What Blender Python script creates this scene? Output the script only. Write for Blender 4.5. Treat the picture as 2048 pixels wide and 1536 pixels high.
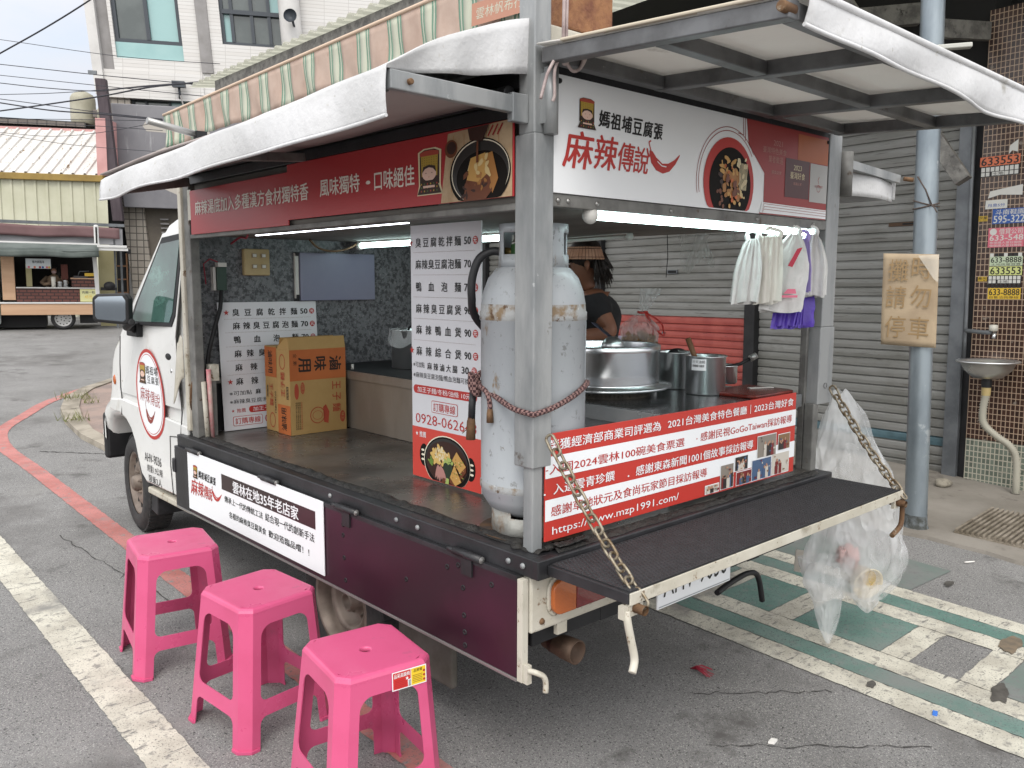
import bpy, math, random
from math import sin, cos, pi, radians, sqrt, atan
from mathutils import Vector, Matrix, noise

for o in list(bpy.data.objects):
    bpy.data.objects.remove(o)
SC = bpy.context.scene
COL = SC.collection

# the truck stands with a slight nose-down rake: TR turns truck coordinates into world coordinates
# (truck: x to its right side, y to its front, z up; the near rear corner post is the origin)
TR = Matrix.Translation((0, 0, .115)) @ Matrix.Rotation(-atan(.035), 4, 'X')
ID = Matrix.Identity(4)

# ---------------------------------------------------------------- camera
def make_camera():
    yaw, pitch, roll, f = .7399, -.1213, .0032, 1686.74
    fw = Vector((sin(yaw)*cos(pitch), cos(yaw)*cos(pitch), sin(pitch)))
    rt = Vector((cos(yaw), -sin(yaw), 0)); up = rt.cross(fw)
    r2 = rt*cos(roll) + up*sin(roll); u2 = -rt*sin(roll) + up*cos(roll)
    m = Matrix((r2, u2, -fw)).transposed().to_4x4()
    m.translation = Vector((-1.606, -1.6718, 1.48))
    cd = bpy.data.cameras.new('camera'); co = bpy.data.objects.new('camera', cd); COL.objects.link(co)
    co.matrix_world = TR @ m
    cd.sensor_width = 36; cd.lens = 36*f/2048; cd.clip_start = .05; cd.clip_end = 3000
    SC.camera = co
make_camera()

# ---------------------------------------------------------------- world, sun, exposure
SUN_EL, SUN_AZ = radians(50), radians(228)      # azimuth measured from +y towards +x
def make_world():
    w = bpy.data.worlds.new('World'); SC.world = w; w.use_nodes = True
    nt = w.node_tree; nt.nodes.clear()
    out = nt.nodes.new('ShaderNodeOutputWorld'); bg = nt.nodes.new('ShaderNodeBackground')
    sky = nt.nodes.new('ShaderNodeTexSky'); sky.sky_type = 'NISHITA'; sky.sun_disc = False
    sky.sun_elevation = SUN_EL; sky.sun_rotation = SUN_AZ; sky.air_density = 1.2; sky.dust_density = 2.0
    tc = nt.nodes.new('ShaderNodeTexCoord'); mp = nt.nodes.new('ShaderNodeMapping')
    mp.inputs['Scale'].default_value = (1, 1, 2.6)
    nz = nt.nodes.new('ShaderNodeTexNoise'); nz.inputs['Scale'].default_value = 2.6; nz.inputs['Detail'].default_value = 9
    nz.inputs['Roughness'].default_value = .58
    cr = nt.nodes.new('ShaderNodeValToRGB'); cr.color_ramp.elements[0].position = .36; cr.color_ramp.elements[1].position = .60
    cr.color_ramp.elements[0].color = (.62, .62, .62, 1)
    mx = nt.nodes.new('ShaderNodeMix'); mx.data_type = 'RGBA'
    L = nt.links.new
    # overcast cloud, brighter on the sun's side of the sky
    vm = nt.nodes.new('ShaderNodeVectorMath'); vm.operation = 'DOT_PRODUCT'
    vm.inputs[1].default_value = (sin(SUN_AZ)*cos(SUN_EL), cos(SUN_AZ)*cos(SUN_EL), sin(SUN_EL)); L(tc.outputs['Generated'], vm.inputs[0])
    gr = nt.nodes.new('ShaderNodeValToRGB'); mr = nt.nodes.new('ShaderNodeMapRange'); mr.inputs['From Min'].default_value = -.45; mr.inputs['From Max'].default_value = 1
    L(vm.outputs['Value'], mr.inputs['Value']); L(mr.outputs[0], gr.inputs[0])
    gr.color_ramp.elements[0].color = (.40, .405, .44, 1); gr.color_ramp.elements[1].color = (1.32, 1.31, 1.30, 1)
    sc = nt.nodes.new('ShaderNodeVectorMath'); sc.operation = 'SCALE'; sc.inputs['Scale'].default_value = 10; L(gr.outputs[0], sc.inputs[0]); L(sc.outputs[0], mx.inputs['B'])
    L(tc.outputs['Generated'], mp.inputs['Vector']); L(mp.outputs[0], nz.inputs['Vector']); L(nz.outputs['Fac'], cr.inputs[0])
    L(cr.outputs[0], mx.inputs['Factor']); L(sky.outputs[0], mx.inputs['A'])
    L(mx.outputs['Result'], bg.inputs['Color']); bg.inputs['Strength'].default_value = .125
    L(bg.outputs[0], out.inputs[0])
make_world()
def make_sun():
    d = bpy.data.lights.new('sun', 'SUN'); d.energy = 1.0; d.angle = radians(25); d.color = (1, .965, .91)
    o = bpy.data.objects.new('sun', d); COL.objects.link(o)
    v = Vector((sin(SUN_AZ)*cos(SUN_EL), cos(SUN_AZ)*cos(SUN_EL), sin(SUN_EL)))
    o.rotation_euler = v.to_track_quat('Z', 'Y').to_euler(); o.location = (-6, -6, 12)
make_sun()
SC.view_settings.view_transform = 'Standard'; SC.view_settings.look = 'None'
SC.view_settings.exposure = .70; SC.view_settings.gamma = 1
SC.render.engine = 'CYCLES'; SC.cycles.use_denoising = True; SC.cycles.max_bounces = 8
SC.cycles.transparent_max_bounces = 12

# ---------------------------------------------------------------- materials
def lin(h, k=1.0):
    h = h.lstrip('#'); c = []
    for i in (0, 2, 4):
        v = int(h[i:i+2], 16)/255
        c.append((v/12.92 if v <= .04045 else ((v+.055)/1.055)**2.4)*k)
    return tuple(c)
MATS = {}
def M(key, c='#808080', rough=.5, metal=0., c2=None, scale=6., lo=.42, hi=.62, stretch=(1, 1, 1), bump=0., bscale=None,
      spots=(), k=1., spec=.5, alpha=1., trans=0., emit=0., coat=0., ior=1.45, rvar=0., bstretch=None, sss=0., aniso=0.):
    if key in MATS: return MATS[key]
    m = bpy.data.materials.new(key); MATS[key] = m; m.use_nodes = True
    nt = m.node_tree; b = nt.nodes['Principled BSDF']; L = nt.links.new; N = nt.nodes.new
    c = lin(c, k) if isinstance(c, str) else c
    m.diffuse_color = (*c, 1)
    b.inputs['Base Color'].default_value = (*c, 1); b.inputs['Roughness'].default_value = rough
    b.inputs['Metallic'].default_value = metal; b.inputs['Specular IOR Level'].default_value = spec
    b.inputs['IOR'].default_value = ior
    b.inputs['Alpha'].default_value = alpha; b.inputs['Transmission Weight'].default_value = trans
    b.inputs['Coat Weight'].default_value = coat
    if aniso:       # brushed round the object's axis
        tg_ = N('ShaderNodeTangent'); tg_.direction_type = 'RADIAL'; tg_.axis = 'Z'; L(tg_.outputs[0], b.inputs['Tangent']); b.inputs['Anisotropic'].default_value = aniso
    if emit:
        b.inputs['Emission Color'].default_value = (*c, 1); b.inputs['Emission Strength'].default_value = emit
    if c2 or spots or bump or rvar:
        tc = N('ShaderNodeTexCoord')
        def nz(sc, st, det=8, rgh=.6, off=0):
            mp = N('ShaderNodeMapping'); mp.inputs['Scale'].default_value = st; mp.inputs['Location'].default_value = (off, off*.7, off*1.3)
            L(tc.outputs['Object'], mp.inputs['Vector'])
            t = N('ShaderNodeTexNoise'); t.inputs['Scale'].default_value = sc; t.inputs['Detail'].default_value = det
            t.inputs['Roughness'].default_value = rgh; L(mp.outputs[0], t.inputs['Vector']); return t
        def ramp(src, a, bb):
            r = N('ShaderNodeMapRange'); r.inputs['From Min'].default_value = a; r.inputs['From Max'].default_value = bb
            L(src, r.inputs['Value']); return r.outputs[0]
        cur = None
        if c2:
            t = nz(scale, stretch); mx = N('ShaderNodeMix'); mx.data_type = 'RGBA'
            mx.inputs['A'].default_value = (*c, 1); mx.inputs['B'].default_value = (*(lin(c2, k) if isinstance(c2, str) else c2), 1)
            L(ramp(t.outputs['Fac'], lo, hi), mx.inputs['Factor']); cur = mx.outputs['Result']
        for i, s in enumerate(spots):       # (colour, scale, threshold, softness, stretch)
            t = nz(s[1], s[4] if len(s) > 4 else (1, 1, 1), 6, .65, 3.7*(i+1)); mx = N('ShaderNodeMix'); mx.data_type = 'RGBA'
            if cur is None: mx.inputs['A'].default_value = (*c, 1)
            else: L(cur, mx.inputs['A'])
            mx.inputs['B'].default_value = (*lin(s[0], k), 1)
            L(ramp(t.outputs['Fac'], s[2], s[2]+s[3]), mx.inputs['Factor']); cur = mx.outputs['Result']
        if cur is not None: L(cur, b.inputs['Base Color'])
        if rvar:
            t = nz(scale*1.7, stretch, 5, .6, 9.1); r = N('ShaderNodeMapRange')
            r.inputs['To Min'].default_value = max(.02, rough-rvar); r.inputs['To Max'].default_value = rough+rvar
            r.inputs['From Min'].default_value = .3; r.inputs['From Max'].default_value = .7
            L(t.outputs['Fac'], r.inputs['Value']); L(r.outputs[0], b.inputs['Roughness'])
        if bump:
            t = nz(bscale or scale*3, bstretch or stretch, 6, .6, 1.3); bp = N('ShaderNodeBump')
            bp.inputs['Strength'].default_value = 1; bp.inputs['Distance'].default_value = bump
            L(t.outputs['Fac'], bp.inputs['Height']); L(bp.outputs[0], b.inputs['Normal'])
    return m

def translucent(m, fac, col):
    """thin cloth that lets part of the light through"""
    nt = m.node_tree; out = nt.nodes['Material Output']; b = nt.nodes['Principled BSDF']
    t = nt.nodes.new('ShaderNodeBsdfTranslucent'); t.inputs[0].default_value = (*lin(col), 1); mx = nt.nodes.new('ShaderNodeMixShader'); mx.inputs[0].default_value = fac
    nt.links.new(b.outputs[0], mx.inputs[1]); nt.links.new(t.outputs[0], mx.inputs[2]); nt.links.new(mx.outputs[0], out.inputs['Surface']); return m

def film(key, col='#e9ebec', fac=.24, rough=.10, scale=10., depth=.02):
    """thin clear plastic film: mostly transparent, with a milky and a glossy share and creases"""
    if key in MATS: return MATS[key]
    m = bpy.data.materials.new(key); MATS[key] = m; m.use_nodes = True; nt = m.node_tree; N = nt.nodes.new; L = nt.links.new
    out = nt.nodes['Material Output']; b = nt.nodes['Principled BSDF']; b.inputs['Base Color'].default_value = (*lin(col), 1); b.inputs['Roughness'].default_value = rough; b.inputs['Specular IOR Level'].default_value = .9
    tr = N('ShaderNodeBsdfTransparent'); tl = N('ShaderNodeBsdfTranslucent'); tl.inputs[0].default_value = (*lin(col), 1)
    tc = N('ShaderNodeTexCoord'); mp = N('ShaderNodeMapping'); mp.inputs['Scale'].default_value = (1, 1, .45); L(tc.outputs['Object'], mp.inputs[0])
    nz = N('ShaderNodeTexNoise'); nz.inputs['Scale'].default_value = scale*.6; nz.inputs['Detail'].default_value = 3; L(mp.outputs[0], nz.inputs['Vector'])
    vo = N('ShaderNodeTexVoronoi'); vo.inputs['Scale'].default_value = scale; vo.inputs['Randomness'].default_value = 1
    ad = N('ShaderNodeVectorMath'); ad.operation = 'MULTIPLY_ADD'; ad.inputs[1].default_value = (.35, .35, .35); L(nz.outputs['Color'], ad.inputs[0]); L(mp.outputs[0], ad.inputs[2]); L(ad.outputs[0], vo.inputs['Vector'])
    bp = N('ShaderNodeBump'); bp.inputs['Distance'].default_value = depth; L(vo.outputs['Distance'], bp.inputs['Height']); L(bp.outputs[0], b.inputs['Normal'])
    m1 = N('ShaderNodeMixShader'); m1.inputs[0].default_value = .35; L(b.outputs[0], m1.inputs[1]); L(tl.outputs[0], m1.inputs[2])
    mr = N('ShaderNodeMapRange'); mr.inputs['From Min'].default_value = .3; mr.inputs['From Max'].default_value = .7; mr.inputs['To Min'].default_value = fac*.55; mr.inputs['To Max'].default_value = fac*1.5; L(nz.outputs['Fac'], mr.inputs['Value'])
    m2 = N('ShaderNodeMixShader'); L(mr.outputs[0], m2.inputs[0]); L(tr.outputs[0], m2.inputs[1]); L(m1.outputs[0], m2.inputs[2]); L(m2.outputs[0], out.inputs['Surface']); return m

# ---------------------------------------------------------------- mesh builder
def V3(p): return Vector(p)
class MB:
    def __init__(s): s.v = []; s.f = []; s.m = []; s.sm = []; s.slots = []
    def slot(s, mat):
        if mat not in s.slots: s.slots.append(mat)
        return s.slots.index(mat)
    def face(s, idx, mat, sm=False): s.f.append(tuple(idx)); s.m.append(s.slot(mat)); s.sm.append(sm)
    def verts(s, pts):
        n = len(s.v); s.v += [tuple(p) for p in pts]; return n
    def quad(s, a, b, c, d, mat, sm=False):
        n = s.verts((a, b, c, d)); s.face((n, n+1, n+2, n+3), mat, sm)
    def obox(s, o, ux, uy, uz, mat):
        o, ux, uy, uz = map(V3, (o, ux, uy, uz))
        if ux.cross(uy).dot(uz) < 0: ux, uy = uy, ux
        n = s.verts([o, o+ux, o+ux+uy, o+uy, o+uz, o+ux+uz, o+ux+uy+uz, o+uy+uz])
        for q in ((0, 3, 2, 1), (4, 5, 6, 7), (0, 1, 5, 4), (1, 2, 6, 5), (2, 3, 7, 6), (3, 0, 4, 7)):
            s.face([n+i for i in q], mat)
    def box(s, a, b, mat):
        s.obox(a, (b[0]-a[0], 0, 0), (0, b[1]-a[1], 0), (0, 0, b[2]-a[2]), mat)
    def bar(s, p, q, w, h, mat, up=(0, 0, 1)):
        p, q = V3(p), V3(q); d = q-p; x = d.normalized().cross(V3(up)).normalized(); y = x.cross(d.normalized())
        s.obox(p - x*w/2 - y*h/2, x*w, y*h, d, mat)
    def tube(s, pts, r, mat, n=8, caps=True, closed=False, sm=True):
        P = [V3(p) for p in pts]; k = len(P); R = r if isinstance(r, (list, tuple)) else [r]*k
        T = []
        for i in range(k):
            a = P[(i-1) % k] if (closed or i > 0) else P[i]; b = P[(i+1) % k] if (closed or i < k-1) else P[i]
            T.append((b-a).normalized() if (b-a).length > 1e-9 else Vector((0, 0, 1)))
        up = Vector((0, 0, 1)) if abs(T[0].z) < .9 else Vector((1, 0, 0))
        x = T[0].cross(up).normalized(); rings = []
        for i in range(k):
            x = (x - T[i]*x.dot(T[i])).normalized(); y = T[i].cross(x)
            rings.append(s.verts([P[i] + (x*cos(2*pi*j/n) + y*sin(2*pi*j/n))*R[i] for j in range(n)]))
        for i in range(k if closed else k-1):
            a, b = rings[i], rings[(i+1) % k]
            for j in range(n): s.face((a+j, a+(j+1) % n, b+(j+1) % n, b+j), mat, sm)
        if caps and not closed:
            s.face([rings[0]+j for j in range(n)][::-1], mat); s.face([rings[-1]+j for j in range(n)], mat)
    def lathe(s, prof, o, mat, axis=(0, 0, 1), n=32, sm=True, mats=None, closed=False):
        o = V3(o); ax = V3(axis).normalized(); up = Vector((0, 0, 1)) if abs(ax.z) < .9 else Vector((1, 0, 0))
        x = up.cross(ax).normalized(); y = ax.cross(x)
        rings = [s.verts([o + ax*h + (x*cos(2*pi*j/n)+y*sin(2*pi*j/n))*max(r, 1e-5) for j in range(n)]) for r, h in prof]
        for i in range(len(rings)-1):
            a, b = rings[i], rings[i+1]; mm = mats[i] if mats else mat
            for j in range(n): s.face((a+j, a+(j+1) % n, b+(j+1) % n, b+j), mm, sm)
    def poly(s, pts, mat):
        n = s.verts(pts); s.face(range(n, n+len(pts)), mat)
    def prism(s, poly, O, U, W, N, depth, mat, side=None):
        O, U, W, N = map(V3, (O, U, W, N)); k = len(poly)
        ar = sum(poly[i][0]*poly[(i+1) % k][1]-poly[(i+1) % k][0]*poly[i][1] for i in range(k))
        if ar < 0: poly = poly[::-1]
        if U.cross(W).dot(N) < 0: poly = poly[::-1]
        a = s.verts([O+U*u+W*w for u, w in poly]); b = s.verts([O+U*u+W*w+N*depth for u, w in poly])
        s.face([a+i for i in range(k)][::-1], mat); s.face([b+i for i in range(k)], mat)
        for i in range(k): s.face((a+i, a+(i+1) % k, b+(i+1) % k, b+i), side or mat)
    def grid(s, fn, nu, nv, mat, sm=True, flip=False):
        n = s.verts([fn(i/nu, j/nv) for i in range(nu+1) for j in range(nv+1)])
        for i in range(nu):
            for j in range(nv):
                q = [n+i*(nv+1)+j, n+(i+1)*(nv+1)+j, n+(i+1)*(nv+1)+j+1, n+i*(nv+1)+j+1]
                s.face(q[::-1] if flip else q, mat, sm)
    def ball(s, c, r, mat, nu=14, nv=9, sc=(1, 1, 1), fn=None):
        c = V3(c)
        def g(u, v):
            a, b = 2*pi*u, pi*(v-.5)
            d = Vector((cos(a)*cos(b)*sc[0], sin(a)*cos(b)*sc[1], sin(b)*sc[2]))*r
            return c + (d*fn(d) if fn else d)
        s.grid(g, nu, nv, mat)
    def xform(s, mtx, start=0):
        s.v = s.v[:start] + [tuple(mtx @ V3(p)) for p in s.v[start:]]

BASE = {}       # object name -> base point its mesh is measured from
def tag(o, label=None, cat=None, group=None, kind=None):
    if label: o['label'] = label
    if cat: o['category'] = cat
    if group: o['group'] = group
    if kind: o['kind'] = kind
    return o
def mesh_of(name, mb, base=(0, 0, 0), bevel=0, smooth_angle=None, solid=0, sub=0, merge=False):
    me = bpy.data.meshes.new(name); bx = V3(base)
    me.from_pydata([tuple(V3(p)-bx) for p in mb.v], [], mb.f)
    for m in mb.slots: me.materials.append(m)
    me.polygons.foreach_set('material_index', mb.m); me.polygons.foreach_set('use_smooth', mb.sm); me.update()
    o = bpy.data.objects.new(name, me); COL.objects.link(o)
    if merge: w = o.modifiers.new('weld', 'WELD'); w.merge_threshold = 1e-5
    if solid: q = o.modifiers.new('solid', 'SOLIDIFY'); q.thickness = solid; q.offset = 0
    if sub: q = o.modifiers.new('sub', 'SUBSURF'); q.levels = q.render_levels = sub
    if bevel:
        q = o.modifiers.new('bevel', 'BEVEL'); q.width = bevel; q.segments = 2; q.limit_method = 'ANGLE'; q.angle_limit = radians(40)
        q.harden_normals = False
    return o
def thing(name, label, cat, base, frame=ID, group=None):
    o = bpy.data.objects.new(name, None); COL.objects.link(o); o.empty_display_size = .2
    o.matrix_world = frame @ Matrix.Translation(base); BASE[o.name] = tuple(base)
    return tag(o, label, cat, group)
def part(name, mb, parent, label=None, kind=None, **kw):
    b = BASE[parent.name]; o = mesh_of(name, mb, b, **kw); o.parent = parent; BASE[o.name] = b
    return tag(o, label, kind=kind)
def solo(name, mb, base, label, cat, frame=ID, group=None, **kw):
    o = mesh_of(name, mb, base, **kw); o.matrix_world = frame @ Matrix.Translation(base); BASE[o.name] = tuple(base)
    return tag(o, label, cat, group)
def struct(name, mb, frame=ID, kind='structure', **kw):
    o = mesh_of(name, mb, (0, 0, 0), **kw); o.matrix_world = frame; BASE[o.name] = (0, 0, 0); return tag(o, kind=kind)
def dup(root, mtx, label=None):
    r = root.copy(); COL.objects.link(r); r.matrix_world = mtx; BASE[r.name] = BASE[root.name]
    if label: r['label'] = label
    for ch in list(root.children):
        c = ch.copy(); COL.objects.link(c); c.parent = r; c.matrix_parent_inverse = ch.matrix_parent_inverse.copy(); BASE[c.name] = BASE[root.name]
        for g in list(ch.children):
            d = g.copy(); COL.objects.link(d); d.parent = c; d.matrix_parent_inverse = g.matrix_parent_inverse.copy()
    return r

# ---------------------------------------------------------------- flat artwork on boards
GL = {}; NCOPY = {}
def glyphs(txt, bold=.02):
    k = (txt, bold)
    if k not in GL:
        cu = bpy.data.curves.new('t', 'FONT'); cu.body = txt; cu.resolution_u = 2; cu.fill_mode = 'FRONT'
        ob = bpy.data.objects.new('t', cu); me = bpy.data.meshes.new_from_object(ob)
        vs = [(v.co.x, v.co.y) for v in me.vertices]; fs = [tuple(p.vertices) for p in me.polygons]
        bpy.data.objects.remove(ob); bpy.data.meshes.remove(me); bpy.data.curves.remove(cu)
        if bold >= .02:         # heavier strokes: the outline doubled with a slight shift
            b = bold*.55; n = len(vs); base = list(vs); bf = list(fs)
            sh = [(-b, 0), (b, 0), (0, b)]
            vs = [(x+dx, y+dy) for dx, dy in sh for x, y in base]; fs = [tuple(i+k_*n for i in f) for k_ in range(3) for f in bf]
        xs = [v[0] for v in vs] or [0]; ys = [v[1] for v in vs] or [0]
        GL[k] = (vs, fs, min(xs), max(xs), min(ys), max(ys)); NCOPY[k] = 3 if bold >= .02 else 1
    return GL[k]
class Art:
    """2-D artwork laid on a board: O lower left corner, U to the right, W up, N towards the viewer, lengths in metres."""
    def __init__(s, O, U, W, N=None, mb=None):
        s.O, s.U, s.W = V3(O), V3(U).normalized(), V3(W).normalized(); s.N = V3(N).normalized() if N else s.U.cross(s.W)
        s.mb = mb or MB(); s.flip = s.U.cross(s.W).dot(s.N) < 0
    def p(s, u, w, l): return s.O + s.U*u + s.W*w + s.N*l*.0006
    def poly(s, pts, mat, l=1):
        k = len(pts); ar = sum(pts[i][0]*pts[(i+1) % k][1]-pts[(i+1) % k][0]*pts[i][1] for i in range(k))
        q = pts if (ar > 0) != s.flip else pts[::-1]
        s.mb.poly([s.p(u, w, l) for u, w in q], mat)
    def rect(s, u0, w0, u1, w1, mat, l=1): s.poly([(u0, w0), (u1, w0), (u1, w1), (u0, w1)], mat, l)
    def disc(s, u, w, r, mat, l=1, ry=None, n=28, a=0, jit=0, rng=random):
        ry = ry or r; pts = []
        for i in range(n):
            t = 2*pi*i/n; k = 1 + (rng.uniform(-jit, jit) if jit else 0)
            x, y = r*cos(t)*k, ry*sin(t)*k; pts.append((u+x*cos(a)-y*sin(a), w+x*sin(a)+y*cos(a)))
        s.poly(pts, mat, l)
    def ring(s, u, w, r0, r1, mat, l=1, k0=1, a0=0, a1=2*pi, n=36):
        for i in range(n):
            t, t2 = a0+(a1-a0)*i/n, a0+(a1-a0)*(i+1)/n
            s.poly([(u+r0*cos(t), w+r0*k0*sin(t)), (u+r1*cos(t), w+r1*k0*sin(t)), (u+r1*cos(t2), w+r1*k0*sin(t2)), (u+r0*cos(t2), w+r0*k0*sin(t2))], mat, l)
    def line(s, pts, wd, mat, l=1):
        for (x0, y0), (x1, y1) in zip(pts, pts[1:]):
            d = sqrt((x1-x0)**2+(y1-y0)**2) or 1; nx, ny = -(y1-y0)/d*wd/2, (x1-x0)/d*wd/2
            s.poly([(x0+nx, y0+ny), (x0-nx, y0-ny), (x1-nx, y1-ny), (x1+nx, y1+ny)], mat, l)
    def rrect(s, u0, w0, u1, w1, r, mat, l=1, n=5):
        pts = []
        for cx, cy, a in ((u1-r, w0+r, -pi/2), (u1-r, w1-r, 0), (u0+r, w1-r, pi/2), (u0+r, w0+r, pi)):
            pts += [(cx+r*cos(a+pi/2*i/n), cy+r*sin(a+pi/2*i/n)) for i in range(n+1)]
        s.poly(pts, mat, l)
    def text(s, txt, u0, w0, u1, w1, mat, l=2, bold=.02, shear=0., rot=None, fit='box'):
        """text filling the box; CJK em box is used vertically so characters keep their size"""
        vs, fs, x0, x1, y0, y1 = glyphs(txt, bold)
        if not fs: return
        nc = len(vs)//NCOPY[(txt, bold)]; lv = [l+.22*(i//nc) for i in range(len(vs))]
        if rot is None:
            n = s.mb.verts([s.p(u0+(x-x0)/(x1-x0)*(u1-u0)+shear*(y-y0)/(y1-y0)*(w1-w0), w0+(y-y0)/(y1-y0)*(w1-w0), lk) for (x, y), lk in zip(vs, lv)])
        else:       # rot: turned clockwise a quarter (90) or counter-clockwise (-90) inside the box
            if rot > 0: n = s.mb.verts([s.p(u0+(y-y0)/(y1-y0)*(u1-u0), w1-(x-x0)/(x1-x0)*(w1-w0), lk) for (x, y), lk in zip(vs, lv)])
            else: n = s.mb.verts([s.p(u1-(y-y0)/(y1-y0)*(u1-u0), w0+(x-x0)/(x1-x0)*(w1-w0), lk) for (x, y), lk in zip(vs, lv)])
        for f in fs:
            q = [n+i for i in f]; s.mb.face(q[::-1] if s.flip else q, mat)
    def spread(s, txt, u0, u1, w0, size, mat, l=2, bold=.02):
        k = len(txt); st = (u1-u0-size)/max(1, k-1)
        for i, ch in enumerate(txt):
            if ch == ' ': continue
            vs, fs, x0, x1, y0, y1 = glyphs(ch, bold); cx = (1-(x1-x0))/2-x0 if x1-x0 < .75 else 0
            nc = len(vs)//NCOPY[(ch, bold)]
            n = s.mb.verts([s.p(u0+st*i+(x+cx)*size, w0+(y+.12)*size, l+.22*(q_//nc)) for q_, (x, y) in enumerate(vs)])
            for f in fs:
                q = [n+j for j in f]; s.mb.face(q[::-1] if s.flip else q, mat)
    def star(s, u, w, r, mat, l=2):
        pts = [((r if i % 2 == 0 else r*.4)*cos(pi/2+i*pi/5), (r if i % 2 == 0 else r*.4)*sin(pi/2+i*pi/5)) for i in range(10)]
        s.poly([(u+x, w+y) for x, y in pts], mat, l)
    def dots(s, u0, u1, w, mat, l=2, step=.008, r=.0016):
        k = int((u1-u0)/step)
        for i in range(k): s.rect(u0+step*i, w-r, u0+step*i+2*r, w+r, mat, l)
# ================================================================ MATERIALS OF THE SETTING
R = random.Random(7)
m_asph = M('asphalt', '#8f8e8d', .9, c2='#7b7a79', scale=1.3, lo=.35, hi=.68, k=.78, bump=.004, bscale=150, spec=.3,
           spots=(('#bdbbb6', 240, .55, .06), ('#4c4b4a', 105, .575, .05), ('#3a3938', 55, .64, .04), ('#62605e', 3.1, .58, .14), ('#a3a09b', 17, .66, .16), ('#6d6b69', .7, .52, .16), ('#9c9a96', .9, .60, .2)))
m_conc = M('apron_concrete', '#a39d94', .9, c2='#8a847b', scale=1.7, lo=.35, hi=.65, k=.70, bump=.004, bscale=60, spec=.3,
           spots=(('#4c463f', 3.2, .60, .14), ('#c5bfb4', 45, .70, .05)))
m_kerb = M('kerb_concrete', '#b3aa9b', .9, c2='#8d8577', scale=4, k=.7, bump=.006, bscale=40, spots=(('#5d564c', 9, .62, .08),))
m_island = M('island_paving', '#b59f94', .92, c2='#9c8d86', scale=3, k=.62, bump=.005, bscale=90, spots=(('#d8cabf', 120, .62, .06), ('#6f625c', 60, .64, .06)))
m_pw = M('worn_white_paint', '#d9d5c6', .75, c2='#bdb8aa', scale=5, k=.78, bump=.002, bscale=120, spots=(('#9a978f', 22, .55, .10), ('#6c6a69', 120, .58, .05), ('#7d7b77', 7, .60, .05, (1, 6, 1)), ('#8f8d88', 2.2, .58, .12)))
m_pg = M('worn_green_paint', '#698c82', .8, c2='#809a92', scale=3, k=.68, bump=.002, bscale=120, spots=(('#80908a', 20, .54, .12), ('#5f6462', 110, .57, .06), ('#8b918d', 1.3, .50, .18)))
m_pg2 = M('faded_green_paint', '#7f8d86', .85, c2='#8d908d', scale=4, k=.62, spots=(('#848483', 30, .55, .10),))
m_pr = M('worn_red_paint', '#cb8680', .8, c2='#b8736c', scale=6, k=.74, bump=.002, bscale=120, spots=(('#949290', 16, .56, .12), ('#777573', 110, .575, .05), ('#a08f8b', 1.6, .55, .15)))
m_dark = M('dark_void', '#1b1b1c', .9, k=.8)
m_white_wall = M('white_wall_tile', '#d5d3d0', .6, c2='#c6c4c1', scale=1.5, k=.8, spots=(('#a5a29c', 3, .66, .2, (1, 1, .3)),))
m_grey_wall = M('grey_wall_strip', '#9d9a99', .8, c2='#8d8a88', scale=2, k=.75)

def brick_mat(key, tile, tile2, grout, w, h, gap, axes='YZ', offset=0., rough=.4, k=.7, spots=None, bump=.002):
    m = bpy.data.materials.new(key); MATS[key] = m; m.use_nodes = True; nt = m.node_tree; L = nt.links.new; N = nt.nodes.new
    b = nt.nodes['Principled BSDF']; b.inputs['Roughness'].default_value = rough
    tc = N('ShaderNodeTexCoord'); sp = N('ShaderNodeSeparateXYZ'); cb = N('ShaderNodeCombineXYZ')
    L(tc.outputs['Object'], sp.inputs[0]); L(sp.outputs[axes[0]], cb.inputs[0]); L(sp.outputs[axes[1]], cb.inputs[1])
    br = N('ShaderNodeTexBrick'); br.offset = offset; br.squash = 1
    br.inputs['Scale'].default_value = 1; br.inputs['Brick Width'].default_value = w; br.inputs['Row Height'].default_value = h
    br.inputs['Mortar Size'].default_value = gap; br.inputs['Mortar Smooth'].default_value = .1
    br.inputs['Color1'].default_value = (*lin(tile, k), 1); br.inputs['Color2'].default_value = (*lin(tile2, k), 1); br.inputs['Mortar'].default_value = (*lin(grout, k), 1)
    L(cb.outputs[0], br.inputs['Vector']); col = br.outputs['Color']
    nz = N('ShaderNodeTexNoise'); nz.inputs['Scale'].default_value = 14; nz.inputs['Detail'].default_value = 7; L(tc.outputs['Object'], nz.inputs['Vector'])
    for c, a, bb in (spots or ()):
        r = N('ShaderNodeMapRange'); r.inputs['From Min'].default_value = a; r.inputs['From Max'].default_value = bb; L(nz.outputs['Fac'], r.inputs['Value'])
        mx = N('ShaderNodeMix'); mx.data_type = 'RGBA'; mx.inputs['B'].default_value = (*lin(c, k), 1); L(col, mx.inputs['A']); L(r.outputs[0], mx.inputs['Factor']); col = mx.outputs['Result']
    L(col, b.inputs['Base Color'])
    bp = N('ShaderNodeBump'); bp.inputs['Distance'].default_value = bump; bp.invert = True; L(br.outputs['Fac'], bp.inputs['Height']); L(bp.outputs[0], b.inputs['Normal'])
    return m
m_brown_tile = brick_mat('brown_mosaic_tile', '#4a332a', '#33241f', '#b59c86', .031, .044, .0032, rough=.25, k=.75, spots=(('#8d8378', .66, .74),))
m_grey_tile = brick_mat('grey_green_mosaic_tile', '#7c8679', '#5f675c', '#c4bfae', .031, .044, .0040, rough=.35, k=.75, spots=(('#a9a494', .6, .75),))
m_pale_tile = brick_mat('pale_square_tile', '#b0a89c', '#9d958a', '#5a544d', .16, .17, .012, axes='XZ', k=.75)
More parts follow.
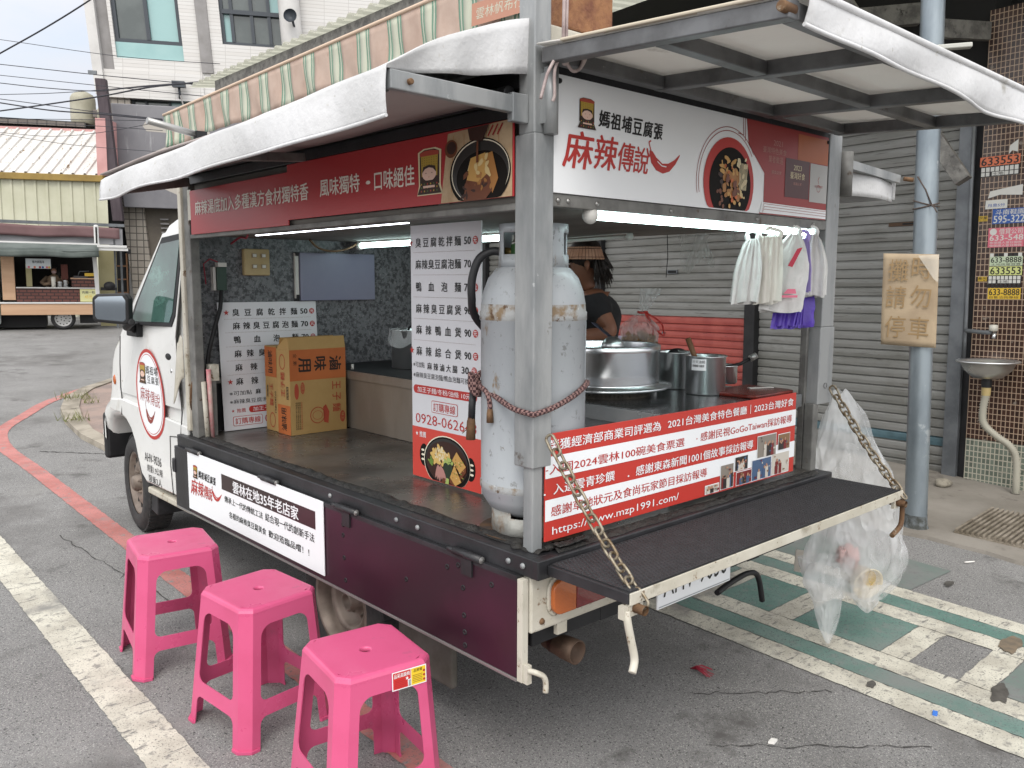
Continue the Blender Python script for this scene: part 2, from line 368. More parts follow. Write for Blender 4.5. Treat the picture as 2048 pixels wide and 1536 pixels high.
m_brownwall = brick_mat('brown_wall_tile', '#8a8078', '#7a716a', '#5d5650', .25, .5, .02, axes='XZ', k=.6)
m_facade = brick_mat('white_facade_tile', '#d6d4d1', '#cfccc8', '#b9b6b2', .6, .085, .006, axes='XZ', k=.82, rough=.55, bump=.001)

# ================================================================ GROUND, ROAD MARKINGS
def jit_strip(mb, pts, wd, mat, z, n_per=40, jit=.003, rng=R):
    """a painted strip along a polyline with slightly ragged edges"""
    P = []
    for (x0, y0), (x1, y1) in zip(pts, pts[1:]):
        k = max(1, int(math.hypot(x1-x0, y1-y0)*n_per))
        P += [(x0+(x1-x0)*i/k, y0+(y1-y0)*i/k) for i in range(k)]
    P.append(pts[-1]); ids = []
    for i, (x, y) in enumerate(P):
        a = P[max(0, i-1)]; b = P[min(len(P)-1, i+1)]; d = math.hypot(b[0]-a[0], b[1]-a[1]); nx, ny = -(b[1]-a[1])/d, (b[0]-a[0])/d
        w0, w1 = wd/2+rng.uniform(-jit, jit), wd/2+rng.uniform(-jit, jit)
        ids.append(mb.verts(((x+nx*w0, y+ny*w0, z), (x-nx*w1, y-ny*w1, z))))
    for a, b in zip(ids, ids[1:]): mb.face((a+1, b+1, b, a), mat)
def smooth_path(pts, k=6):
    out = []
    for i in range(len(pts)-1):
        p0, p1, p2, p3 = pts[max(0, i-1)], pts[i], pts[i+1], pts[min(len(pts)-1, i+2)]
        for j in range(k):
            t = j/k
            out.append(tuple(.5*((2*p1[a])+(-p0[a]+p2[a])*t+(2*p0[a]-5*p1[a]+4*p2[a]-p3[a])*t*t+(-p0[a]+3*p1[a]-3*p2[a]+p3[a])*t**3) for a in range(len(p1))))
    out.append(tuple(pts[-1])); return out

mb = MB(); mb.quad((-400, -400, 0), (400, -400, 0), (400, 400, 0), (-400, 400, 0), m_asph); struct('road', mb)
mb = MB(); jit_strip(mb, [(-.68, -3), (-.68, 18)], .152, m_pw, .004); struct('white_edge_line', mb)
mb = MB(); jit_strip(mb, smooth_path([(-.05, -3), (-.06, .4), (-.075, 3), (-.075, 5.2), (-.08, 6.2), (.05, 6.95), (.40, 7.65), (.86, 8.45), (1.75, 9.45), (3.4, 10.7), (6, 12.2)]), .115, m_pr, .004); struct('red_kerb_line', mb)
mb = MB(); z = .004; Y0, Y1 = -5, 5.5
for x0, x1, m in ((1.53, 1.668, m_pw), (1.672, 1.798, m_pg), (1.802, 1.945, m_pw), (2.36, 2.498, m_pw), (2.502, 2.636, m_pg), (2.64, 2.772, m_pw)):
    jit_strip(mb, [((x0+x1)/2, Y0), ((x0+x1)/2, Y1)], x1-x0, m, z, jit=.003)
ys = [-.61, -.29, .25, .66, 1.07, 1.48, 1.89, 2.3, 2.71]
for i, y in enumerate(ys):
    jit_strip(mb, [(1.949, y+.06), (2.356, y+.06)], .12, m_pw, z, jit=.003)
    if y < ys[-1] and i > 0: mb.quad((1.949, y+.124, z), (2.356, y+.124, z), (2.356, ys[i+1]-.004, z), (1.949, ys[i+1]-.004, z), m_pg)
mb.quad((2.776, .05, z), (3.25, .02, z), (3.3, 1.8, z), (2.776, 2.4, z), m_pg2)
mb.quad((1.949, -1.0, z), (2.356, -1.0, z), (2.356, -.614, z), (1.949, -.614, z), m_pg2)
struct('green_lane_marking', mb)
# apron of the market building, with a broken edge
mb = MB()
def apron_x(y): return 3.70 + .02*math.sin(y*9) + .015*math.sin(y*23+1) + max(0, .1*(-y-.1)*0)
N_ = 120; ids = []
for i in range(N_+1):
    y = -6 + 20*i/N_; x = apron_x(y); ids.append(mb.verts(((x, y, -.02), (x+.012, y, .022), (9, y, .03))))
for a, b in zip(ids, ids[1:]):
    mb.face((a, a+1, b+1, b), m_conc); mb.face((a+1, a+2, b+2, b+1), m_conc)
struct('apron_pavement', mb)
# corner island with a kerb
isl = [(1.72, 9.39), (1.25, 8.85), (.93, 8.30), (.70, 7.60), (.58, 7.0), (.50, 6.2), (.52, 5.56), (.80, 5.12), (1.4, 4.95), (3.2, 5.3), (3.6, 10.4), (2.6, 10.1)]
mb = MB(); cx, cy = 2.0, 7.4
inn = [(x+(cx-x)*.17/math.hypot(cx-x, cy-y), y+(cy-y)*.17/math.hypot(cx-x, cy-y)) for x, y in isl]
k = len(isl)
for i in range(k):
    a, b = isl[i], isl[(i+1) % k]; c, d = inn[(i+1) % k], inn[i]
    mb.quad((*a, -.01), (*b, -.01), (*b, .05), (*a, .05), m_kerb); mb.quad((*a, .05), (*b, .05), (*c, .056), (*d, .056), m_kerb)
    mb.quad((*d, .056), (*c, .056), (*c, .04), (*d, .04), m_kerb)
struct('island_kerb', mb)
mb = MB(); mb.poly([(x, y, .042) for x, y in inn], m_island); struct('island_pavement', mb)

# litter and marks on the ground
m_stain = M('oil_stain', '#54524e', .4, c2='#6b6863', scale=30, k=.7)
m_stain2 = M('brown_stain', '#8a7a66', .8, c2='#746a5c', scale=30, k=.7)
mb = MB()
for x, y, r, rr, m in ((1.95, -.645, .085, .035, m_stain), (3.03, -.05, .05, .018, m_stain), (2.47, -.52, .10, .045, m_stain2), (1.62, -.28, .03, .02, m_stain)):
    a0 = R.uniform(0, 6); mb.poly([(x+r*cos(a)*(1+.18*sin(3*a+a0)+.10*sin(7*a)), y+rr*sin(a)*(1+.2*sin(2*a+a0)+.10*sin(5*a+1))+.3*r*cos(a)*.5, .0085) for a in [2*pi*i/48 for i in range(48)]], m)
struct('ground_stains', mb)
m_bl = M('blue_plastic', '#3f74c8', .4); m_rd = M('red_litter', '#8e2436', .6); m_wl = M('white_litter', '#d9d7d2', .6)
mb = MB(); mb.obox((1.58, -.55, .004), (.03, .01, 0), (-.006, .016, 0), (0, 0, .006), m_bl)
solo('plastic_scrap', mb, (1.58, -.55, 0), 'tiny blue plastic scrap lying on the asphalt beside the outer white line', 'litter')
mb = MB(); mb.obox((.94, -.25, .001), (.03, .005, 0), (-.01, .018, 0), (0, 0, .008), m_wl)
solo('paper_scrap', mb, (.94, -.25, 0), 'tiny white paper scrap on bare asphalt in front of the striped lane', 'litter')
mb = MB()
for i in range(16):
    a = R.uniform(-.2, 1.0); l = R.uniform(.05, .10)
    mb.tube([(1.17, .27, .004), (1.17+l*.5*sin(a), .27-l*.5*cos(a), .012+R.uniform(0, .01)), (1.17+l*sin(a), .27-l*cos(a), .005)], .0016, m_rd, n=4)
solo('string_scrap', mb, (1.17, .27, 0), 'frayed tuft of dark red plastic string on the asphalt behind the truck', 'litter')
mb = MB()
def rock(d): return 1+.25*noise.noise(d*31)
mb.ball((5.08, .76, .05), .07, M('pale_stone', '#a9a293', .9, c2='#8a8376', scale=20, k=.65), 12, 7, (1.1, .8, .5), rock)
solo('stone', mb, (5.08, .76, .03), 'pale broken stone lying on the concrete in front of the shutter', 'stone')
m_cig = M('paper_white', '#e3e0da', .7)
mb = MB(); mb.tube([(3.45, .02, .008), (3.51, -.01, .008)], .004, m_cig, n=6)
solo('cigarette_butt', mb, (3.45, .02, 0), 'white cigarette butt on the road just off the concrete edge', 'litter')
# cracks in the road surface
mb = MB(); m_crack = M('road_crack', '#4f4d4b', .95, k=.6)
for (x0, y0), (x1, y1), w in (((.10, 5.9), (.50, 5.5), .012), ((-.35, 3.6), (-.2, 2.2), .005), ((.75, -.1), (1.35, -.62), .005), ((1.0, .15), (1.45, -.2), .004), ((-1.3, 4.6), (-.3, 6.3), .010), ((-.28, 2.7), (.0, 3.3), .004)):
    k_ = 26; pts = [(x0+(x1-x0)*i/k_+R.uniform(-.012, .012), y0+(y1-y0)*i/k_+R.uniform(-.012, .012)) for i in range(k_+1)]
    for i, (a, b) in enumerate(zip(pts, pts[1:])):
        ww = w*(.4+R.random())*.5; d = math.hypot(b[0]-a[0], b[1]-a[1]); nx, ny = -(b[1]-a[1])/d*ww, (b[0]-a[0])/d*ww
        mb.quad((a[0]+nx, a[1]+ny, .0035), (a[0]-nx, a[1]-ny, .0035), (b[0]-nx, b[1]-ny, .0035), (b[0]+nx, b[1]+ny, .0035), m_crack)
struct('road_cracks', mb)
# grass tufts at the island kerb
m_grass = M('grass_blades', '#7f8a4c', .8, c2='#a2a06a', scale=20, k=.6)
for gx, gy, n_, s_ in ((.96, 8.10, 70, .16), (.62, 6.85, 60, .13), (1.02, 7.75, 24, .08)):
    mb = MB()
    for i in range(n_):
        a = R.uniform(0, 6.3); r = R.uniform(0, s_); b = R.uniform(0, 6.3); h = R.uniform(.04, .12); x, y = gx+r*cos(a), gy+r*sin(a)*1.3
        n0 = mb.verts(((x, y, .045), (x+.008*cos(a), y+.008*sin(a), .045), (x+.05*cos(b), y+.05*sin(b), .045+h))); mb.face((n0, n0+1, n0+2), m_grass)
    o = solo('grass_tuft', mb, (gx, gy, .08), {.16: 'larger dry green grass tuft growing on the corner kerb farther from the truck', .13: 'dry green grass tuft on the corner kerb nearest the truck door', .08: 'smallest grass tuft just in front of the larger one on the kerb'}[s_], 'grass', group='grass tufts along the corner kerb')

# ================================================================ MARKET BUILDING WITH SHUTTERS (right)
WF = Matrix.Translation((5.51, .5, 0)) @ Matrix.Rotation(-.045, 4, 'X') @ Matrix.Rotation(-radians(4.2), 4, 'Z')      # local: y along the wall, -x outwards
m_shut = M('shutter_steel', '#a6a6a2', .5, .1, c2='#8e8e88', scale=3, k=.53, stretch=(1, .25, 2), bump=.0015, bscale=14, spots=(('#66625c', 7, .60, .10, (1, .45, 7)), ('#6e604e', 12, .65, .06, (1, .5, 5)), ('#7c7a73', 1.1, .5, .22)), rvar=.12)
m_shut_red = M('shutter_red_paint', '#bb5a50', .5, 0, c2='#aa4a43', scale=5, k=.62, spots=(('#7c3a34', 14, .64, .06, (1, .5, 3)),))
m_shut_blue = M('shutter_blue_paint', '#5d7c86', .5, 0, c2='#4d6870', scale=5, k=.6)
m_chan = M('channel_steel', '#8b8f93', .45, .4, c2='#73777b', scale=5, k=.6)
m_blk = M('black_steel', '#252527', .55, c2='#303032', scale=6, k=.6, spec=.35)
m_rsteel = M('roof_steel', '#86847f', .7, .1, c2='#5f5d5a', scale=9, k=.75, bump=.004, bscale=60, spots=(('#8a837a', 40, .6, .1), ('#3a3836', 12, .6, .1)))
translucent(m_rsteel, 0, '#000000') if False else None
mk = thing('market_building', 'market building with closed roller shutters, brown tiled pillar and a corrugated roof', 'building', (0, 0, 0), WF)
def shutter(s0, s1, z0, z1, band=None, ptch=.076):
    mb = MB(); prof = [(0, 0), (-.008, .003), (-.011, .032), (-.009, .058), (-.005, .0645), (.007, .0665), (.007, .0725)]
    z = z0-.0; i = 0
    while z < z1:
        mat = m_shut
        if band == 'red' and z < 1.18: mat = m_shut_red
        if band == 'blue' and .20 < z < .29: mat = m_shut_blue
        dz = R.uniform(-.002, .002); pts = [(x+R.uniform(-.0006, .0006), z+h+dz*.3) for x, h in prof]+[(0, z+ptch)]
        for (x0, a), (x1, b) in zip(pts, pts[1:]):
            ns = 4; n0 = mb.verts([(x + .0012*math.sin(j*2.1+i*1.3), s0+(s1-s0)*j/ns, h) for j in range(ns+1) for x, h in ((x0, a), (x1, b))])
            for j in range(ns): mb.face((n0+2*j, n0+2*j+1, n0+2*j+3, n0+2*j+2), mat, False)
        z += ptch; i += 1
    return part('roller_shutter', mb, mk, label={'red': 'grey roller shutter with a red painted lower half', 'blue': 'grey roller shutter with one blue slat near the ground'}.get(band))
shutter(.42, 2.24, .03, 3.04, 'blue'); shutter(2.36, 4.36, .03, 3.04, 'red'); sh3 = shutter(4.46, 6.6, .03, 3.04)
for s0, s1, m, w in ((.31, .42, m_chan, .07), (.25, .31, m_blk, .03), (2.24, 2.36, m_blk, .09), (4.36, 4.46, m_blk, .08), (6.6, 6.8, m_blk, .08)):
    mb = MB(); mb.box((-w, s0, 0), (.05, s1, 3.06), m); part('shutter_guide', mb, mk, bevel=.004)
mb = MB(); mb.box((-.05, -1.9, 0), (.3, .25, .36), m_grey_tile); mb.box((-.05, -1.9, .362), (.3, .25, 3.6), m_brown_tile); part('tiled_pillar', mb, mk)
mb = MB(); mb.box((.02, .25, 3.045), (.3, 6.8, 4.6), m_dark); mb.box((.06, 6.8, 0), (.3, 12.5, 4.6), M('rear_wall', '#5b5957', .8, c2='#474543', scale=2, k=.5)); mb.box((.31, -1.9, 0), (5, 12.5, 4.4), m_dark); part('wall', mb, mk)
# eye-level details on the shutters
mb = MB(); mb.box((-.022, 3.27, 1.695), (-.012, 3.41, 1.735), m_chan); mb.box((-.0245, 3.285, 1.702), (-.0215, 3.395, 1.728), m_dark); part('letter_slot', mb, mk)
mb = MB(); mb.box((-.024, .66, 2.05), (-.012, .98, 2.08), M('rust_brown', '#5f4a3a', .9, k=.6)); mb.box((-.026, .75, 2.058), (-.0235, .86, 2.072), m_dark); part('shutter_handle', mb, mk)
mb = MB(); mb.lathe([(.022, 0), (.022, .008), (.012, .01), (.010, .004)], (-.014, 3.45, 1.06), m_chan, (-1, 0, 0), 14); part('lock', mb, mk)
# adverts pasted on the pillar
def sticker(y0, z0, y1, z1, mats, draw, name='advert_sticker'):
    mb = MB(); ar = Art((-.0535, y0, z0), (0, -1, 0), (0, 0, 1), (-1, 0, 0), mb); draw(ar, y0-y1, z1-z0); return part(name, mb, mk)
c_k = M('ink_black', '#1d1b1b', .5); c_w = M('sticker_white', '#d9d8d2', .5, k=.8); c_y = M('sticker_yellow', '#e0b93a', .5, k=.8); c_yg = M('sticker_yellow_green', '#d3d98a', .5, k=.8)
c_o = M('sticker_orange', '#dd7a55', .5, k=.8); c_b = M('sticker_blue', '#2f5aa6', .5, k=.8); c_p = M('sticker_pink', '#d86f80', .5, k=.8); c_g = M('sticker_pale_green', '#c5d3b4', .5, k=.8)
def plate(bg, txt, sub=None, ink=None, subrow=False):
    def d(a, w, h):
        a.rect(0, 0, w, h, bg, 0)
        b = .34*h if sub else .08*h
        a.text(txt, .03*w, b, .97*w, .94*h, ink or c_k, 1, .03)
        if sub: a.text(sub, .05*w, .05*h, .95*w, .28*h, ink or c_k, 1, .01)
    return d
sticker(.262, 2.455, -.02, 2.525, 0, plate(c_o, '633553'))
def rowblk(a, w, h):
    a.rect(0, 0, w, h, c_k, 0)
    for i in range(8): a.rect(w*(.02+i*.122), h*.52, w*(.02+i*.122+.095), h*.95, c_w, 1)
    a.rect(w*.30, h*.08, w*.62, h*.46, c_w, 1); a.text('土地', .32*w, .1*h, .6*w, .44*h, c_k, 2)
    for i in (0, 1, 5, 6, 7): a.rect(w*(.02+i*.122), h*.08, w*(.02+i*.122+.095), h*.45, c_w, 1)
sticker(.255, 2.375, -.02, 2.45, 0, rowblk)
def torn(a, w, h): a.poly([(0, 0), (.35*w, .25*h), (w, .1*h), (w, h), (.5*w, .8*h), (.05*w, .6*h)], c_w, 0)
sticker(.19, 2.215, -.05, 2.30, 0, torn)
sticker(.06, 2.53, .0, 2.63, 0, torn)
sticker(.205, 2.135, .05, 2.20, 0, lambda a, w, h: (a.rect(0, 0, w, h, c_w, 0), a.text('月息5分', .1*w, .2*h, .9*w, .6*h, c_b, 1)))
def blue(a, w, h):
    a.rect(0, 0, w, h, c_b, 0); a.text('斗南鞋園', .08*w, .60*h, .95*w, .95*h, c_w, 1, .02, .1); a.text('595-322', .04*w, .06*h, .98*w, .56*h, c_w, 1, .03)
sticker(.150, 2.02, -.08, 2.13, 0, blue)
def pink(a, w, h):
    a.rect(0, 0, w, h, c_p, 0); a.disc(.14*w, .8*h, .1*w, c_w, 1); a.text('借貸公司', .3*w, .66*h, .95*w, .96*h, c_w, 1); a.text('633-548', .04*w, .34*h, .98*w, .64*h, c_w, 1, .03)
    for i in range(2): a.text('免保證人當日撥款', .05*w, (.03+.15*i)*h, .95*w, (.15+.15*i)*h, c_w, 1, .0)
sticker(.172, 1.845, -.08, 1.99, 0, pink)
sticker(.150, 1.705, -.08, 1.775, 0, plate(c_g, '633-8888', '土地房屋買賣')); sticker(.150, 1.775, -.08, 1.80, 0, lambda a, w, h: [a.rect(w*i/7, 0, w*(i+.8)/7, h, c_k if i % 3 else c_w, 0) for i in range(7)])
sticker(.150, 1.635, -.08, 1.70, 0, plate(c_yg, '633553')); sticker(.155, 1.570, -.08, 1.632, 0, rowblk)
sticker(.160, 1.54, -.08, 1.567, 0, lambda a, w, h: [a.rect(w*i/8, 0, w*(i+.8)/8, h, c_k, 0) for i in range(8)])
sticker(.150, 1.455, -.08, 1.538, 0, plate(c_y, '633-8888', '自售洽詢專線'))
sticker(.248, 2.045, .185, 2.085, 0, plate(c_y, '房屋', '出租')); sticker(.228, 1.59, .165, 1.625, 0, plate(c_y, '廠房', '出售'))
# roof over the apron: corrugated sheets on steel beams (world axes are close to the wall's)
RF = Matrix.Rotation(-.042, 4, 'X')
m_corr = M('corrugated_roof', '#d0d0c2', .55, .1, c2='#b0b0a2', scale=2, k=.7, spots=(('#837c6c', 5, .64, .1),))
IWF = WF.inverted() @ RF
mb = MB()
def corr(x0, x1, z0, z1, ya, yb, p, amp, th, mat):
    n = int((yb-ya)/p*6)
    rows = [mb.verts([(x, ya+(yb-ya)*i/n, z + amp*max(-.35, math.sin(2*pi*(ya+(yb-ya)*i/n)/p))) for x, z in ((x0, z0), (x1, z1))]) for i in range(n+1)]
    for a, b in zip(rows, rows[1:]): mb.face((a, a+1, b+1, b), mat)
translucent(m_corr, .45, '#d5d5c4')
corr(3.72, 7.2, 4.60, 5.05, -3, 11.45, .22, .04, 0, m_corr)
mb.xform(IWF); part('corrugated_roof', mb, mk)
mb = MB()
mb.obox((3.80, -3, 4.35), (.10, 0, 0), (0, 13.7, 0), (0, 0, .22), m_rsteel)
for y in (-2, .6, 3.2, 5.8, 8.4, 10.9): mb.obox((3.97, y, 4.40), (2.4, .1, .12), (0, .09, 0), (0, 0, .14), m_rsteel)
mb.xform(IWF); part('eave_beam', mb, mk, bevel=.004)
mb = MB()
mb.bar((4.55, 1.75, 4.12), (4.75, .62, 2.3), .14, .10, m_rsteel); mb.bar((4.9, .95, 3.42), (6.0, .62, 3.52), .05, .13, m_rsteel); mb.bar((4.3, 2.7, 3.62), (5.5, 1.3, 3.72), .08, .16, m_rsteel)
mb.xform(IWF); part('roof_brace', mb, mk, bevel=.003)
# dark shade net under the roof
mb = MB(); mb.grid(lambda u, v: (4.15+1.3*u, 1.7+3.6*v, 3.62+.18*u+.05*math.sin(v*9)), 4, 10, M('black_shade_net', '#262626', .95, c2='#3a3a3a', scale=90, k=.6)); mb.xform(IWF); part('shade_net', mb, mk)
# conduit beside the pillar
mb = MB(); mb.tube([(-.085, .285, .9), (-.085, .285, 1.32), (-.09, .30, 2.2), (-.085, .31, 3.0)], .014, m_chan, 10); part('conduit_pipe', mb, mk)

# roof post
m_galv_pole = M('galvanised_pole', '#a9b4bb', .38, .55, c2='#8b969e', scale=4, k=.62, stretch=(1, 1, .35), rvar=.1, spots=(('#5f6468', 20, .70, .05), ('#c6ced2', 9, .64, .08)))
m_moss = M('pole_foot_dirt', '#4e504c', .9, c2='#7f868a', scale=22, k=.6)
pole = thing('roof_post', 'tall grey galvanised steel post standing on the concrete edge behind the truck', 'post', (3.87, .47, .02))
mb = MB(); mb.lathe([(.068, .10), (.068, 4.5)], (3.87, .47, 0), m_galv_pole, n=28); part('post_tube', mb, pole)
mb = MB(); mb.lathe([(.082, .02), (.072, .035), (.069, .105)], (3.87, .47, 0), m_moss, n=28); part('post_foot', mb, pole)
mb = MB(); mb.obox((3.70, .63, 2.955), (.10, -.42, -.012), (.05, .03, 0), (0, 0, .028), M('bracket_pale', '#c3c3bb', .5, .2, k=.8)); part('flat_bracket', mb, pole, bevel=.006)
mb = MB()
m_wire = M('dark_wire', '#4a3f39', .7)
for k_, zz in ((0, 2.06), (1, 2.045)):
    mb.tube([(3.87+.0735*cos(a), .47+.0735*sin(a), zz+.02*math.sin(a*1+k_*2.4)) for a in [2*pi*i/24 for i in range(25)]], .0045, m_wire, 6)
mb.tube([(3.80, .50, 2.22), (3.803, .45, 2.14), (3.812, .415, 2.05)], .0045, m_wire, 6); mb.tube([(3.81, .42, 2.05), (3.79, .39, 2.03), (3.78, .37, 2.0)], .004, m_wire, 6)
part('wire_tie', mb, pole)
m_card = M('cardboard', '#b8a488', .85, c2='#a8947a', scale=4, k=.72, bump=.0008, bscale=150, bstretch=(.1, .1, 2.2))
m_cardink = M('faded_marker', '#a68a63', .85, k=.66)
m_tape = M('clear_tape', '#e9e4d8', .12, alpha=.35)
cb = thing('cardboard_sign', 'brown cardboard notice with faded handwriting tied to the grey steel post', 'sign', (3.79, .55, 1.45))
d_ = Vector((.0, -1, 0)); U_ = Vector((.30, -.94, 0)).normalized(); O_ = Vector((3.785, .515, 1.18))-U_*.16; N_ = Vector((U_.y, -U_.x, 0))
mb = MB()
def cardf(u, v):
    q = O_+U_*(.315*u)+Vector((0, 0, .57*v)); return q + N_*(.012*math.sin(u*3.1)+.006*math.sin(v*5+u*2))
mb.grid(cardf, 12, 16, m_card); part('card', mb, cb, solid=.004)
mb = MB(); ar = Art(O_+N_*.020, U_, (0, 0, 1), N_, mb)
for ch, u, w in (('攤', .03, .40), ('時', .165, .42), ('請', .02, .235), ('勿', .16, .245), ('停', .02, .05), ('車', .155, .05)): ar.text(ch, u, w, u+.115, w+.135, m_cardink, 1, .0, .06)
part('lettering', mb, cb)
mb = MB(); ar = Art(O_+N_*.0225, U_, (0, 0, 1), N_, mb); ar.poly([(.20, .56), (.315, .57), (.315, .40), (.29, .42)], m_tape, 0); part('tape', mb, cb)

for o in [c for c in pole.children]+[c for c in cb.children]:      # the post leans a little
    b = BASE[o.name]
    for v in o.data.vertices: v.co.y += .062*(v.co.z+b[2])
# wash basin on the pillar
m_ss = M('stainless_steel', '#dcdedf', .30, .95, c2='#cfd1d2', scale=3, k=1.0, aniso=.5, rvar=.05)
m_hose = M('corrugated_hose', '#b5b1a2', .6, k=.7)
bs = thing('wash_basin', 'small round stainless wash basin with tap and ribbed drain hose on the tiled pillar', 'basin', (-.25, .02, 1.0), WF)
mb = MB(); c0 = (-.27, .03, 0)
mb.lathe([(.03, .86), (.10, .875), (.16, .93), (.185, .985), (.215, .99), (.218, .998), (.205, 1.004), (.178, .995), (.15, .94), (.09, .905), (.02, .90)], c0, m_ss, n=36); part('bowl', mb, bs)
mb = MB(); mb.lathe([(.034, .80), (.036, .84), (.034, .862)], c0, m_blk, n=16); mb.lathe([(.03, .74), (.032, .80)], c0, M('yellowed_plastic', '#c9b27a', .5, k=.7), n=16); part('drain_trap', mb, bs)
mb = MB(); hp = smooth_path([(-.27, .03, .745), (-.27, .045, .62), (-.27, .03, .52), (-.25, -.05, .44), (-.22, -.14, .37), (-.2, -.18, .27), (-.2, -.19, .1), (-.2, -.19, .02)], 14)
mb.tube(hp, [.026+.004*((i % 2)*2-1) for i in range(len(hp))], m_hose, 12); part('drain_hose', mb, bs)
mb = MB(); mb.tube([(-.085, .285, 1.21), (-.12, .25, 1.21), (-.16, .12, 1.205), (-.16, .06, 1.205)], .016, M('grey_pvc', '#6f7376', .5, k=.6), 10); mb.lathe([(.02, 0), (.03, .005), (.03, .045), (.018, .05)], (-.16, .05, 1.215), M('tap_white', '#c9c5b9', .4, k=.8), n=16); mb.tube([(-.16, .04, 1.2), (-.19, .03, 1.19), (-.2, .03, 1.165)], .012, m_ss, 10); part('tap', mb, bs)
# drain grate on the apron
mb = MB(); m_gr = M('grate_concrete', '#a79d8e', .9, c2='#7f7565', scale=7, k=.66, bump=.004, bscale=50, spots=(('#5a4c3d', 9, .6, .1),))
G0, gu, gv = Vector((3.93, .26, .032)), Vector((.74, .03, 0)), Vector((.02, -.75, 0))
mb.obox(G0-Vector((0, 0, .03)), gu, gv, (0, 0, .031), m_gr)
for i in range(24):
    q = G0+gv*(i/24+.008); mb.obox(q+Vector((0, 0, .001)), gu, gv*.020, (0, 0, .020), m_gr)
solo('drain_grate', mb, tuple(G0), 'ribbed concrete drain cover set in the pavement beside the steel post', 'drain cover', bevel=.003)

# striped awning hung from the eave
m_aw_p = M('awning_salmon', '#c3ad9f', .85, c2='#b8a092', scale=3, k=.80, bump=.003, bscale=8, spots=(('#9d8070', 4, .66, .12),))
m_aw_g = M('awning_green', '#7d9f8b', .85, k=.72); m_aw_l = M('awning_pale', '#c8cbb9', .85, k=.78); m_aw_t = M('awning_edge', '#d8c0aa', .85, k=.8)
aw = thing('striped_awning', 'salmon and green striped canvas awning hanging along the market eave above the truck', 'awning', (3.72, 8, 3.9))
mb = MB(); Ya, Yb = 12.65, -.5
def awtop(y): return 3.79+.052*(12.65-y)
def awp(y, t):
    f = .016*math.sin(y*5.3+2*t)+.012*math.sin(y*13+t*5)+(.05*math.sin(y*19) if y > 12 else 0); return (3.70+f*t*1.2+.04*t, y, awtop(y)-.50*t-(.02*math.sin(y*2.2)*t))
y = Ya; per = .60; grn = .26
def strip(ya, yb, mat):
    k = max(2, int((ya-yb)/.05)); ids = [mb.verts([awp(ya+(yb-ya)*i/k, j/6) for j in range(7)]) for i in range(k+1)]
    for a, b in zip(ids, ids[1:]):
        for j in range(6): mb.face((a+j, b+j, b+j+1, a+j+1), mat, True)
first = True
while y > Yb:
    w = per-grn if not first else .12; first = False
    q = y-grn; seg = [.025, .02, .025, .12, .025, .02, .025]; yy = y
    for i, sw in enumerate(seg): strip(yy, yy-sw, m_aw_g if i % 2 == 0 else m_aw_l); yy -= sw
    strip(yy, yy-w, m_aw_p); y = yy-w
part('canvas', mb, aw, solid=.004)
mb = MB(); mb.tube([(3.70, 12.66-13*i/40, awtop(12.66-13*i/40)+.012) for i in range(41)], .022, m_aw_t, 8); part('top_hem', mb, aw)
mb = MB(); ar = Art((3.655, 4.80, 3.79), (0, -1, 0), (0, 0, 1), (-1, 0, 0), mb); ar.rect(0, 0, .75, .20, M('awning_label', '#bf8d78', .8, k=.8), 0)
ar.text('雲林帆布行', .06, .05, .70, .15, m_aw_l, 1, .0, .1); part('maker_label', mb, aw)
# ================================================================ BACKGROUND STREET
def face_frame(heading, P, shear=0.):
    h = radians(heading); U = Vector((sin(h), cos(h), 0)); Wn = Vector((0, 0, 1)); Nn = Vector((-U.y, U.x, 0))   # Nn points away from the viewer
    m = Matrix(((U.x, Nn.x, 0, P[0]), (U.y, Nn.y, 0, P[1]), (0, 0, 1, 0), (0, 0, 0, 1)))
    return m
# ---- white tiled building with big windows
BF = face_frame(122, (5.75, 20.7, 0))
def lean(mb, k=.085, z0=5.4):            # the photograph's verticals lean a little here
    mb.v = [(x - k*(z-z0), y, z) for x, y, z in mb.v]; return mb
m_fr = M('window_frame_dark', '#3d434a', .45, k=.8)
m_gl_teal = M('teal_window_glass', '#a5cfce', .08, 0, c2='#93c2c2', scale=.6, k=.62, spec=.8)
m_gl_dark = M('dark_window_glass', '#5f6b6a', .06, 0, c2='#76817f', scale=1.1, k=.40, spec=.8)
m_sign_grey = M('grey_sign_panel', '#8a898d', .55, c2='#7a797e', scale=.8, k=.7, spots=(('#b9b8ba', 2.6, .60, .2, (3, 1, .35)),))
m_sign_pale = M('sign_zigzag', '#b7b1a8', .6, k=.78)
wb = thing('white_building', 'white tiled building with teal windows and a grey zigzag signboard across the street', 'building', (0, 0, 0), BF)
mb = MB()
# wall pieces around the openings, front at y=0
for u0, u1, z0, z1 in ((-.14, -.06, 5.95, 12), (-.06, 1.50, 5.95, 6.24), (1.50, 1.89, 5.4, 12), (-.06, 1.5, 8.6, 12), (2.17, 2.45, 5.4, 12), (2.45, 4.4, 5.4, 6.72), (4.4, 14, 2.5, 12), (2.45, 4.4, 8.4, 12)):
    mb.box((u0, 0, z0), (u1, .35, z1), m_facade)
mb.box((-.62, -.12, 5.34), (-.40, .35, 12), m_white_wall); mb.box((-.399, -.04, 5.30), (1.889, .34, 5.95), m_facade); mb.box((1.889, .002, 5.36), (2.449, .34, 6.0), m_facade)
mb.box((-.6, .36, 0), (14, 9, 12), m_white_wall)
part('wall', lean(mb), wb)
mb = MB(); mb.box((-.398, .06, 5.95), (-.142, .34, 12), m_grey_wall); mb.box((1.892, -.05, 6.0), (2.168, .33, 12), m_grey_wall); part('pilaster', lean(mb), wb)
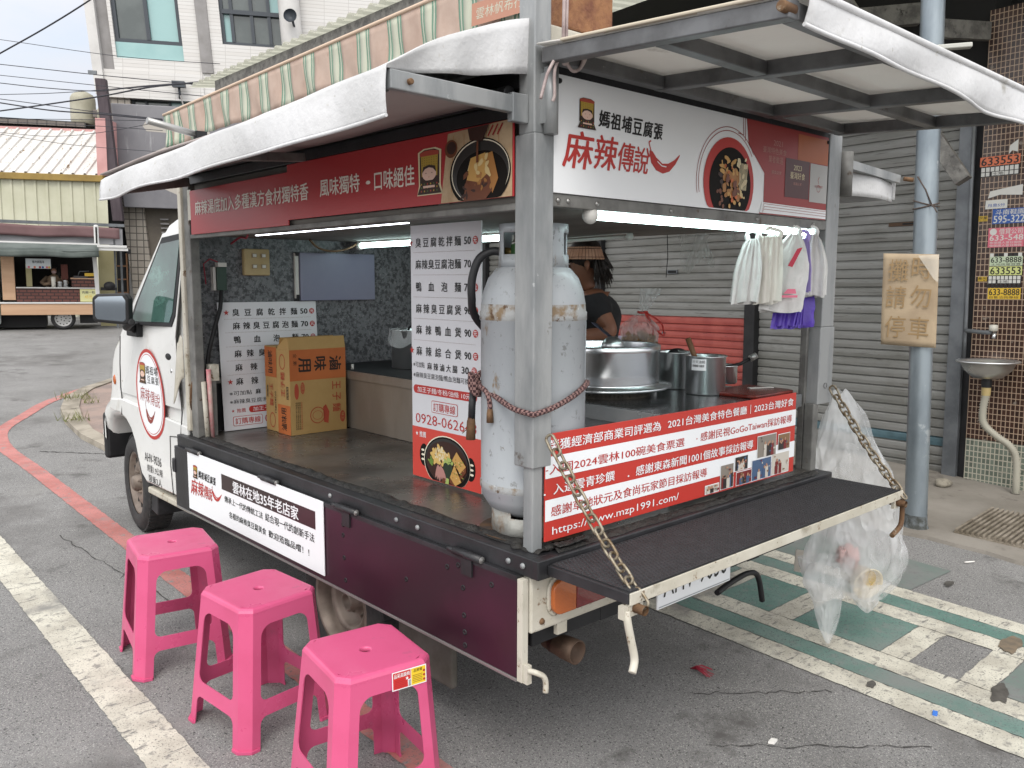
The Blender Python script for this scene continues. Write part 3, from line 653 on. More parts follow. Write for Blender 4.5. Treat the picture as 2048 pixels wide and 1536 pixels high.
mb = MB(); mb.lathe([(.26, 5.4), (.26, 12)], (4.15, -.25, 0), m_white_wall, n=24); part('round_column', lean(mb), wb)
def window(u0, u1, z0, z1, fr, panes, deep=.18):
    mb = MB()
    mb.box((u0, deep-.1, z0), (u0+fr, deep, z1), m_fr); mb.box((u1-fr, deep-.1, z0), (u1, deep, z1), m_fr)
    for z in (z0, z1-fr): mb.box((u0+fr, deep-.098, z), (u1-fr, deep, z+fr), m_fr)
    for pu in sorted({p[0] for p in panes})[1:]: mb.box((pu-fr/2, deep-.11, z0+fr), (pu+fr/2, deep-.001, z1-fr), m_fr)
    f = part('window', lean(mb), wb)
    mb = MB()
    for pu0, pu1, pz0, pz1, m in panes: mb.quad((pu0, deep-.03, pz0), (pu1, deep-.03, pz0), (pu1, deep-.03, pz1), (pu0, deep-.03, pz1), m)
    part('pane', lean(mb), f); return f
f = window(-.06, 1.50, 6.62, 8.6, .09, [(0, .72, 6.7, 8.55, m_gl_dark), (.72, 1.46, 6.7, 8.55, m_gl_teal)])
mb = MB(); mb.box((-.06, .06, 6.24), (1.5, .10, 6.618), m_gl_teal); part('spandrel_glass', lean(mb), f)
window(2.45, 4.40, 6.72, 8.4, .08, [(2.5, 2.72, 6.8, 7.5, m_gl_teal), (2.72, 3.2, 6.8, 7.5, m_gl_dark), (3.2, 3.62, 6.8, 7.5, m_gl_dark), (3.62, 4.36, 6.8, 7.5, m_gl_dark), (2.5, 3.62, 7.5, 8.35, m_gl_dark)])
mb = MB(); mb.box((2.5, .05, 7.46), (4.38, .16, 7.56), m_fr); part('transom', lean(mb), wb)
mb = MB(); mb.box((2.53, .152, 7.56), (4.37, .158, 7.95), m_gl_teal); part('transom_glass', lean(mb), wb)
# strip windows under the band, grey signboard, ground floor
window(.12, 4.4, 4.85, 5.34, .05, [(.15, .45, 4.9, 5.3, m_gl_dark), (.45, 1.0, 4.9, 5.3, m_gl_dark), (1.0, 1.9, 4.9, 5.3, m_gl_teal), (1.9, 4.35, 4.9, 5.3, m_gl_dark)], .3)
mb = MB(); mb.box((-.39, .05, 0), (.11, .355, 5.30), m_pale_tile); mb.box((.11, .2, 0), (4.4, .358, 4.85), M('brown_shutter', '#7d7468', .6, c2='#6d645a', scale=2, k=.55)); part('tiled_column', lean(mb), wb)
mb = MB(); mb.box((-.27, -.28, 2.66), (3.2, -.20, 5.12), m_sign_grey); sgb = part('signboard', lean(mb), wb, bevel=.02)
mb = MB(); ar = Art((0, -.2815, 0), (1, 0, 0), (0, 0, 1), (0, -1, 0), mb)
for zz in (3.95, 3.25): ar.poly([(.45, zz), (1.15, zz+.32), (1.95, zz+.42), (1.95, zz+.16), (.95, zz), (1.95, zz-.22), (1.95, zz-.42), (1.1, zz-.28)], m_sign_pale, 1)
ar.poly([(.40, 4.62), (.48, 4.72), (1.95, 4.72), (1.95, 4.45), (.48, 4.50)], m_sign_pale, 1); part('zigzag_emblem', lean(mb), sgb)
mb = MB(); [mb.box((.46, .10, z), (.66, .19, z+.035), m_brown_tile if False else m_grey_wall) for z in [.3+.11*i for i in range(20)]]; part('vent_slats', lean(mb), wb)
mb = MB(); mb.box((1.2, -.32, 5.58), (1.5, -.16, 5.72), m_fr); mb.tube([(1.34, -.2, 5.58), (1.33, -.15, 5.42), (1.3, -.02, 5.36)], .03, m_fr, 8)
mb.tube([(1.35, -.2, 5.4), (1.4, -.22, 5.15), (1.34, -.25, 4.95)], .02, m_grey_wall, 6); part('security_camera', lean(mb), wb)
mb = MB(); mb.lathe([(0, 0), (.1, .03), (.16, .10), (.165, .13)], (4.22, -.7, 7.28), m_fr, (-.3, -1, .25), 20); mb.tube([(4.22, -.7, 7.28), (4.25, -.4, 7.1)], .03, m_fr, 6); part('satellite_dish', lean(mb), wb)

# ---- utility post in front of it
m_post = M('weathered_brown_post', '#453b40', .8, c2='#5a5055', scale=5, k=.75, stretch=(1, 1, .15))
mb = MB(); mb.box((-.1, -.1, 2.30), (.13, .1, 5.56), m_post); lean(mb, .08, 4.4)
solo('utility_post', mb, (0, 0, 0), 'dark brown weathered square post in front of the white tiled building', 'post', face_frame(122, (5.13, 20.1, 0)), bevel=.01)

# ---- corrugated shed
CF = face_frame(128, (3.99, 20.82, 0))
m_cream = M('cream_corrugated', '#d0cfb8', .6, c2='#c3c2a9', scale=1.2, k=.74, spots=(('#8b7f5e', 5, .68, .06, (1, 1, .3)),))
m_rusty = M('rusty_white_roof', '#dddbd7', .6, c2='#d0cdc8', scale=1, k=.78, spots=(('#8a7358', 6, .60, .06, (2.6, 1, .5)), ('#6b4a33', 16, .63, .05, (1, 1, .7))))
m_ochre = M('ochre_gutter', '#a38743', .6, c2='#8f7539', scale=3, k=.7); m_pinkw = M('pink_wall', '#d6a5a2', .8, c2='#c99895', scale=2, k=.75)
sh = thing('corrugated_shed', 'cream corrugated metal shed with a rust streaked white roof and ochre gutter', 'building', (0, 0, 0), CF)
def ribbed(u0, u1, y0, z0, y1, z1, p, amp, mat):
    mb = MB(); d = Vector((0, y1-y0, z1-z0)).normalized(); nn = Vector((0, -d.z, d.y))
    prof = []
    u = u0
    while u < u1: prof += [(u, 0), (u+p*.72, 0), (u+p*.78, amp), (u+p*.94, amp)]; u += p
    for (a, h0), (b, h1) in zip(prof, prof[1:]):
        A, B = Vector((a, y0, z0))+nn*h0, Vector((b, y0, z0))+nn*h1; C, D = Vector((b, y1, z1))+nn*h1, Vector((a, y1, z1))+nn*h0
        mb.quad(A, B, C, D, mat)
    return mb
part('wall', ribbed(-7, 1.30, 0, .0, 0, 3.2, .27, .03, m_cream), sh)
part('roof', ribbed(-7, 1.13, .15, 3.36, 2.2, 4.62, .27, .04, m_rusty), sh)
mb = MB(); mb.box((-7, -.12, 3.19), (1.3, .1, 3.34), m_ochre); part('gutter', mb, sh, bevel=.01)
mb = MB(); mb.box((1.13, .02, 3.35), (1.36, 2.3, 4.66), m_pinkw); mb.box((-7, 2.2, 4.55), (1.13, 2.3, 4.68), m_pinkw); mb.box((-7, .02, 0), (1.29, 2.2, 3.3), m_dark); part('gable_wall', mb, sh)
# ---- brown tiled house behind the shed with a water tank on its roof
HF = face_frame(122, (5.34, 25.67, 0))
hs = thing('brown_house', 'low brown tiled house behind the corrugated shed roof', 'building', (0, 0, 0), HF)
mb = MB(); mb.box((-9, 0, 0), (2.2, 6, 5.02), m_brownwall); part('wall', mb, hs)
mb = MB(); mb.quad((-9, -.3, 5.28), (1.0, -.3, 5.16), (1.0, 5, 5.4), (-9, 5, 5.6), m_grey_wall); mb.box((-9, -.28, 5.03), (1.0, -.2, 5.16), m_brownwall); part('roof', mb, hs)
mb = MB(); mb.tube([(-.9, -.1, 4.75), (-.9, -.1, 4.55), (-.7, -.1, 4.5)], .05, m_brownwall, 6); part('vent_pipe', mb, hs)
m_tank = M('cream_tank', '#bdb9a5', .5, c2='#aca793', scale=2, k=.74, spots=(('#8f8972', 3, .6, .15, (1, 1, .3)),))
tk = thing('water_tank', 'cream cylindrical water tank on short legs on the roof behind the shed', 'tank', (.72, .6, 4.9), HF)
mb = MB(); mb.lathe([(0, 6.15), (.14, 6.13), (.28, 6.05), (.335, 5.95), (.34, 5.9)] + [(.34+(.006 if i % 2 else 0), 5.88-.06*i) for i in range(10)] + [(.32, 5.22), (.2, 5.16), (0, 5.15)], (.72, .6, 0), m_tank, n=26); part('tank_shell', mb, tk)
for a in (0.5, 2.1, 3.6, 5.2):
    mb = MB(); mb.tube([(.72+.27*cos(a), .6+.27*sin(a), 5.2), (.72+.3*cos(a), .6+.3*sin(a), 4.9)], .02, m_chan, 6); part('leg', mb, tk)
mb = MB(); mb.tube([(1.22, .3, 4.95), (1.22, .3, 5.6), (1.30, .3, 5.72), (1.36, .3, 5.9)], .04, m_tank, 8); mb.box((1.05, .35, 5.4), (1.3, .5, 5.62), m_brownwall); part('tank_pipe', mb, tk)

# ---- overhead wires
m_cable = M('black_cable', '#33333a', .7, k=.8)
WIRES = [
 (.022, [(2.3, 16.77, 5.14), (2.83, 15.83, 5.52), (3.34, 14.92, 5.93), (4.1, 13.5, 6.6)]), (.009, [(2.32, 16.81, 5.39), (3.55, 14.16, 4.91), (4.43, 12.12, 4.64)]),
 (.012, [(2.28, 16.75, 4.94), (3.26, 14.7, 4.64), (3.8, 13.48, 4.47), (4.32, 12.27, 4.3)]), (.010, [(2.26, 16.72, 4.74), (3.27, 14.62, 4.45), (3.79, 13.46, 4.29), (4.38, 12.05, 4.1)]),
 (.013, [(2.25, 16.71, 4.6), (2.74, 15.69, 4.46), (3.26, 14.61, 4.35), (3.6, 13.88, 4.36), (4.24, 12.47, 4.38)]), (.010, [(2.24, 16.68, 4.39), (2.79, 15.57, 4.36), (3.31, 14.5, 4.36), (3.75, 13.57, 4.38), (4.11, 12.77, 4.38)]),
 (.021, [(2.21, 16.64, 4.09), (2.56, 15.98, 4.14), (3.3, 14.49, 4.25), (3.79, 13.47, 4.35), (4.24, 12.47, 4.37)]), (.021, [(2.22, 16.66, 4.24), (2.77, 15.54, 4.06), (3.28, 14.45, 3.95), (3.86, 13.14, 3.79)]),
 (.012, [(2.23, 16.67, 4.31), (2.72, 15.66, 4.16), (3.23, 14.56, 3.99), (3.86, 13.15, 3.81)]), (.009, [(2.2, 16.62, 3.95), (3.07, 14.86, 3.87), (3.86, 13.14, 3.78)]),
 (.009, [(2.2, 16.62, 3.9), (3.26, 14.42, 3.74), (3.85, 13.12, 3.62)]), (.008, [(2.18, 16.59, 3.7), (2.73, 15.48, 3.6), (3.25, 14.41, 3.63), (3.86, 13.14, 3.77)]), (.008, [(2.18, 16.59, 3.67), (2.98, 14.92, 3.43), (3.84, 13.02, 3.26)])]
WL = ['thick cable climbing steeply across the top left corner of the sky', 'topmost thin wire sloping gently across the sky below the steep cable', 'second thin sloping wire, carrying a clip at the building corner', 'third thin sloping wire, just below the one with the clip',
      'wavy sagging wire that turns up towards the roof edge', 'thin wire level with the top of the water tank', 'thick black cable rising from left to the corrugated roof edge', 'thick black cable falling from left to the awning end',
      'wire falling just above the thick descending cable', 'nearly level thin wire above the shed roof ridge', 'second nearly level wire just below the ridge wire', 'slack thin wire dipping over the white shed roof', 'lowest thin wire crossing the white shed roof']
for (r, pts), lb in zip(WIRES, WL):
    e = Vector(pts[0])-(Vector(pts[1])-Vector(pts[0]))*1.2; mb = MB(); mb.tube(smooth_path([tuple(e)]+pts, 5), r*.62, m_cable, 6)
    if 'clip' in lb and 'carrying' in lb: mb.obox((3.20, 14.75, 4.64), (.10, -.12, -.01), (.02, .02, 0), (0, 0, .07), m_chan)
    solo('overhead_wire', mb, pts[0], lb, 'wire', group='overhead wires across the street')

# ---- second food truck across the street
TF = face_frame(105, (3.171, 16.93, 0))
m_wood = M('pale_wood_panel', '#d0ab8b', .6, c2='#c39d7d', scale=2, k=.78, stretch=(.3, 1, 3)); m_tw = M('truck_white', '#dcdcda', .4, k=.8)
m_redbrick = brick_mat('brick_print', '#77453b', '#683a32', '#33201d', .135, .062, .009, axes='XZ', offset=.5, k=.7, rough=.6)
m_dkgreen = M('green_grey_tarp', '#59625e', .7, c2='#6d7571', scale=2, k=.7); m_maroon_aw = M('maroon_awning', '#86696a', .8, c2='#795c5d', scale=1.5, k=.7); m_gpanel = M('grey_panel', '#a3a3a6', .6, k=.7)
m_tyre = M('tyre_rubber', '#2f2f30', .8, c2='#3d3c3b', scale=30, k=.75, bump=.002, bscale=80); m_ywall = M('yellow_wall', '#cfc69a', .8, c2='#c2b88a', scale=1.5, k=.85)
t2 = thing('street_food_truck', 'distant food truck with wood panels, brick patterned counter and a maroon awning', 'food truck', (0, 0, 0), TF)
mb = MB(); mb.box((-1.02, -.02, .60), (-.80, .10, 1.62), m_wood); mb.box((-1.6, .10, .42), (.68, 1.3, .62), m_dark); mb.box((-1.6, 1.2, .62), (.68, 1.3, 1.66), M('truck_interior', '#2d2a28', .8, k=.7)); mb.box((-1.6, .03, 1.62), (.68, 1.3, 1.70), m_dark); part('body', mb, t2, bevel=.006)
mb = MB(); mb.box((-1.06, -.08, .31), (.66, .02, .53), m_wood); mb.box((-1.08, -.10, .531), (.66, .03, .56), m_tw); part('side_panel', mb, t2, bevel=.006)
mb = MB(); mb.box((-.79, .0, .56), (.62, .05, .83), m_redbrick); mb.box((.18, .0, .85), (.62, .05, 1.02), m_redbrick); mb.box((-.79, -.03, .831), (.62, .16, .85), m_tw); mb.box((.16, -.02, 1.021), (.63, .3, 1.04), m_wood); part('counter', mb, t2, bevel=.004)
mb = MB(); mb.grid(lambda u, v: (-1.7+2.38*u, -.55+.5*v-.03*math.sin(u*9), 1.58+.14*v+.012*math.sin(u*14)), 24, 5, m_dkgreen); mb.grid(lambda u, v: (-1.7+2.38*u, -.56-.01*math.sin(u*23), 1.58-.12*v+.012*math.sin(u*14)), 24, 3, m_dkgreen)
mb.grid(lambda u, v: (-1.7+2.38*u, -.10-.03*math.sin(u*19+v*2), 1.60-.14*v-.02*math.sin(u*5)), 24, 3, m_dkgreen); part('canopy', mb, t2, solid=.01)
mb = MB(); mb.box((-1.7, -.57, 1.705), (.7, -.53, 1.735), m_tw); part('canopy_bar', mb, t2)
mb = MB(); mb.bar((.64, .0, .72), (.60, -.03, 1.66), .075, .075, m_tw, (0, 1, 0)); part('corner_post', mb, t2, bevel=.008)
def wheel(mbt, mbr, c, ax, R_, w, rim, n=40):
    ax = V3(ax).normalized(); c = V3(c)
    mbt.lathe([(rim, -w/2+.01), (rim+.02, -w/2), (R_-.035, -w/2), (R_-.008, -w/2+.022), (R_, -w/2+.045), (R_, w/2-.045), (R_-.008, w/2-.022), (R_-.035, w/2), (rim+.02, w/2), (rim, w/2-.01)], c, m_tyre, ax, n)
mbt, mbr = MB(), MB(); wheel(mbt, mbr, (0, .12, .225), (0, -1, 0), .225, .13, .155)
mbr.lathe([(.157, .055), (.145, .06), (.135, .03), (.10, .035), (.05, .05), (.0, .05)], (0, .12, .225), M('white_rim', '#c9c9c7', .4, k=.8), (0, -1, 0), 30)
for i in range(12):
    a = 2*pi*i/12; mbr.lathe([(.012, .0), (0.0, .0)], (.118*cos(a), .084, .225+.118*sin(a)), m_dark, (0, -1, 0), 8)
for i in range(5):
    a = 2*pi*i/5; mbr.lathe([(.012, .0), (0.0, .0)], (.045*cos(a), .067, .225+.045*sin(a)), m_dark, (0, -1, 0), 8)
w2 = part('wheel', mbt, t2); part('rim', mbr, w2)
mb = MB(); mb.box((-1.6, .15, .05), (-.3, 1.2, .42), m_dark); mb.box((.3, .2, .12), (.62, 1.2, .42), m_blk); mb.tube([(-.5, .05, .30), (-.12, .05, .30)], .015, m_blk, 6); part('chassis', mb, t2)
mb = MB(); mb.box((-1.75, -.05, .12), (-1.075, 1.2, 1.4), M('pale_green_white', '#c3cdc6', .4, k=.75)); part('cab', mb, t2, bevel=.04)
mb = MB(); mb.box((-.60, -.035, 1.22), (-.17, -.025, 1.41), M('banner_white', '#d5dde0', .5, k=.8)); bn = part('banner', mb, t2)
mb = MB(); ar = Art((-.60, -.0355, 1.22), (1, 0, 0), (0, 0, 1), (0, -1, 0), mb); ar.text('豬肉圓醬車', .11, .10, .32, .155, m_fr, 1)
for u, c in ((.05, c_p), (.15, c_o), (.24, m_rd), (.29, c_b), (.36, c_p), (.40, c_y)): ar.disc(u, .025, .022, c, 1, n=10)
part('lettering', mb, bn)
mb = MB(); mb.box((.32, -.012, .57), (.63, -.004, .82), M('yellow_card', '#d9d79d', .5, k=.8)); yc = part('price_card', mb, t2)
mb = MB(); ar = Art((.32, -.0125, .57), (1, 0, 0), (0, 0, 1), (0, -1, 0), mb); ar.text('肉圓一粒', .04, .16, .27, .215, m_fr, 1); ar.text('45元', .08, .06, .22, .135, c_y, 1); part('lettering', mb, yc)
mb = MB(); mb.box((.0, .25, 1.0), (.12, .3, 1.3), M('red_scroll', '#7b3a2a', .6, k=.5)); part('red_panel', mb, t2); mb = MB(); mb.box((-.62, .3, .85), (-.52, .36, 1.3), m_ywall); part('inner_post', mb, t2)
mb = MB(); mb.box((-3, .35, 1.72), (1.16, .45, 2.05), m_gpanel); mb.box((-3, .30, 2.09), (1.20, .5, 2.15), m_chan)
mb.box((.98, .35, 0), (1.02, .40, 2.1), m_chan); mb.box((1.10, .42, .0), (1.14, .46, 2.12), m_chan)
st2 = thing('stall_canopy_frame', 'steel canopy frame with grey panels and a maroon roller blind behind the far truck', 'canopy', (0, .4, 0), TF); part('frame', mb, st2)
mb = MB(); mb.grid(lambda u, v: (-3+4.1*u, .27-.02*math.sin(u*31)*v, 2.07-.22*v+.01*math.sin(u*17)), 40, 4, m_maroon_aw); part('roller_blind', mb, st2, solid=.006)
mb = MB(); mb.box((.66, -.3, 1.60), (1.22, .28, 1.66), m_tw); mb.box((.66, -.32, 1.662), (1.20, .28, 1.71), m_tw); mb.box((1.2, -.25, 1.55), (1.27, -.15, 1.64), m_blk); part('side_shelf', mb, st2, bevel=.006)
mb = MB(); mb.box((.70, .9, 0), (1.05, 1.0, 1.6), m_ywall); solo('yellow_wall_panel', mb, (.9, .95, 0), 'yellowish wall panel standing behind the white post of the far food truck', 'wall', TF)
mb = MB(); m_lad = M('rusty_ladder', '#8a6547', .7, k=.7)
for u in (1.0, 1.22): mb.box((u, .62, 0), (u+.03, .66, 1.55), m_lad)
for i in range(5): mb.box((1.03, .63, .15+.28*i), (1.22, .65, .18+.28*i), m_lad)
solo('ladder', mb, (1.1, .64, 0), 'rusty brown ladder leaning by the tiled column across the street', 'ladder', TF)
mb = MB(); mb.grid(lambda u, v: (.66+.045*cos(2*pi*u), -.1+.02*sin(2*pi*u), 1.68+.40*v), 16, 4, m_tw)
mb.box((.645, -.13, 1.70), (.675, -.121, 2.06), m_dark); mb.ball((.66, -.1, 2.08), .045, m_tw, 12, 6, (1, .45, .6)); solo('folded_mirror', mb, (.66, -.1, 1.7), 'tall white and black upright fitting on the corner of the far truck canopy', 'fitting', TF)
mb = MB(); mb.ball((.86, -.05, .89), .10, m_blk, 14, 8, (1.1, .8, .9)); mb.box((.70, -.06, .80), (1.0, .05, .86), m_blk)
solo('black_bundle', mb, (.86, -.05, .8), 'black lumpy bundle beside the white corner post of the far truck', 'bundle', TF)
m_cup = M('paper_cup', '#d8d4ca', .6, k=.8)
mb = MB(); mb.lathe([(0, .852), (.035, .852), (.043, 1.06), (.040, 1.06)], (-.14, .05, 0), m_cup, n=16); solo('cup_stack', mb, (-.14, .05, .85), 'tall white stack of cups on the far truck counter in front of its vendor', 'cup', TF)
for u, h, lb in ((-.03, .95, 'shorter steel canister on the far truck counter'), (.07, .98, 'taller steel canister on the far truck counter beside the brick box')):
    mb = MB(); mb.lathe([(0, .852), (.042, .852), (.042, h), (.046, h+.005), (0, h+.02)], (u, .05, 0), m_ss, n=16); solo('steel_canister', mb, (u, .05, .85), lb, 'canister', TF, 'steel canisters on the far counter')
mb = MB(); mb.box((.22, .06, 1.042), (.48, .2, 1.08), M('dark_tray', '#5c5a5e', .5, k=.6)); mb.box((.42, .04, 1.081), (.60, .2, 1.14), c_y); mb.tube([(.30, .1, 1.08), (.33, .1, 1.17), (.5, .1, 1.18)], .01, m_chan, 6); solo('takeaway_supplies', mb, (.4, .1, 1.04), 'tray of yellow packets on the brick patterned box of the far truck', 'supplies', TF)
# its vendor
m_skin = M('skin', '#a5785f', .55, k=.75, spec=.4); m_mask = M('face_mask', '#c3a7a7', .8, k=.8); m_tan = M('tan_sweater', '#8f7862', .9, k=.6); m_hair = M('dark_hair', '#1f1a18', .6, k=.8); m_apron = M('dark_apron', '#4a3d3a', .9, k=.6)
pv = thing('person', 'masked vendor in a tan top leaning over the far truck counter', 'person', (-.13, .45, .62), TF)
mb = MB()
mb.lathe([(.02, .62), (.15, .63), (.155, .85), (.14, 1.0), (.11, 1.06), (.04, 1.09), (.035, 1.12)], (-.13, .45, 0), m_tan, n=20)
for s in (-1, 1): mb.tube([(-.13+s*.12, .44, 1.03), (-.13+s*.22, .36, .93), (-.13+s*.17, .22, .90), (-.13+s*.06, .16, .93)], [.05, .045, .038, .03], m_tan, 10)
mb.ball((-.13, .41, 1.17), .062, m_skin, 14, 9, (.85, .95, 1.12)); part('body', mb, pv)
mb = MB(); mb.ball((-.13, .372, 1.145), .045, m_mask, 12, 7, (1, .75, .8)); part('mask', mb, pv)
mb = MB(); mb.ball((-.13, .43, 1.195), .068, m_hair, 14, 8, (.95, 1, 1)); mb.tube([(-.07, .42, 1.2), (-.05, .40, 1.1), (-.04, .37, 1.02)], [.03, .025, .012], m_hair, 8); part('hair', mb, pv)
mb = MB(); mb.box((-.22, .285, .62), (-.04, .30, .95), m_apron); part('apron', mb, pv, bevel=.01)
# ================================================================ THE FOOD TRUCK (truck coordinates)
m_paint = M('white_body_paint', '#e2e2e0', .22, 0, c2='#d8d8d5', scale=1.2, k=.88, coat=.4, spots=(('#bdb8ad', 5, .62, .14, (1, 1, .5)), ('#a39c8f', 30, .66, .05)))
m_paint_old = M('old_white_paint', '#d0cbbd', .5, 0, c2='#bfb9a9', scale=5, k=.76, bump=.001, bscale=60, spots=(('#7a5f43', 26, .61, .05), ('#8f8876', 7, .57, .14), ('#5d4a38', 60, .66, .04)))
m_galv = M('galvanised_frame', '#b3b5b5', .42, .25, c2='#8b8f91', scale=7, k=.66, stretch=(1, 1, .25), rvar=.12, spots=(('#6b625a', 13, .66, .07), ('#c6c9c9', 24, .67, .06), ('#85898b', 3, .54, .2, (1, 1, .4))))
m_galv_old = M('dull_frame_steel', '#8f8e8a', .55, .2, c2='#6e6d6a', scale=8, k=.7, spots=(('#5b4a3c', 12, .62, .08), ('#8f8b83', 30, .66, .06)))
m_bpaint = M('black_frame_paint', '#232325', .42, 0, c2='#303033', scale=6, k=.8, bump=.001, bscale=50, spots=(('#5d5b59', 24, .71, .03), ('#77706a', 60, .72, .02)))
m_tar = M('tar_edge', '#1e1d1c', .6, 0, c2='#34322f', scale=40, k=.8, bump=.012, bscale=60)
m_floor = M('bed_floor_steel', '#6d6964', .30, .25, c2='#4c4946', scale=2.6, k=.8, rvar=.10, bump=.0012, bscale=25, spots=(('#857a70', 4, .62, .12, (1, 2.5, 1)), ('#6b5442', 9, .68, .10), ('#9a948d', 30, .72, .03, (3, .5, 1))))
m_maroon = M('maroon_gloss_panel', '#4e2438', .36, 0, c2='#3b1f2c', scale=1.6, k=.46, bump=.0008, bscale=3, spots=(('#8d7d80', 70, .74, .02), ('#7a6468', 26, .74, .03)))
m_steel_edge = M('steel_edge', '#b5b4b1', .35, .7, k=.7)
m_red = M('sign_red', '#c3392f', .42, 0, k=.82); m_redd = M('sign_red_side', '#b02f33', .35, 0, k=.8, bump=.0004, bscale=70, bstretch=(.1, .1, 3))
m_signw = M('sign_white', '#e4e6e8', .38, 0, k=.95); m_ink = M('sign_black', '#191717', .45); m_inkr = M('sign_dark_red', '#9c2b27', .45, k=.85); m_redt = M('sign_text_red', '#b8322c', .45, k=.85)
m_cream_t = M('sign_text_cream', '#e6ded3', .45, k=.85)
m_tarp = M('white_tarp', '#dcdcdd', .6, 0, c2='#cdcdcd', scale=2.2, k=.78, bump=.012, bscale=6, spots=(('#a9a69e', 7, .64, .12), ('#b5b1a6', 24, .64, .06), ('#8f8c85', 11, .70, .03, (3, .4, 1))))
m_tarp_in = M('shade_toned_underside', '#b5aaa6', .75, 0, c2='#a39793', scale=2, k=.8, spots=(('#7d746d', 6, .66, .12),))  # white underside given a brown grey: its shade is put into the colour
m_canvas = M('cream_canvas', '#dddad5', .8, 0, c2='#cfcbc4', scale=2, k=.95, bump=.008, bscale=5, spots=(('#8a7f70', 5, .66, .10), ('#7c705f', 14, .72, .05)))
translucent(m_canvas, .30, '#dedcd8')
m_bulk = M('speckled_galvanised', '#84868a', .5, .1, c2='#4d4f52', scale=55, k=.60, lo=.45, hi=.58, spots=(('#a0a1a4', 70, .58, .06), ('#5a5b5d', 2.5, .56, .18)))
m_ceil = M('ceiling_board', '#8a857e', .7, .1, c2='#6f6a64', scale=3, k=.62, bump=.002, bscale=30, stretch=(1, .3, 1), spots=(('#4c4640', 6, .62, .1),))
m_rubber = M('black_mat', '#2b2b2d', .55, 0, c2='#37373a', scale=20, k=.75)
m_light = M('fluorescent_tube', '#d6f1f0', .3, emit=9); m_led = M('led_strip', '#f3f4ff', .3, emit=6.0)
m_wplast = M('white_plastic', '#d8d6d0', .4, k=.8); m_chain = M('rusty_chain', '#a39a88', .45, .6, c2='#7f6b50', scale=40, k=.7, spots=(('#694f35', 60, .58, .08),))
m_hub = M('dusty_rim', '#a89a8e', .55, .35, c2='#86796e', scale=8, k=.6, spots=(('#4e453d', 14, .64, .08),)); m_rimd = M('dark_rim_gap', '#1b1a19', .8)
m_glass = M('cab_glass', '#35504c', .05, 0, c2='#5a8076', scale=1.6, k=.5, spec=1.0, spots=(('#7aa99c', 2.2, .56, .10, (1, 1.5, 3)),))  # teal tint and paler patches are a painted reflection of the street
m_mirr = M('mirror_glass', '#8d969f', .04, 1.0); m_amber = M('amber_lens', '#c8692c', .2, k=.7, coat=.6, bump=.002, bscale=160); m_redl = M('red_lens', '#7e2226', .2, k=.7, coat=.6, bump=.002, bscale=160)
m_rust = M('rusty_steel', '#8b6a4c', .7, .3, c2='#6a4d37', scale=18, k=.6, spots=(('#c0b49f', 24, .6, .08),))

trk = thing('food_truck', 'white food truck with open canopy, red and white signs and maroon side panel', 'food truck', (.8, 1.5, -.1), TR)
LX, LY = 1.61, 2.47
# ---- cab
def cabx(z): return .10*max(0, z-1.22)
CP = [(2.475, .34), (2.9, .345), (3.117, .335), (3.15, .33), (3.21, .37), (3.26, .45), (3.30, .53), (3.35, .60), (3.42, .645), (3.50, .665), (3.58, .668), (3.68, .655), (3.745, .62), (3.79, .55), (3.815, .46),
      (3.845, .47), (3.85, .60), (3.845, .69), (3.80, .735), (3.72, .775), (3.685, .84), (3.665, .92), (3.635, 1.02), (3.58, 1.10), (3.45, 1.185), (3.40, 1.22), (3.295, 1.33), (3.07, 1.545), (2.875, 1.725), (2.80, 1.775), (2.70, 1.80), (2.475, 1.825)]
def inset(P, d):
    out = []; k = len(P)
    for i in range(k):
        a, b, c = P[i-1], P[i], P[(i+1) % k]
        e1 = Vector((b[0]-a[0], b[1]-a[1])).normalized(); e2 = Vector((c[0]-b[0], c[1]-b[1])).normalized()
        n1, n2 = Vector((-e1.y, e1.x)), Vector((-e2.y, e2.x)); n = (n1+n2); n = n/max(.5, n.length_squared)*2*.5*2 if n.length > .1 else n1
        out.append((b[0]+n.x*d, b[1]+n.y*d))
    return out
mb = MB(); rings = []
WX = 1.50
for x, d in ((0.0, .055), (.004, .035), (.016, .016), (.04, .003), (.07, 0), (WX-.07, 0), (WX-.02, .016), (WX, .055)):
    pr = inset(CP, d); rings.append(mb.verts([((x+cabx(z)) if x < .7 else (x-cabx(z)), y, z) for y, z in pr]))
k = len(CP)
for a, b in zip(rings, rings[1:]):
    for i in range(k): mb.face((a+i, b+i, b+(i+1) % k, a+(i+1) % k), m_paint, True)
mb.face([rings[0]+i for i in range(k)], m_paint); mb.face([rings[-1]+i for i in range(k)][::-1], m_paint)
cab = part('cab', mb, trk)
mb = MB(); mb.box((.2, 2.5, .33), (1.3, 3.80, .66), m_blk); part('engine_well', mb, trk)
mb = MB(); mb.box((-.002, 2.50, .30), (.05, 3.10, .336), m_paint_old); mb.prism([(2.24, .30), (2.475, .335), (2.475, .40), (2.24, .345)], (.02, 0, 0), (0, 1, 0), (0, 0, 1), (1, 0, 0), .10, m_paint_old); part('sill', mb, trk, bevel=.008)
# lower body skin with the belt crease
CL = [(2.485, .37), (3.10, .365), (3.17, .40), (3.215, .48), (3.255, .57), (3.31, .635), (3.39, .685), (3.50, .71), (3.60, .705), (3.68, .715), (3.655, .775), (3.45, .795), (3.0, .775), (2.485, .755)]
mb = MB(); mb.prism(CL, (-.007, 0, 0), (0, 1, 0), (0, 0, 1), (1, 0, 0), .02, m_paint); part('lower_body_skin', mb, trk, bevel=.007)
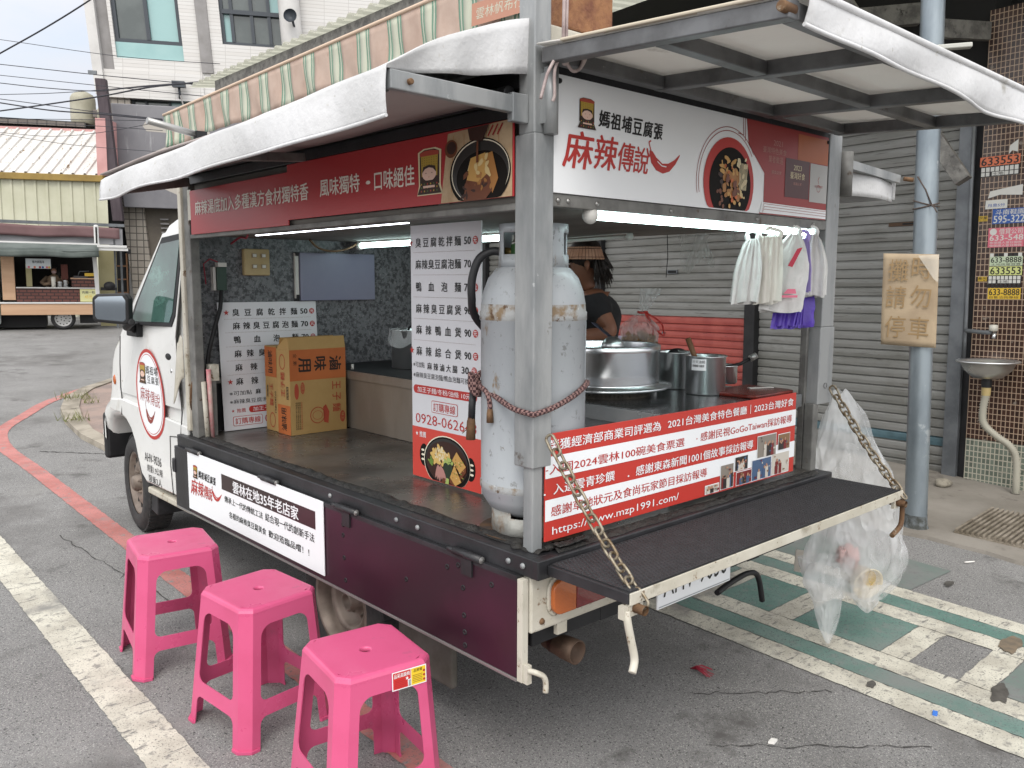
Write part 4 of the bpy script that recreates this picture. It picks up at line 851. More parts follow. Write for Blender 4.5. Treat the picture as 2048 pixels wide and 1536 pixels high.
# door: gaps, handle, glass
door_bits = MB()
gap = M('panel_gap', '#3c3b3a', .8)
def gapline(pts, x=-.0015, r=.0035): door_bits.tube([(x+cabx(z)-(.0065 if z < .77 else 0), y, z) for y, z in pts], r, gap, 5)
gapline([(3.455, .70), (3.452, .78), (3.47, .86), (3.46, 1.0), (3.43, 1.16)]); gap_front = door_bits; door_bits = MB()
gapline([(2.53, 1.70), (2.585, 1.2), (2.58, 1.0), (2.55, .82), (2.565, .69), (2.71, .675), (2.72, .52), (2.70, .365)])
mb = MB(); mb.prism([(3.45, .83), (3.45, 1.0), (3.42, 1.17), (3.29, 1.30), (2.84, 1.72), (2.545, 1.735), (2.60, 1.2), (2.595, 1.0), (2.565, .83)], (-.003, 0, 0), (0, 1, 0), (0, 0, 1), (1, 0, 0), .012, m_paint); mb.v = [(x+cabx(z), y, z) for x, y, z in mb.v]
dr = part('door', mb, trk, bevel=.003); part('door_gap', door_bits, dr); part('door_gap', gap_front, dr)
WP = [(2.84, 1.70), (2.55, 1.715), (2.60, 1.30), (2.64, 1.245), (3.27, 1.23), (3.17, 1.36)]
mb = MB(); mb.prism([( y, z) for y, z in WP], (-.006, 0, 0), (0, 1, 0), (0, 0, 1), (1, 0, 0), .01, m_blk); mb.v = [(x+cabx(z), y, z) for x, y, z in mb.v]; wf = part('window', mb, dr, bevel=.004)
mb = MB(); ins = inset(WP[::-1] if False else WP, -.0) ; cyw = sum(p[0] for p in WP)/6; czw = sum(p[1] for p in WP)/6
mb.prism([(y+(cyw-y)*.13, z+(czw-z)*.12) for y, z in WP], (-.0085, 0, 0), (0, 1, 0), (0, 0, 1), (1, 0, 0), .004, m_glass); mb.v = [(x+cabx(z), y, z) for x, y, z in mb.v]; part('glass', mb, dr)
mb = MB(); mb.ball((.006, 2.72, 1.085), .06, M('handle_recess', '#8e8d8b', .4, k=.7), 16, 8, (.14, 1, .62)); mb.ball((-.0005, 2.70, 1.09), .045, m_blk, 14, 7, (.16, 1.0, .42)); mb.lathe([(.0, -.006), (.011, -.005), (.012, .004)], (0, 2.665, 1.02), m_ss, (1, 0, 0), 14); part('handle', mb, dr)
mb = MB(); mb.ball((0, 3.575, .895), .026, m_amber, 14, 8, (.35, .75, 1.15)); part('side_indicator', mb, trk)
mb = MB(); mb.quad((.10, 3.304, 1.335), (1.40, 3.304, 1.335), (1.36, 2.885, 1.728), (.14, 2.885, 1.728), m_glass); part('windscreen', mb, trk)
mb = MB(); mb.box((.0, 3.795, .38), (1.5, 3.86, .67), m_blk); part('front_bumper', mb, trk, bevel=.02)
mb = MB(); mb.prism([(3.06, .17), (3.17, .19), (3.20, .36), (3.12, .40), (3.04, .33)], (.03, 0, 0), (0, 1, 0), (0, 0, 1), (1, 0, 0), .16, m_rubber); part('mud_flap', mb, trk, bevel=.006)
# mirror
mb = MB(); mo = Vector((-.155, 3.06, 1.335))
U_, N_ = Vector((.70, -.714, 0)).normalized(), Vector((-.60, -.80, 0)).normalized(); U_ = Vector((-N_.y, N_.x, 0))*1
shape = [(-.135, -.06), (-.12, -.082), (.10, -.10), (.125, -.085), (.13, .05), (.105, .083), (-.10, .078), (-.132, .055)]
shape = [(u*.72, w*.92) for u, w in shape]
mb.prism(shape, mo-N_*.06, U_, (0, 0, 1), N_, .07, m_blk); mir = part('side_mirror', mb, trk, bevel=.016)
mb = MB(); mb.prism([(u*.82, w*.80) for u, w in shape], mo+N_*.0105, U_, (0, 0, 1), N_, .002, m_mirr); part('mirror_glass', mb, mir)
mb = MB(); mb.tube([tuple(mo+U_*.10+Vector((0, 0, -.075))), (-.07, 3.10, 1.23), (-.0, 3.16, 1.215)], [.02, .024, .03], m_blk, 10); mb.box((-.02, 3.10, 1.17), (.02, 3.27, 1.25), m_blk); part('bracket', mb, mir, bevel=.008)
# door decals
def emblem(a, cx, cy, h, l=1, rim=None):
    """crowned lady emblem: beaded crown, face, robe"""
    w = h*.74; gold = M('emblem_gold', '#b99a3c', .5, k=.8); dk = M('emblem_dark', '#33211c', .5); sk = M('emblem_skin', '#e3bfae', .5, k=.85); rd = M('emblem_red', '#b24a38', .5, k=.8); gn = M('emblem_green', '#4f6b38', .5, k=.8)
    if rim: a.poly([(cx-w*.56, cy-h*.30), (cx-w*.60, cy+h*.46), (cx-w*.3, cy+h*.53), (cx+w*.3, cy+h*.53), (cx+w*.60, cy+h*.46), (cx+w*.56, cy-h*.30), (cx+w*.66, cy-h*.52), (cx-w*.66, cy-h*.52)], rim, l)
    a.poly([(cx-w*.50, cy-h*.28), (cx-w*.50, cy+h*.44), (cx-w*.25, cy+h*.5), (cx+w*.25, cy+h*.5), (cx+w*.5, cy+h*.44), (cx+w*.5, cy-h*.28)], dk, l+1)
    a.poly([(cx-w*.40, cy-h*.10), (cx-w*.44, cy+h*.38), (cx+w*.44, cy+h*.38), (cx+w*.40, cy-h*.10)], gold, l+1.5)
    a.poly([(cx-w*.48, cy+h*.36), (cx-w*.48, cy+h*.44), (cx-w*.2, cy+h*.48), (cx+w*.2, cy+h*.48), (cx+w*.48, cy+h*.44), (cx+w*.48, cy+h*.36)], rd, l+2)
    for i in range(7):
        for j in range(4): a.disc(cx-w*.36+w*.12*i, cy+h*(.16+.052*j), h*.011, dk, l+2, n=5)
    a.disc(cx, cy-h*.04, w*.36, sk, l+3, h*.17, n=20)
    a.poly([(cx-w*.36, cy-h*.02), (cx-w*.30, cy+h*.12), (cx, cy+h*.155), (cx+w*.30, cy+h*.12), (cx+w*.36, cy-h*.02), (cx+w*.2, cy+h*.07), (cx, cy+h*.10), (cx-w*.2, cy+h*.07)], dk, l+4)
    for s in (-1, 1): a.ring(cx+s*w*.15, cy-h*.05, h*.022, h*.032, dk, l+5, 1, .3, pi-.3, 6)
    a.ring(cx, cy-h*.10, h*.018, h*.028, rd, l+5, 1, pi+.4, 2*pi-.4, 6)
    a.poly([(cx-w*.62, cy-h*.5), (cx-w*.42, cy-h*.24), (cx-w*.2, cy-h*.19), (cx+w*.2, cy-h*.19), (cx+w*.42, cy-h*.24), (cx+w*.62, cy-h*.5)], dk, l+3)
    for i in range(6):
        for j in range(3): a.disc(cx-w*.4+w*.16*i, cy-h*(.27+.08*j), h*.024, (gold, gn, rd)[(i+j) % 3], l+4, n=6)
    a.rect(cx-w*.3, cy-h*.36, cx+w*.3, cy-h*.31, sk, l+5)
def chili(a, x, y, s, l=2, mat=None, k=.5):
    c = mat or m_redt; top = [(0, .32), (.10, .30), (.22, .10), (.42, -.06), (.62, -.02), (.86, .16), (.95, .30), (.99, .34)]; bot = [(.98, .22), (.88, .02), (.70, -.26), (.48, -.38), (.24, -.33), (.08, -.14), (.02, .10)]
    for i in range(7):
        pass
    P = top+bot; cx = .42
    # split into quads so the concave outline fills cleanly
    tt = [(0, .32), (.10, .30), (.22, .12), (.42, -.05), (.62, -.02), (.82, .13), (.99, .34)]; bb = [(.0, .20), (.06, -.08), (.22, -.30), (.44, -.38), (.66, -.28), (.86, .0), (1.0, .30)]
    for (a0, a1), (b0, b1) in zip(zip(tt, tt[1:]), zip(bb, bb[1:])): a.poly([(x+a0[0]*s, y+a0[1]*s*k), (x+b0[0]*s, y+b0[1]*s*k), (x+b1[0]*s, y+b1[1]*s*k), (x+a1[0]*s, y+a1[1]*s*k)], c, l)
    a.line([(x+.05*s, y+.30*s*k), (x+.0*s, y+.46*s*k), (x-.03*s, y+.58*s*k), (x+.04*s, y+.64*s*k)], .03*s, c, l)
    a.line([(x+.25*s, y+.0*s), (x+.40*s, y-.13*s*k), (x+.55*s, y-.14*s*k)], .02*s, m_signw, l+1)
def shop_logo(a, u, w, W_, H_, l=1, two_rows=False, rim=None):
    """emblem, black brush title, large red brush title and chilli in a box"""
    if not two_rows:
        emblem(a, u+.185*W_, w+.78*H_, .40*H_, l, rim)
        for i, ch in enumerate('媽祖埔豆腐張'):
            s_ = .090*W_*(1-.02*i); a.text(ch, u+(.275+.094*i)*W_, w+(.64-.006*i)*H_, u+(.275+.094*i)*W_+s_, w+(.64-.006*i)*H_+.23*H_, m_ink, l, .06, .12)
        for i, (ch, s_, dy) in enumerate((('麻', .225, 0), ('辣', .185, .03), ('傳', .14, .05), ('說', .135, .05))):
            x0 = (.0, .235, .425, .565)[i]; a.text(ch, u+x0*W_, w+(.04+dy)*H_, u+(x0+s_)*W_, w+(.04+dy)*H_+(.50, .47, .40, .38)[i]*H_, m_redt, l, .03, .18)
        chili(a, u+.715*W_, w+.30*H_, .285*W_, l, None, .60)
    else:
        emblem(a, u+.20*W_, w+.82*H_, .34*H_, l)
        for i, ch in enumerate('媽祖埔'): a.text(ch, u+(.36+.20*i)*W_, w+.81*H_, u+(.54+.20*i)*W_, w+.95*H_, m_ink, l, .02)
        for i, ch in enumerate('豆腐張'): a.text(ch, u+(.42+.20*i)*W_, w+.67*H_, u+(.58+.20*i)*W_, w+.79*H_, m_ink, l, .02)
        for i, ch in enumerate('麻辣傳說'): a.text(ch, u+(.02+.245*i)*W_, w+(.36-.015*i)*H_, u+(.25+.245*i)*W_, w+(.60-.02*i)*H_, m_inkr, l, .01, .1)
        chili(a, u+.28*W_, w+.14*H_, .46*W_, l, M('chili_dark', '#8f3a30', .45, k=.8), .8)
mb = MB(); ar = Art((-.0085, 3.2, .6), (0, -1, 0), (0, 0, 1), (-1, 0, 0), mb)
def lemon(a, rx, ry, m, l):
    pts = []
    for i in range(44):
        t = 2*pi*i/44; x, y = rx*cos(t), ry*sin(t)
        tip = 1+.08*max(0, cos(t+.55))**8; pts.append((.222+x*tip+.10*y*-.55, .268+y*tip))
    a.poly(pts, m, l)
lemon(ar, .205, .245, m_redt, 0); lemon(ar, .186, .226, m_signw, 1); lemon(ar, .178, .218, M('decal_thin_red', '#c0524a', .45, k=.85), 2); lemon(ar, .174, .214, m_signw, 3)
shop_logo(ar, .075, .10, .30, .34, 4, True); part('door_emblem', mb, dr)
mb = MB(); ar = Art((-.0085, 3.11, .36), (0, -1, 0), (0, 0, 1), (-1, 0, 0), mb)
ar.text('AHV-9036', .005, .125, .255, .175, m_ink, 1, .0); ar.text('總重1.9公噸', .035, .07, .265, .112, m_ink, 1, .0); ar.text('限乘2人', .055, .012, .25, .055, m_ink, 1, .0); part('door_lettering', mb, dr)

# ---- wheels
def truck_wheel(c, steer, front, name='wheel'):
    ax = Vector((-cos(steer), sin(steer), 0)); mt, mr = MB(), MB(); R_ = .288
    wheel(mt, mr, c, ax, R_, .165, .186, 48)
    for i in range(60):      # tread blocks
        a = 2*pi*i/60
        for s in (-1, 1):
            x = Vector((ax.y, -ax.x, 0)); rad = x*cos(a)+Vector((0, 0, 1))*sin(a); tang = -x*sin(a)+Vector((0, 0, 1))*cos(a)
            mt.obox(V3(c)+rad*(R_-.006)+ax*(s*.042-.022)-tang*.010, ax*.044, tang*.020, rad*.009, m_tyre)
    wv = part(name, mt, trk)
    if front:
        mr.lathe([(.190, .062), (.186, .07), (.172, .066), (.166, .045), (.150, .036), (.118, .052), (.085, .058), (.06, .045), (.045, .05), (.043, .085), (.036, .092), (0, .092)], c, m_hub, ax, 40)
        for i in range(12):
            a = 2*pi*i/12; x = Vector((ax.y, -ax.x, 0)); rad = x*cos(a)+Vector((0, 0, 1))*sin(a); tang = -x*sin(a)+Vector((0, 0, 1))*cos(a)
            q = V3(c)+rad*.134+ax*.046; mr.prism([(.019*cos(t), .012*sin(t)) for t in [2*pi*j/12 for j in range(12)]], q, rad, tang, ax, .0035, m_rimd)
        bolts, br, bd = 5, .062, .052
    else:
        mr.lathe([(.192, .070), (.188, .078), (.174, .074), (.170, .03), (.165, -.005), (.150, -.01), (.128, .03), (.120, .045), (.100, .030), (.095, -.01), (.04, -.012), (.038, .045), (.032, .05), (.028, .045), (.027, .01), (0, .01)], c, m_hub, ax, 44)
        for i in range(8):
            a = 2*pi*i/8+.25; x = Vector((ax.y, -ax.x, 0)); rad = x*cos(a)+Vector((0, 0, 1))*sin(a); tang = -x*sin(a)+Vector((0, 0, 1))*cos(a)
            q = V3(c)+rad*.138+ax*.013; mr.prism([(.013*cos(t), .013*sin(t)) for t in [2*pi*j/12 for j in range(12)]], q, rad, tang, (ax+rad*-.6).normalized(), .014, m_rimd)
        bolts, br, bd = 5, .07, -.012
    for i in range(bolts):
        a = 2*pi*i/bolts+.3; x = Vector((ax.y, -ax.x, 0)); rad = x*cos(a)+Vector((0, 0, 1))*sin(a)
        mr.lathe([(.011, 0), (.011, .012), (.006, .013), (.006, .024), (0, .025)], V3(c)+rad*br+ax*bd, m_hub, ax, 6, False)
    part('rim', mr, wv)
zg = lambda y: -.115+.035*y
truck_wheel((.115, 3.42, zg(3.42)+.286), .10, True); truck_wheel((.130, 1.15, zg(1.15)+.287), 0, False)
truck_wheel((1.40, 3.42, zg(3.42)+.286), .10+pi, True); truck_wheel((1.36, 1.10, zg(1.10)+.287), pi, False)
mb = MB(); mb.box((.32, .02, .42), (.40, 2.6, .56), m_blk); mb.box((1.16, .02, .42), (1.24, 2.6, .56), m_blk); mb.tube([(.26, 1.10, .20), (1.26, 1.10, .20)], .045, m_blk, 10); mb.ball((.76, 1.1, .2), .12, m_blk, 12, 8)
for x in (.36, 1.2): mb.box((x-.03, .55, .24), (x+.03, 1.7, .275), m_blk)
mb.box((.45, 1.5, .16), (1.15, 2.4, .42), m_blk); mb.box((.05, .04, .50), (1.56, 2.45, .655), m_blk); part('chassis', mb, trk)
mb = MB(); mb.box((.10, .50, .08), (.13, .82, .42), M('grey_mudflap', '#6d6963', .7, c2='#575249', scale=6, k=.6)); part('rear_mud_flap', mb, trk, bevel=.01)
mb = MB(); mb.lathe([(.026, -.13), (.037, -.05), (.038, .0), (.034, .0), (.032, -.10), (0, -.10)], (.205, .01, .352), M('exhaust_rust', '#7a6353', .6, .5, c2='#5d4a3e', scale=14, k=.55), (.05, -1, -.02), 24); mb.tube([(.20, .10, .354), (.25, .4, .36), (.5, .8, .33)], .025, m_rust, 10); part('exhaust_pipe', mb, trk)

# ---- bed
mb = MB(); mb.box((.03, .005, .66), (LX-.03, LY, .715), m_floor); part('bed_floor', mb, trk)
mb = MB()
mb.box((-.035, -.035, .655), (.03, 2.545, .712), m_bpaint); mb.box((-.034, -.06, .654), (LX+.03, -.0, .711), m_bpaint); mb.box((LX-.03, 0, .655), (LX+.035, 2.5, .712), m_bpaint); part('bed_rail', mb, trk, bevel=.004)
mb = MB()
def tarf(u, v):
    y = 2.5*u-.02; w = .055+.025*noise.noise((y*4, 0, 0)); x = .005+w*v; return (x, y, .7135+.010*max(0, sin(pi*v))*(1+.9*noise.noise((x*40, y*25, 0))))
mb.grid(tarf, 200, 6, m_tar)
mb.grid(lambda u, v: (.06+1.5*u, -.045+.05*v+.012*noise.noise((u*14, v, 2)), .7125+.009*sin(pi*v)*(1+.9*noise.noise((u*60, v*6, 1)))), 160, 5, m_tar)
def lump(d): return 1+.3*noise.noise(d*60)
for x, y, s in ((.03, .035, .03), (.012, .07, .022), (.075, .012, .026), (.12, -.01, .02)): mb.ball((x, y, .715), s, m_tar, 10, 6, (1.2, 1, .45), lump)
part('tar_seal', mb, trk)
# side panel with hinges, bolts, hook
mb = MB(); mb.box((-.048, .012, .352), (-.030, 2.545, .640), m_maroon); mb.box((-.050, .010, .6405), (-.022, 2.547, .656), m_bpaint); mb.box((-.051, .010, .342), (-.026, 2.547, .3515), m_steel_edge); mb.box((-.0505, 2.37, .353), (-.0485, 2.547, .6395), m_bpaint); mb.box((-.049, -.012, .345), (-.026, .0095, .648), m_paint_old)
sp = part('side_panel', mb, trk, bevel=.002)
for y in (2.30, 1.52, .92, .235):
    mb = MB(); mb.tube([(-.052, y+.055, .664), (-.052, y-.075, .664)], .0125, m_bpaint, 12); mb.tube([(-.052, y+.085, .664), (-.052, y+.05, .664)], .008, m_bpaint, 10); mb.box((-.055, y-.03, .60), (-.0485, y+.02, .66), m_bpaint); mb.lathe([(.011, 0), (0, .004)], (-.052, y-.075, .664), m_steel_edge, (0, -1, 0), 12); part('hinge', mb, sp)
mb = MB(); mb.tube([(-.045, 2.56, .53), (-.045, 2.56, .58)], .014, m_bpaint, 10); mb.box((-.056, 2.535, .52), (-.03, 2.57, .59), m_bpaint); part('latch', mb, sp, bevel=.003)
for y, z in ((.944, .60), (.944, .56), (.94, .476), (.933, .393), (.276, .619), (.252, .554), (.248, .468), (.245, .415), (.243, .374), (.55, .50), (.33, .60), (.12, .60)):
    mb = MB(); mb.lathe([(.0095, 0), (.0088, .002), (.005, .0022), (.004, -.001), (0, -.001)], (-.048, y, z), m_blk, (-1, 0, 0), 10); part('bolt', mb, sp)
for y in (1.05, .62, .50, .06, .0): mb = MB(); mb.lathe([(.009, 0), (.008, .005), (0, .006)], (-.036, y, .685), m_galv, (-1, 0, 0), 10); part('bolt', mb, trk)
mb = MB(); mb.box((-.045, -.03, .345), (-.028, -.012, .40), m_paint_old); mb.tube(smooth_path([(-.037, -.028, .385), (-.03, -.05, .385), (-.012, -.062, .372), (-.006, -.065, .35), (-.008, -.066, .325)], 4), .0085, m_paint_old, 8); part('hook', mb, sp)
# white board on the panel
mb = MB(); mb.box((-.056, 1.073, .372), (-.0515, 2.367, .660), m_signw); ps = part('panel_sign', mb, sp, bevel=.001)
mb = MB(); ar = Art((-.0565, 2.367, .375), (0, -1, 0), (0, 0, 1), (-1, 0, 0), mb); W_, H_ = 1.294, .283
ar.rect(.303*W_, .584*H_, .956*W_, .835*H_, M('dark_bar', '#3a2a2b', .3, k=.8), 1)
shop_logo(ar, .022*W_, .25*H_, .278*W_, .56*H_, 1)
ar.text('雲林在地35年老店家', .395*W_, .605*H_, .856*W_, .80*H_, m_signw, 2, .045); ar.text('傳承上一代的傳統工法', .322*W_, .392*H_, .615*W_, .50*H_, m_ink, 1, .025); ar.text('結合現一代的創新手法', .632*W_, .392*H_, .948*W_, .515*H_, m_ink, 1, .025)
ar.text('各樣的麻辣臭豆腐美食', .357*W_, .165*H_, .635*W_, .272*H_, m_ink, 1, .025); ar.text('歡迎蒞臨品嚐！！', .652*W_, .165*H_, .915*W_, .272*H_, m_ink, 1, .025)
part('lettering', mb, ps)
# ---- rear: bumper, lamps, plate, tailgate
mb = MB(); mb.box((-.022, -.02, .485), (LX-.0, .02, .653), m_paint_old); mb.box((.02, .021, .42), (LX-.1, .08, .5), m_blk); rb = part('rear_bumper', mb, trk, bevel=.006)
mb = MB(); mb.lathe([(.010, 0), (.008, .005), (0, .006)], (.02, -.0205, .513), m_rust, (0, -1, 0), 10); mb.box((.09, -.015, .45), (.13, .0, .49), m_paint_old); part('bumper_bolt', mb, rb)
for x0, lab in ((.045, None), (1.31, None)):
    def rr(u0, w0, u1, w1, r):
        return [(cx+r*cos(a+pi/2*i/5), cy+r*sin(a+pi/2*i/5)) for cx, cy, a in ((u1-r, w0+r, -pi/2), (u1-r, w1-r, 0), (u0+r, w1-r, pi/2), (u0+r, w0+r, pi)) for i in range(6)]
    mb = MB(); mb.prism(rr(-.008, -.008, .263, .112, .04), (x0, -.021, .525), (1, 0, 0), (0, 0, 1), (0, -1, 0), .008, m_paint_old)
    P = rr(0, 0, .255, .104, .034)
    for m, cond in ((m_amber, lambda u: u < .095), (m_redl, lambda u: u >= .095)):
        q = [p for p in P if cond(p[0])]; q = [(0.0945, .0), (.0945, .104)]+[p for p in q] if m is m_amber else q+[(.0955, .104), (.0955, 0)]
        c = (sum(p[0] for p in q)/len(q), sum(p[1] for p in q)/len(q)); q.sort(key=lambda p: math.atan2(p[1]-c[1], p[0]-c[0]))
        mb.prism(q, (x0, -.029, .525), (1, 0, 0), (0, 0, 1), (0, -1, 0), .016, m)
    part('tail_light', mb, trk, bevel=.004)
mb = MB(); mb.box((.535, -.036, .412), (.955, -.030, .545), m_signw); mb.box((.541, -.0372, .416), (.949, -.0362, .420), M('plate_edge', '#8f9496', .5)); pl_ = part('licence_plate', mb, trk, bevel=.002)
mb = MB(); ar = Art((.545, -.0365, .412), (1, 0, 0), (0, 0, 1), (0, -1, 0), mb); ar.text('AHV-9036', .02, .035, .385, .115, m_ink, 1, .0); part('lettering', mb, pl_)
mb = MB(); mb.box((.65, -.029, .43), (.85, -.021, .52), m_blk); mb.tube(smooth_path([(.93, -.0, .36), (1.05, .02, .365), (1.20, .04, .36), (1.27, .04, .33), (1.31, .04, .22)], 4), .011, m_blk, 8); part('plate_bracket', mb, trk)
# tailgate lowered to level
TG = lambda x, y, z: (x, y, z)
mb = MB(); mb.box((.0, -.352, .664), (LX+.005, -.062, .694), m_bpaint); mb.box((.003, -.3585, .662), (LX+.003, -.3525, .6945), m_paint_old)
tg = part('tailgate', mb, trk, bevel=.002)
m_mat2 = M('mat_ribs', '#38383b', .5, k=.75)
mb = MB(); mb.box((.012, -.349, .6945), (LX-.012, -.066, .697), m_rubber)
nx = 110
for i in range(nx):
    for j in range(20):
        x = .016+(LX-.036)*i/nx+(.007 if j % 2 else 0); y = -.345+.0138*j; n0 = mb.verts(((x, y, .6972), (x+.007, y-.0, .6972), (x+.0035, y+.0095, .6972), (x+.0035, y+.004, .7005)))
        mb.face((n0, n0+1, n0+3), m_mat2); mb.face((n0+1, n0+2, n0+3), m_mat2); mb.face((n0+2, n0, n0+3), m_mat2)
part('rubber_mat', mb, tg)
mb = MB()
mb.box((.005, -.352, .630), (.06, -.340, .6635), m_paint_old); mb.lathe([(.013, -.01), (.013, .05)], (.03, -.335, .650), m_rust, (0, -1, 0), 12); mb.box((-.012, -.35, .625), (.0045, -.33, .66), m_paint_old)
mb.tube(smooth_path([(.003, -.345, .645), (.0, -.352, .62), (.008, -.358, .57), (.016, -.362, .53), (.014, -.365, .51), (.0, -.37, .49)], 4), .0105, m_paint_old, 10); part('latch_hook', mb, tg)
mb = MB()
mb.box((LX-.055, -.352, .630), (LX, -.340, .6635), m_paint_old); mb.lathe([(.013, -.01), (.013, .05)], (LX-.03, -.335, .650), m_rust, (0, -1, 0), 12)
mb.tube(smooth_path([(LX-.005, -.36, .66), (LX-.005, -.362, .61), (LX-.008, -.362, .57), (LX-.03, -.362, .552), (LX-.085, -.362, .535)], 4), .0095, m_rust, 10); part('latch_hook', mb, tg)
def chain(P0, P1, sag, nl, name='chain'):
    mb = MB(); P0, P1 = V3(P0), V3(P1)
    def pos(t): return P0+(P1-P0)*t+Vector((0, 0, -sag*4*t*(1-t)))
    for i in range(nl):
        a, b = pos(i/nl), pos((i+1)/nl); d = (b-a).normalized(); c = (a+b)/2; L_ = (b-a).length*.5+.010
        s = d.cross(Vector((0, 0, 1))).normalized(); u = s if i % 2 else d.cross(s).normalized()
        u = (u+s*.35).normalized(); w = .0125; pts = []
        for j in range(16):
            t = 2*pi*j/16; cu, su = cos(t), sin(t)
            pts.append(c+d*((L_-w)*(1 if cu > 0 else -1)*(1 if abs(cu) > .3 else abs(cu)/.3)+w*cu)+u*w*su*1.05)
        mb.tube(pts, .0043, m_chain, 7, closed=True)
    return part(name, mb, tg)
chain((.032, -.035, 1.045), (.045, -.368, .66), .018, 13); chain((1.665, -.03, 1.05), (LX-.005, -.366, .672), .02, 14)
# ---- posts and frame
mb = MB(); mb.box((0, .0, .712), (.040, .040, .96), m_galv); mb.box((-.008, -.008, .958), (.066, .070, 1.874), m_galv); mb.box((-.002, .0, 1.874), (.060, .062, 2.36), m_galv); part('corner_post', mb, trk, label='near rear corner post of galvanised square tube', bevel=.004)
mb = MB(); mb.tube([(.040, -.020, 1.872), (.040, -.020, 2.045)], .020, m_galv, 16); mb.box((.02, -.02, 1.9), (.045, -.0, 2.03), m_galv); part('flap_hinge', mb, trk)
mb = MB(); mb.box((LX-.035, .0, .712), (LX+.005, .042, .99), m_galv_old); mb.box((LX-.015, -.005, .985), (LX+.10, .07, 1.30), m_galv); mb.box((LX-.005, -.002, 1.30), (LX+.095, .065, 2.06), m_galv); mb.box((LX-.03, .045, .712), (LX-.005, .075, 1.69), m_galv_old); part('corner_post', mb, trk, label='far rear corner post with a tube hinge near its top', bevel=.004)
mb = MB(); mb.tube([(LX+.125, -.005, 1.825), (LX+.125, -.005, 2.0)], .028, m_galv_old, 16); part('flap_hinge', mb, trk)
mb = MB(); mb.lathe([(.012, 0), (.012, .002)], (LX+.04, -.0055, 1.06), m_rimd, (0, -1, 0), 10); part('post_slot', mb, trk)
mb = MB(); mb.box((.0, 2.36, .712), (.045, 2.43, 2.02), m_galv_old); mb.box((-.012, 2.43, .74), (.03, 2.468, 1.93), m_paint_old); part('front_post', mb, trk, bevel=.004)
mb = MB(); mb.box((LX-.045, 2.36, .712), (LX, 2.43, 2.02), m_galv_old); part('front_post', mb, trk, bevel=.004)
mb = MB(); mb.tube([(.03, 2.345, .99), (.035, 2.33, .715)], .012, m_paint_old, 8); mb.tube([(.055, 2.34, 1.05), (.06, 2.335, .715)], .012, M('pink_paint_streak', '#cf7f86', .6, c2='#c9c2b6', scale=8, k=.8), 8); mb.tube([(.015, 2.40, 1.03), (.0, 2.42, .95), (.0, 2.44, .83)], .008, m_rust, 8); mb.box((.07, 2.345, .99), (.11, 2.40, 1.07), m_paint_old); mb.box((.075, 2.36, .716), (.10, 2.40, .99), m_galv_old); part('drain_tubes', mb, trk)
# loose grey flap of vinyl at the cab corner
mb = MB(); mb.grid(lambda u, v: (-.012-.02*u*(1-v), 2.475+.10*u-.03*u*v, 1.00+.19*v-.12*u*(1-v)+.02*sin(u*5)), 8, 8, m_paint_old); part('loose_trim', mb, trk, solid=.003)
# ---- front bulkhead, counter
mb = MB(); mb.box((.04, 2.472, .99), (LX-.04, 2.49, 2.0), m_bulk); mb.box((.04, 2.474, .715), (LX-.04, 2.492, .985), m_blk); mb.box((.06, 2.44, .965), (.7, 2.4715, .99), m_galv_old); part('front_bulkhead', mb, trk)
m_wbrown = M('stained_counter_steel', '#a69b8f', .34, .5, c2='#968a7e', scale=3, k=.72, stretch=(1, 1.4, .5), rvar=.08, spots=(('#6d6056', 4, .62, .16, (1, 1.4, .5)),))
m_cs = M('counter_steel', '#b3b5b6', .24, .6, c2='#9a9c9d', scale=3, k=.8, rvar=.07, spots=(('#5b5149', 7, .66, .10),))
m_ctop = M('counter_top_steel', '#a2a3a4', .16, .85, c2='#878889', scale=4, k=.85, rvar=.06)
mb = MB(); mb.box((.71, .06, .716), (1.54, 2.45, .975), m_cs); mb.box((.705, 1.0, .717), (.7095, 2.45, .974), m_wbrown); mb.box((.69, .045, .976), (1.56, 1.25, 1.028), m_cs); mb.box((.69, 1.2505, .976), (1.56, 2.455, 1.018), m_wbrown); mb.box((.70, .06, 1.0285), (1.55, 1.24, 1.0305), m_ctop); mb.box((.70, 1.26, 1.0185), (1.55, 2.44, 1.0205), m_blk); part('counter', mb, trk, bevel=.003)
# ---- switch box, outlet, white panel on the bulkhead
mb = MB(); mb.box((.305, 2.44, 1.505), (.445, 2.4715, 1.64), M('cream_box', '#cbb588', .6, c2='#bba474', scale=4, k=.72)); sb = part('switch_box', mb, trk, bevel=.006)
mb = MB()
for x in (.345, .395):
    for z in (1.54, 1.595): mb.box((x, 2.434, z), (x+.026, 2.4395, z+.022), M('switch_beige', '#a9987a', .5, k=.7)); mb.box((x+.004, 2.431, z+.004), (x+.022, 2.4335, z+.018), m_wplast)
part('switches', mb, sb)
mb = MB(); mb.box((.155, 2.43, 1.43), (.205, 2.4715, 1.545), M('green_outlet', '#2f4a3c', .4, k=.6)); mb.box((.14, 2.44, 1.43), (.154, 2.4715, 1.545), m_wplast); mb.box((.16, 2.425, 1.546), (.205, 2.465, 1.567), m_wplast); mb.tube([(.18, 2.44, 1.43), (.165, 2.43, 1.34), (.13, 2.42, 1.25), (.09, 2.41, 1.13), (.07, 2.41, 1.0)], .011, m_blk, 8)
mb.tube([(.17, 2.45, 1.57), (.13, 2.45, 1.585), (.10, 2.455, 1.56), (.11, 2.46, 1.46)], .0035, m_rd, 6); part('breaker_box', mb, trk, bevel=.002)
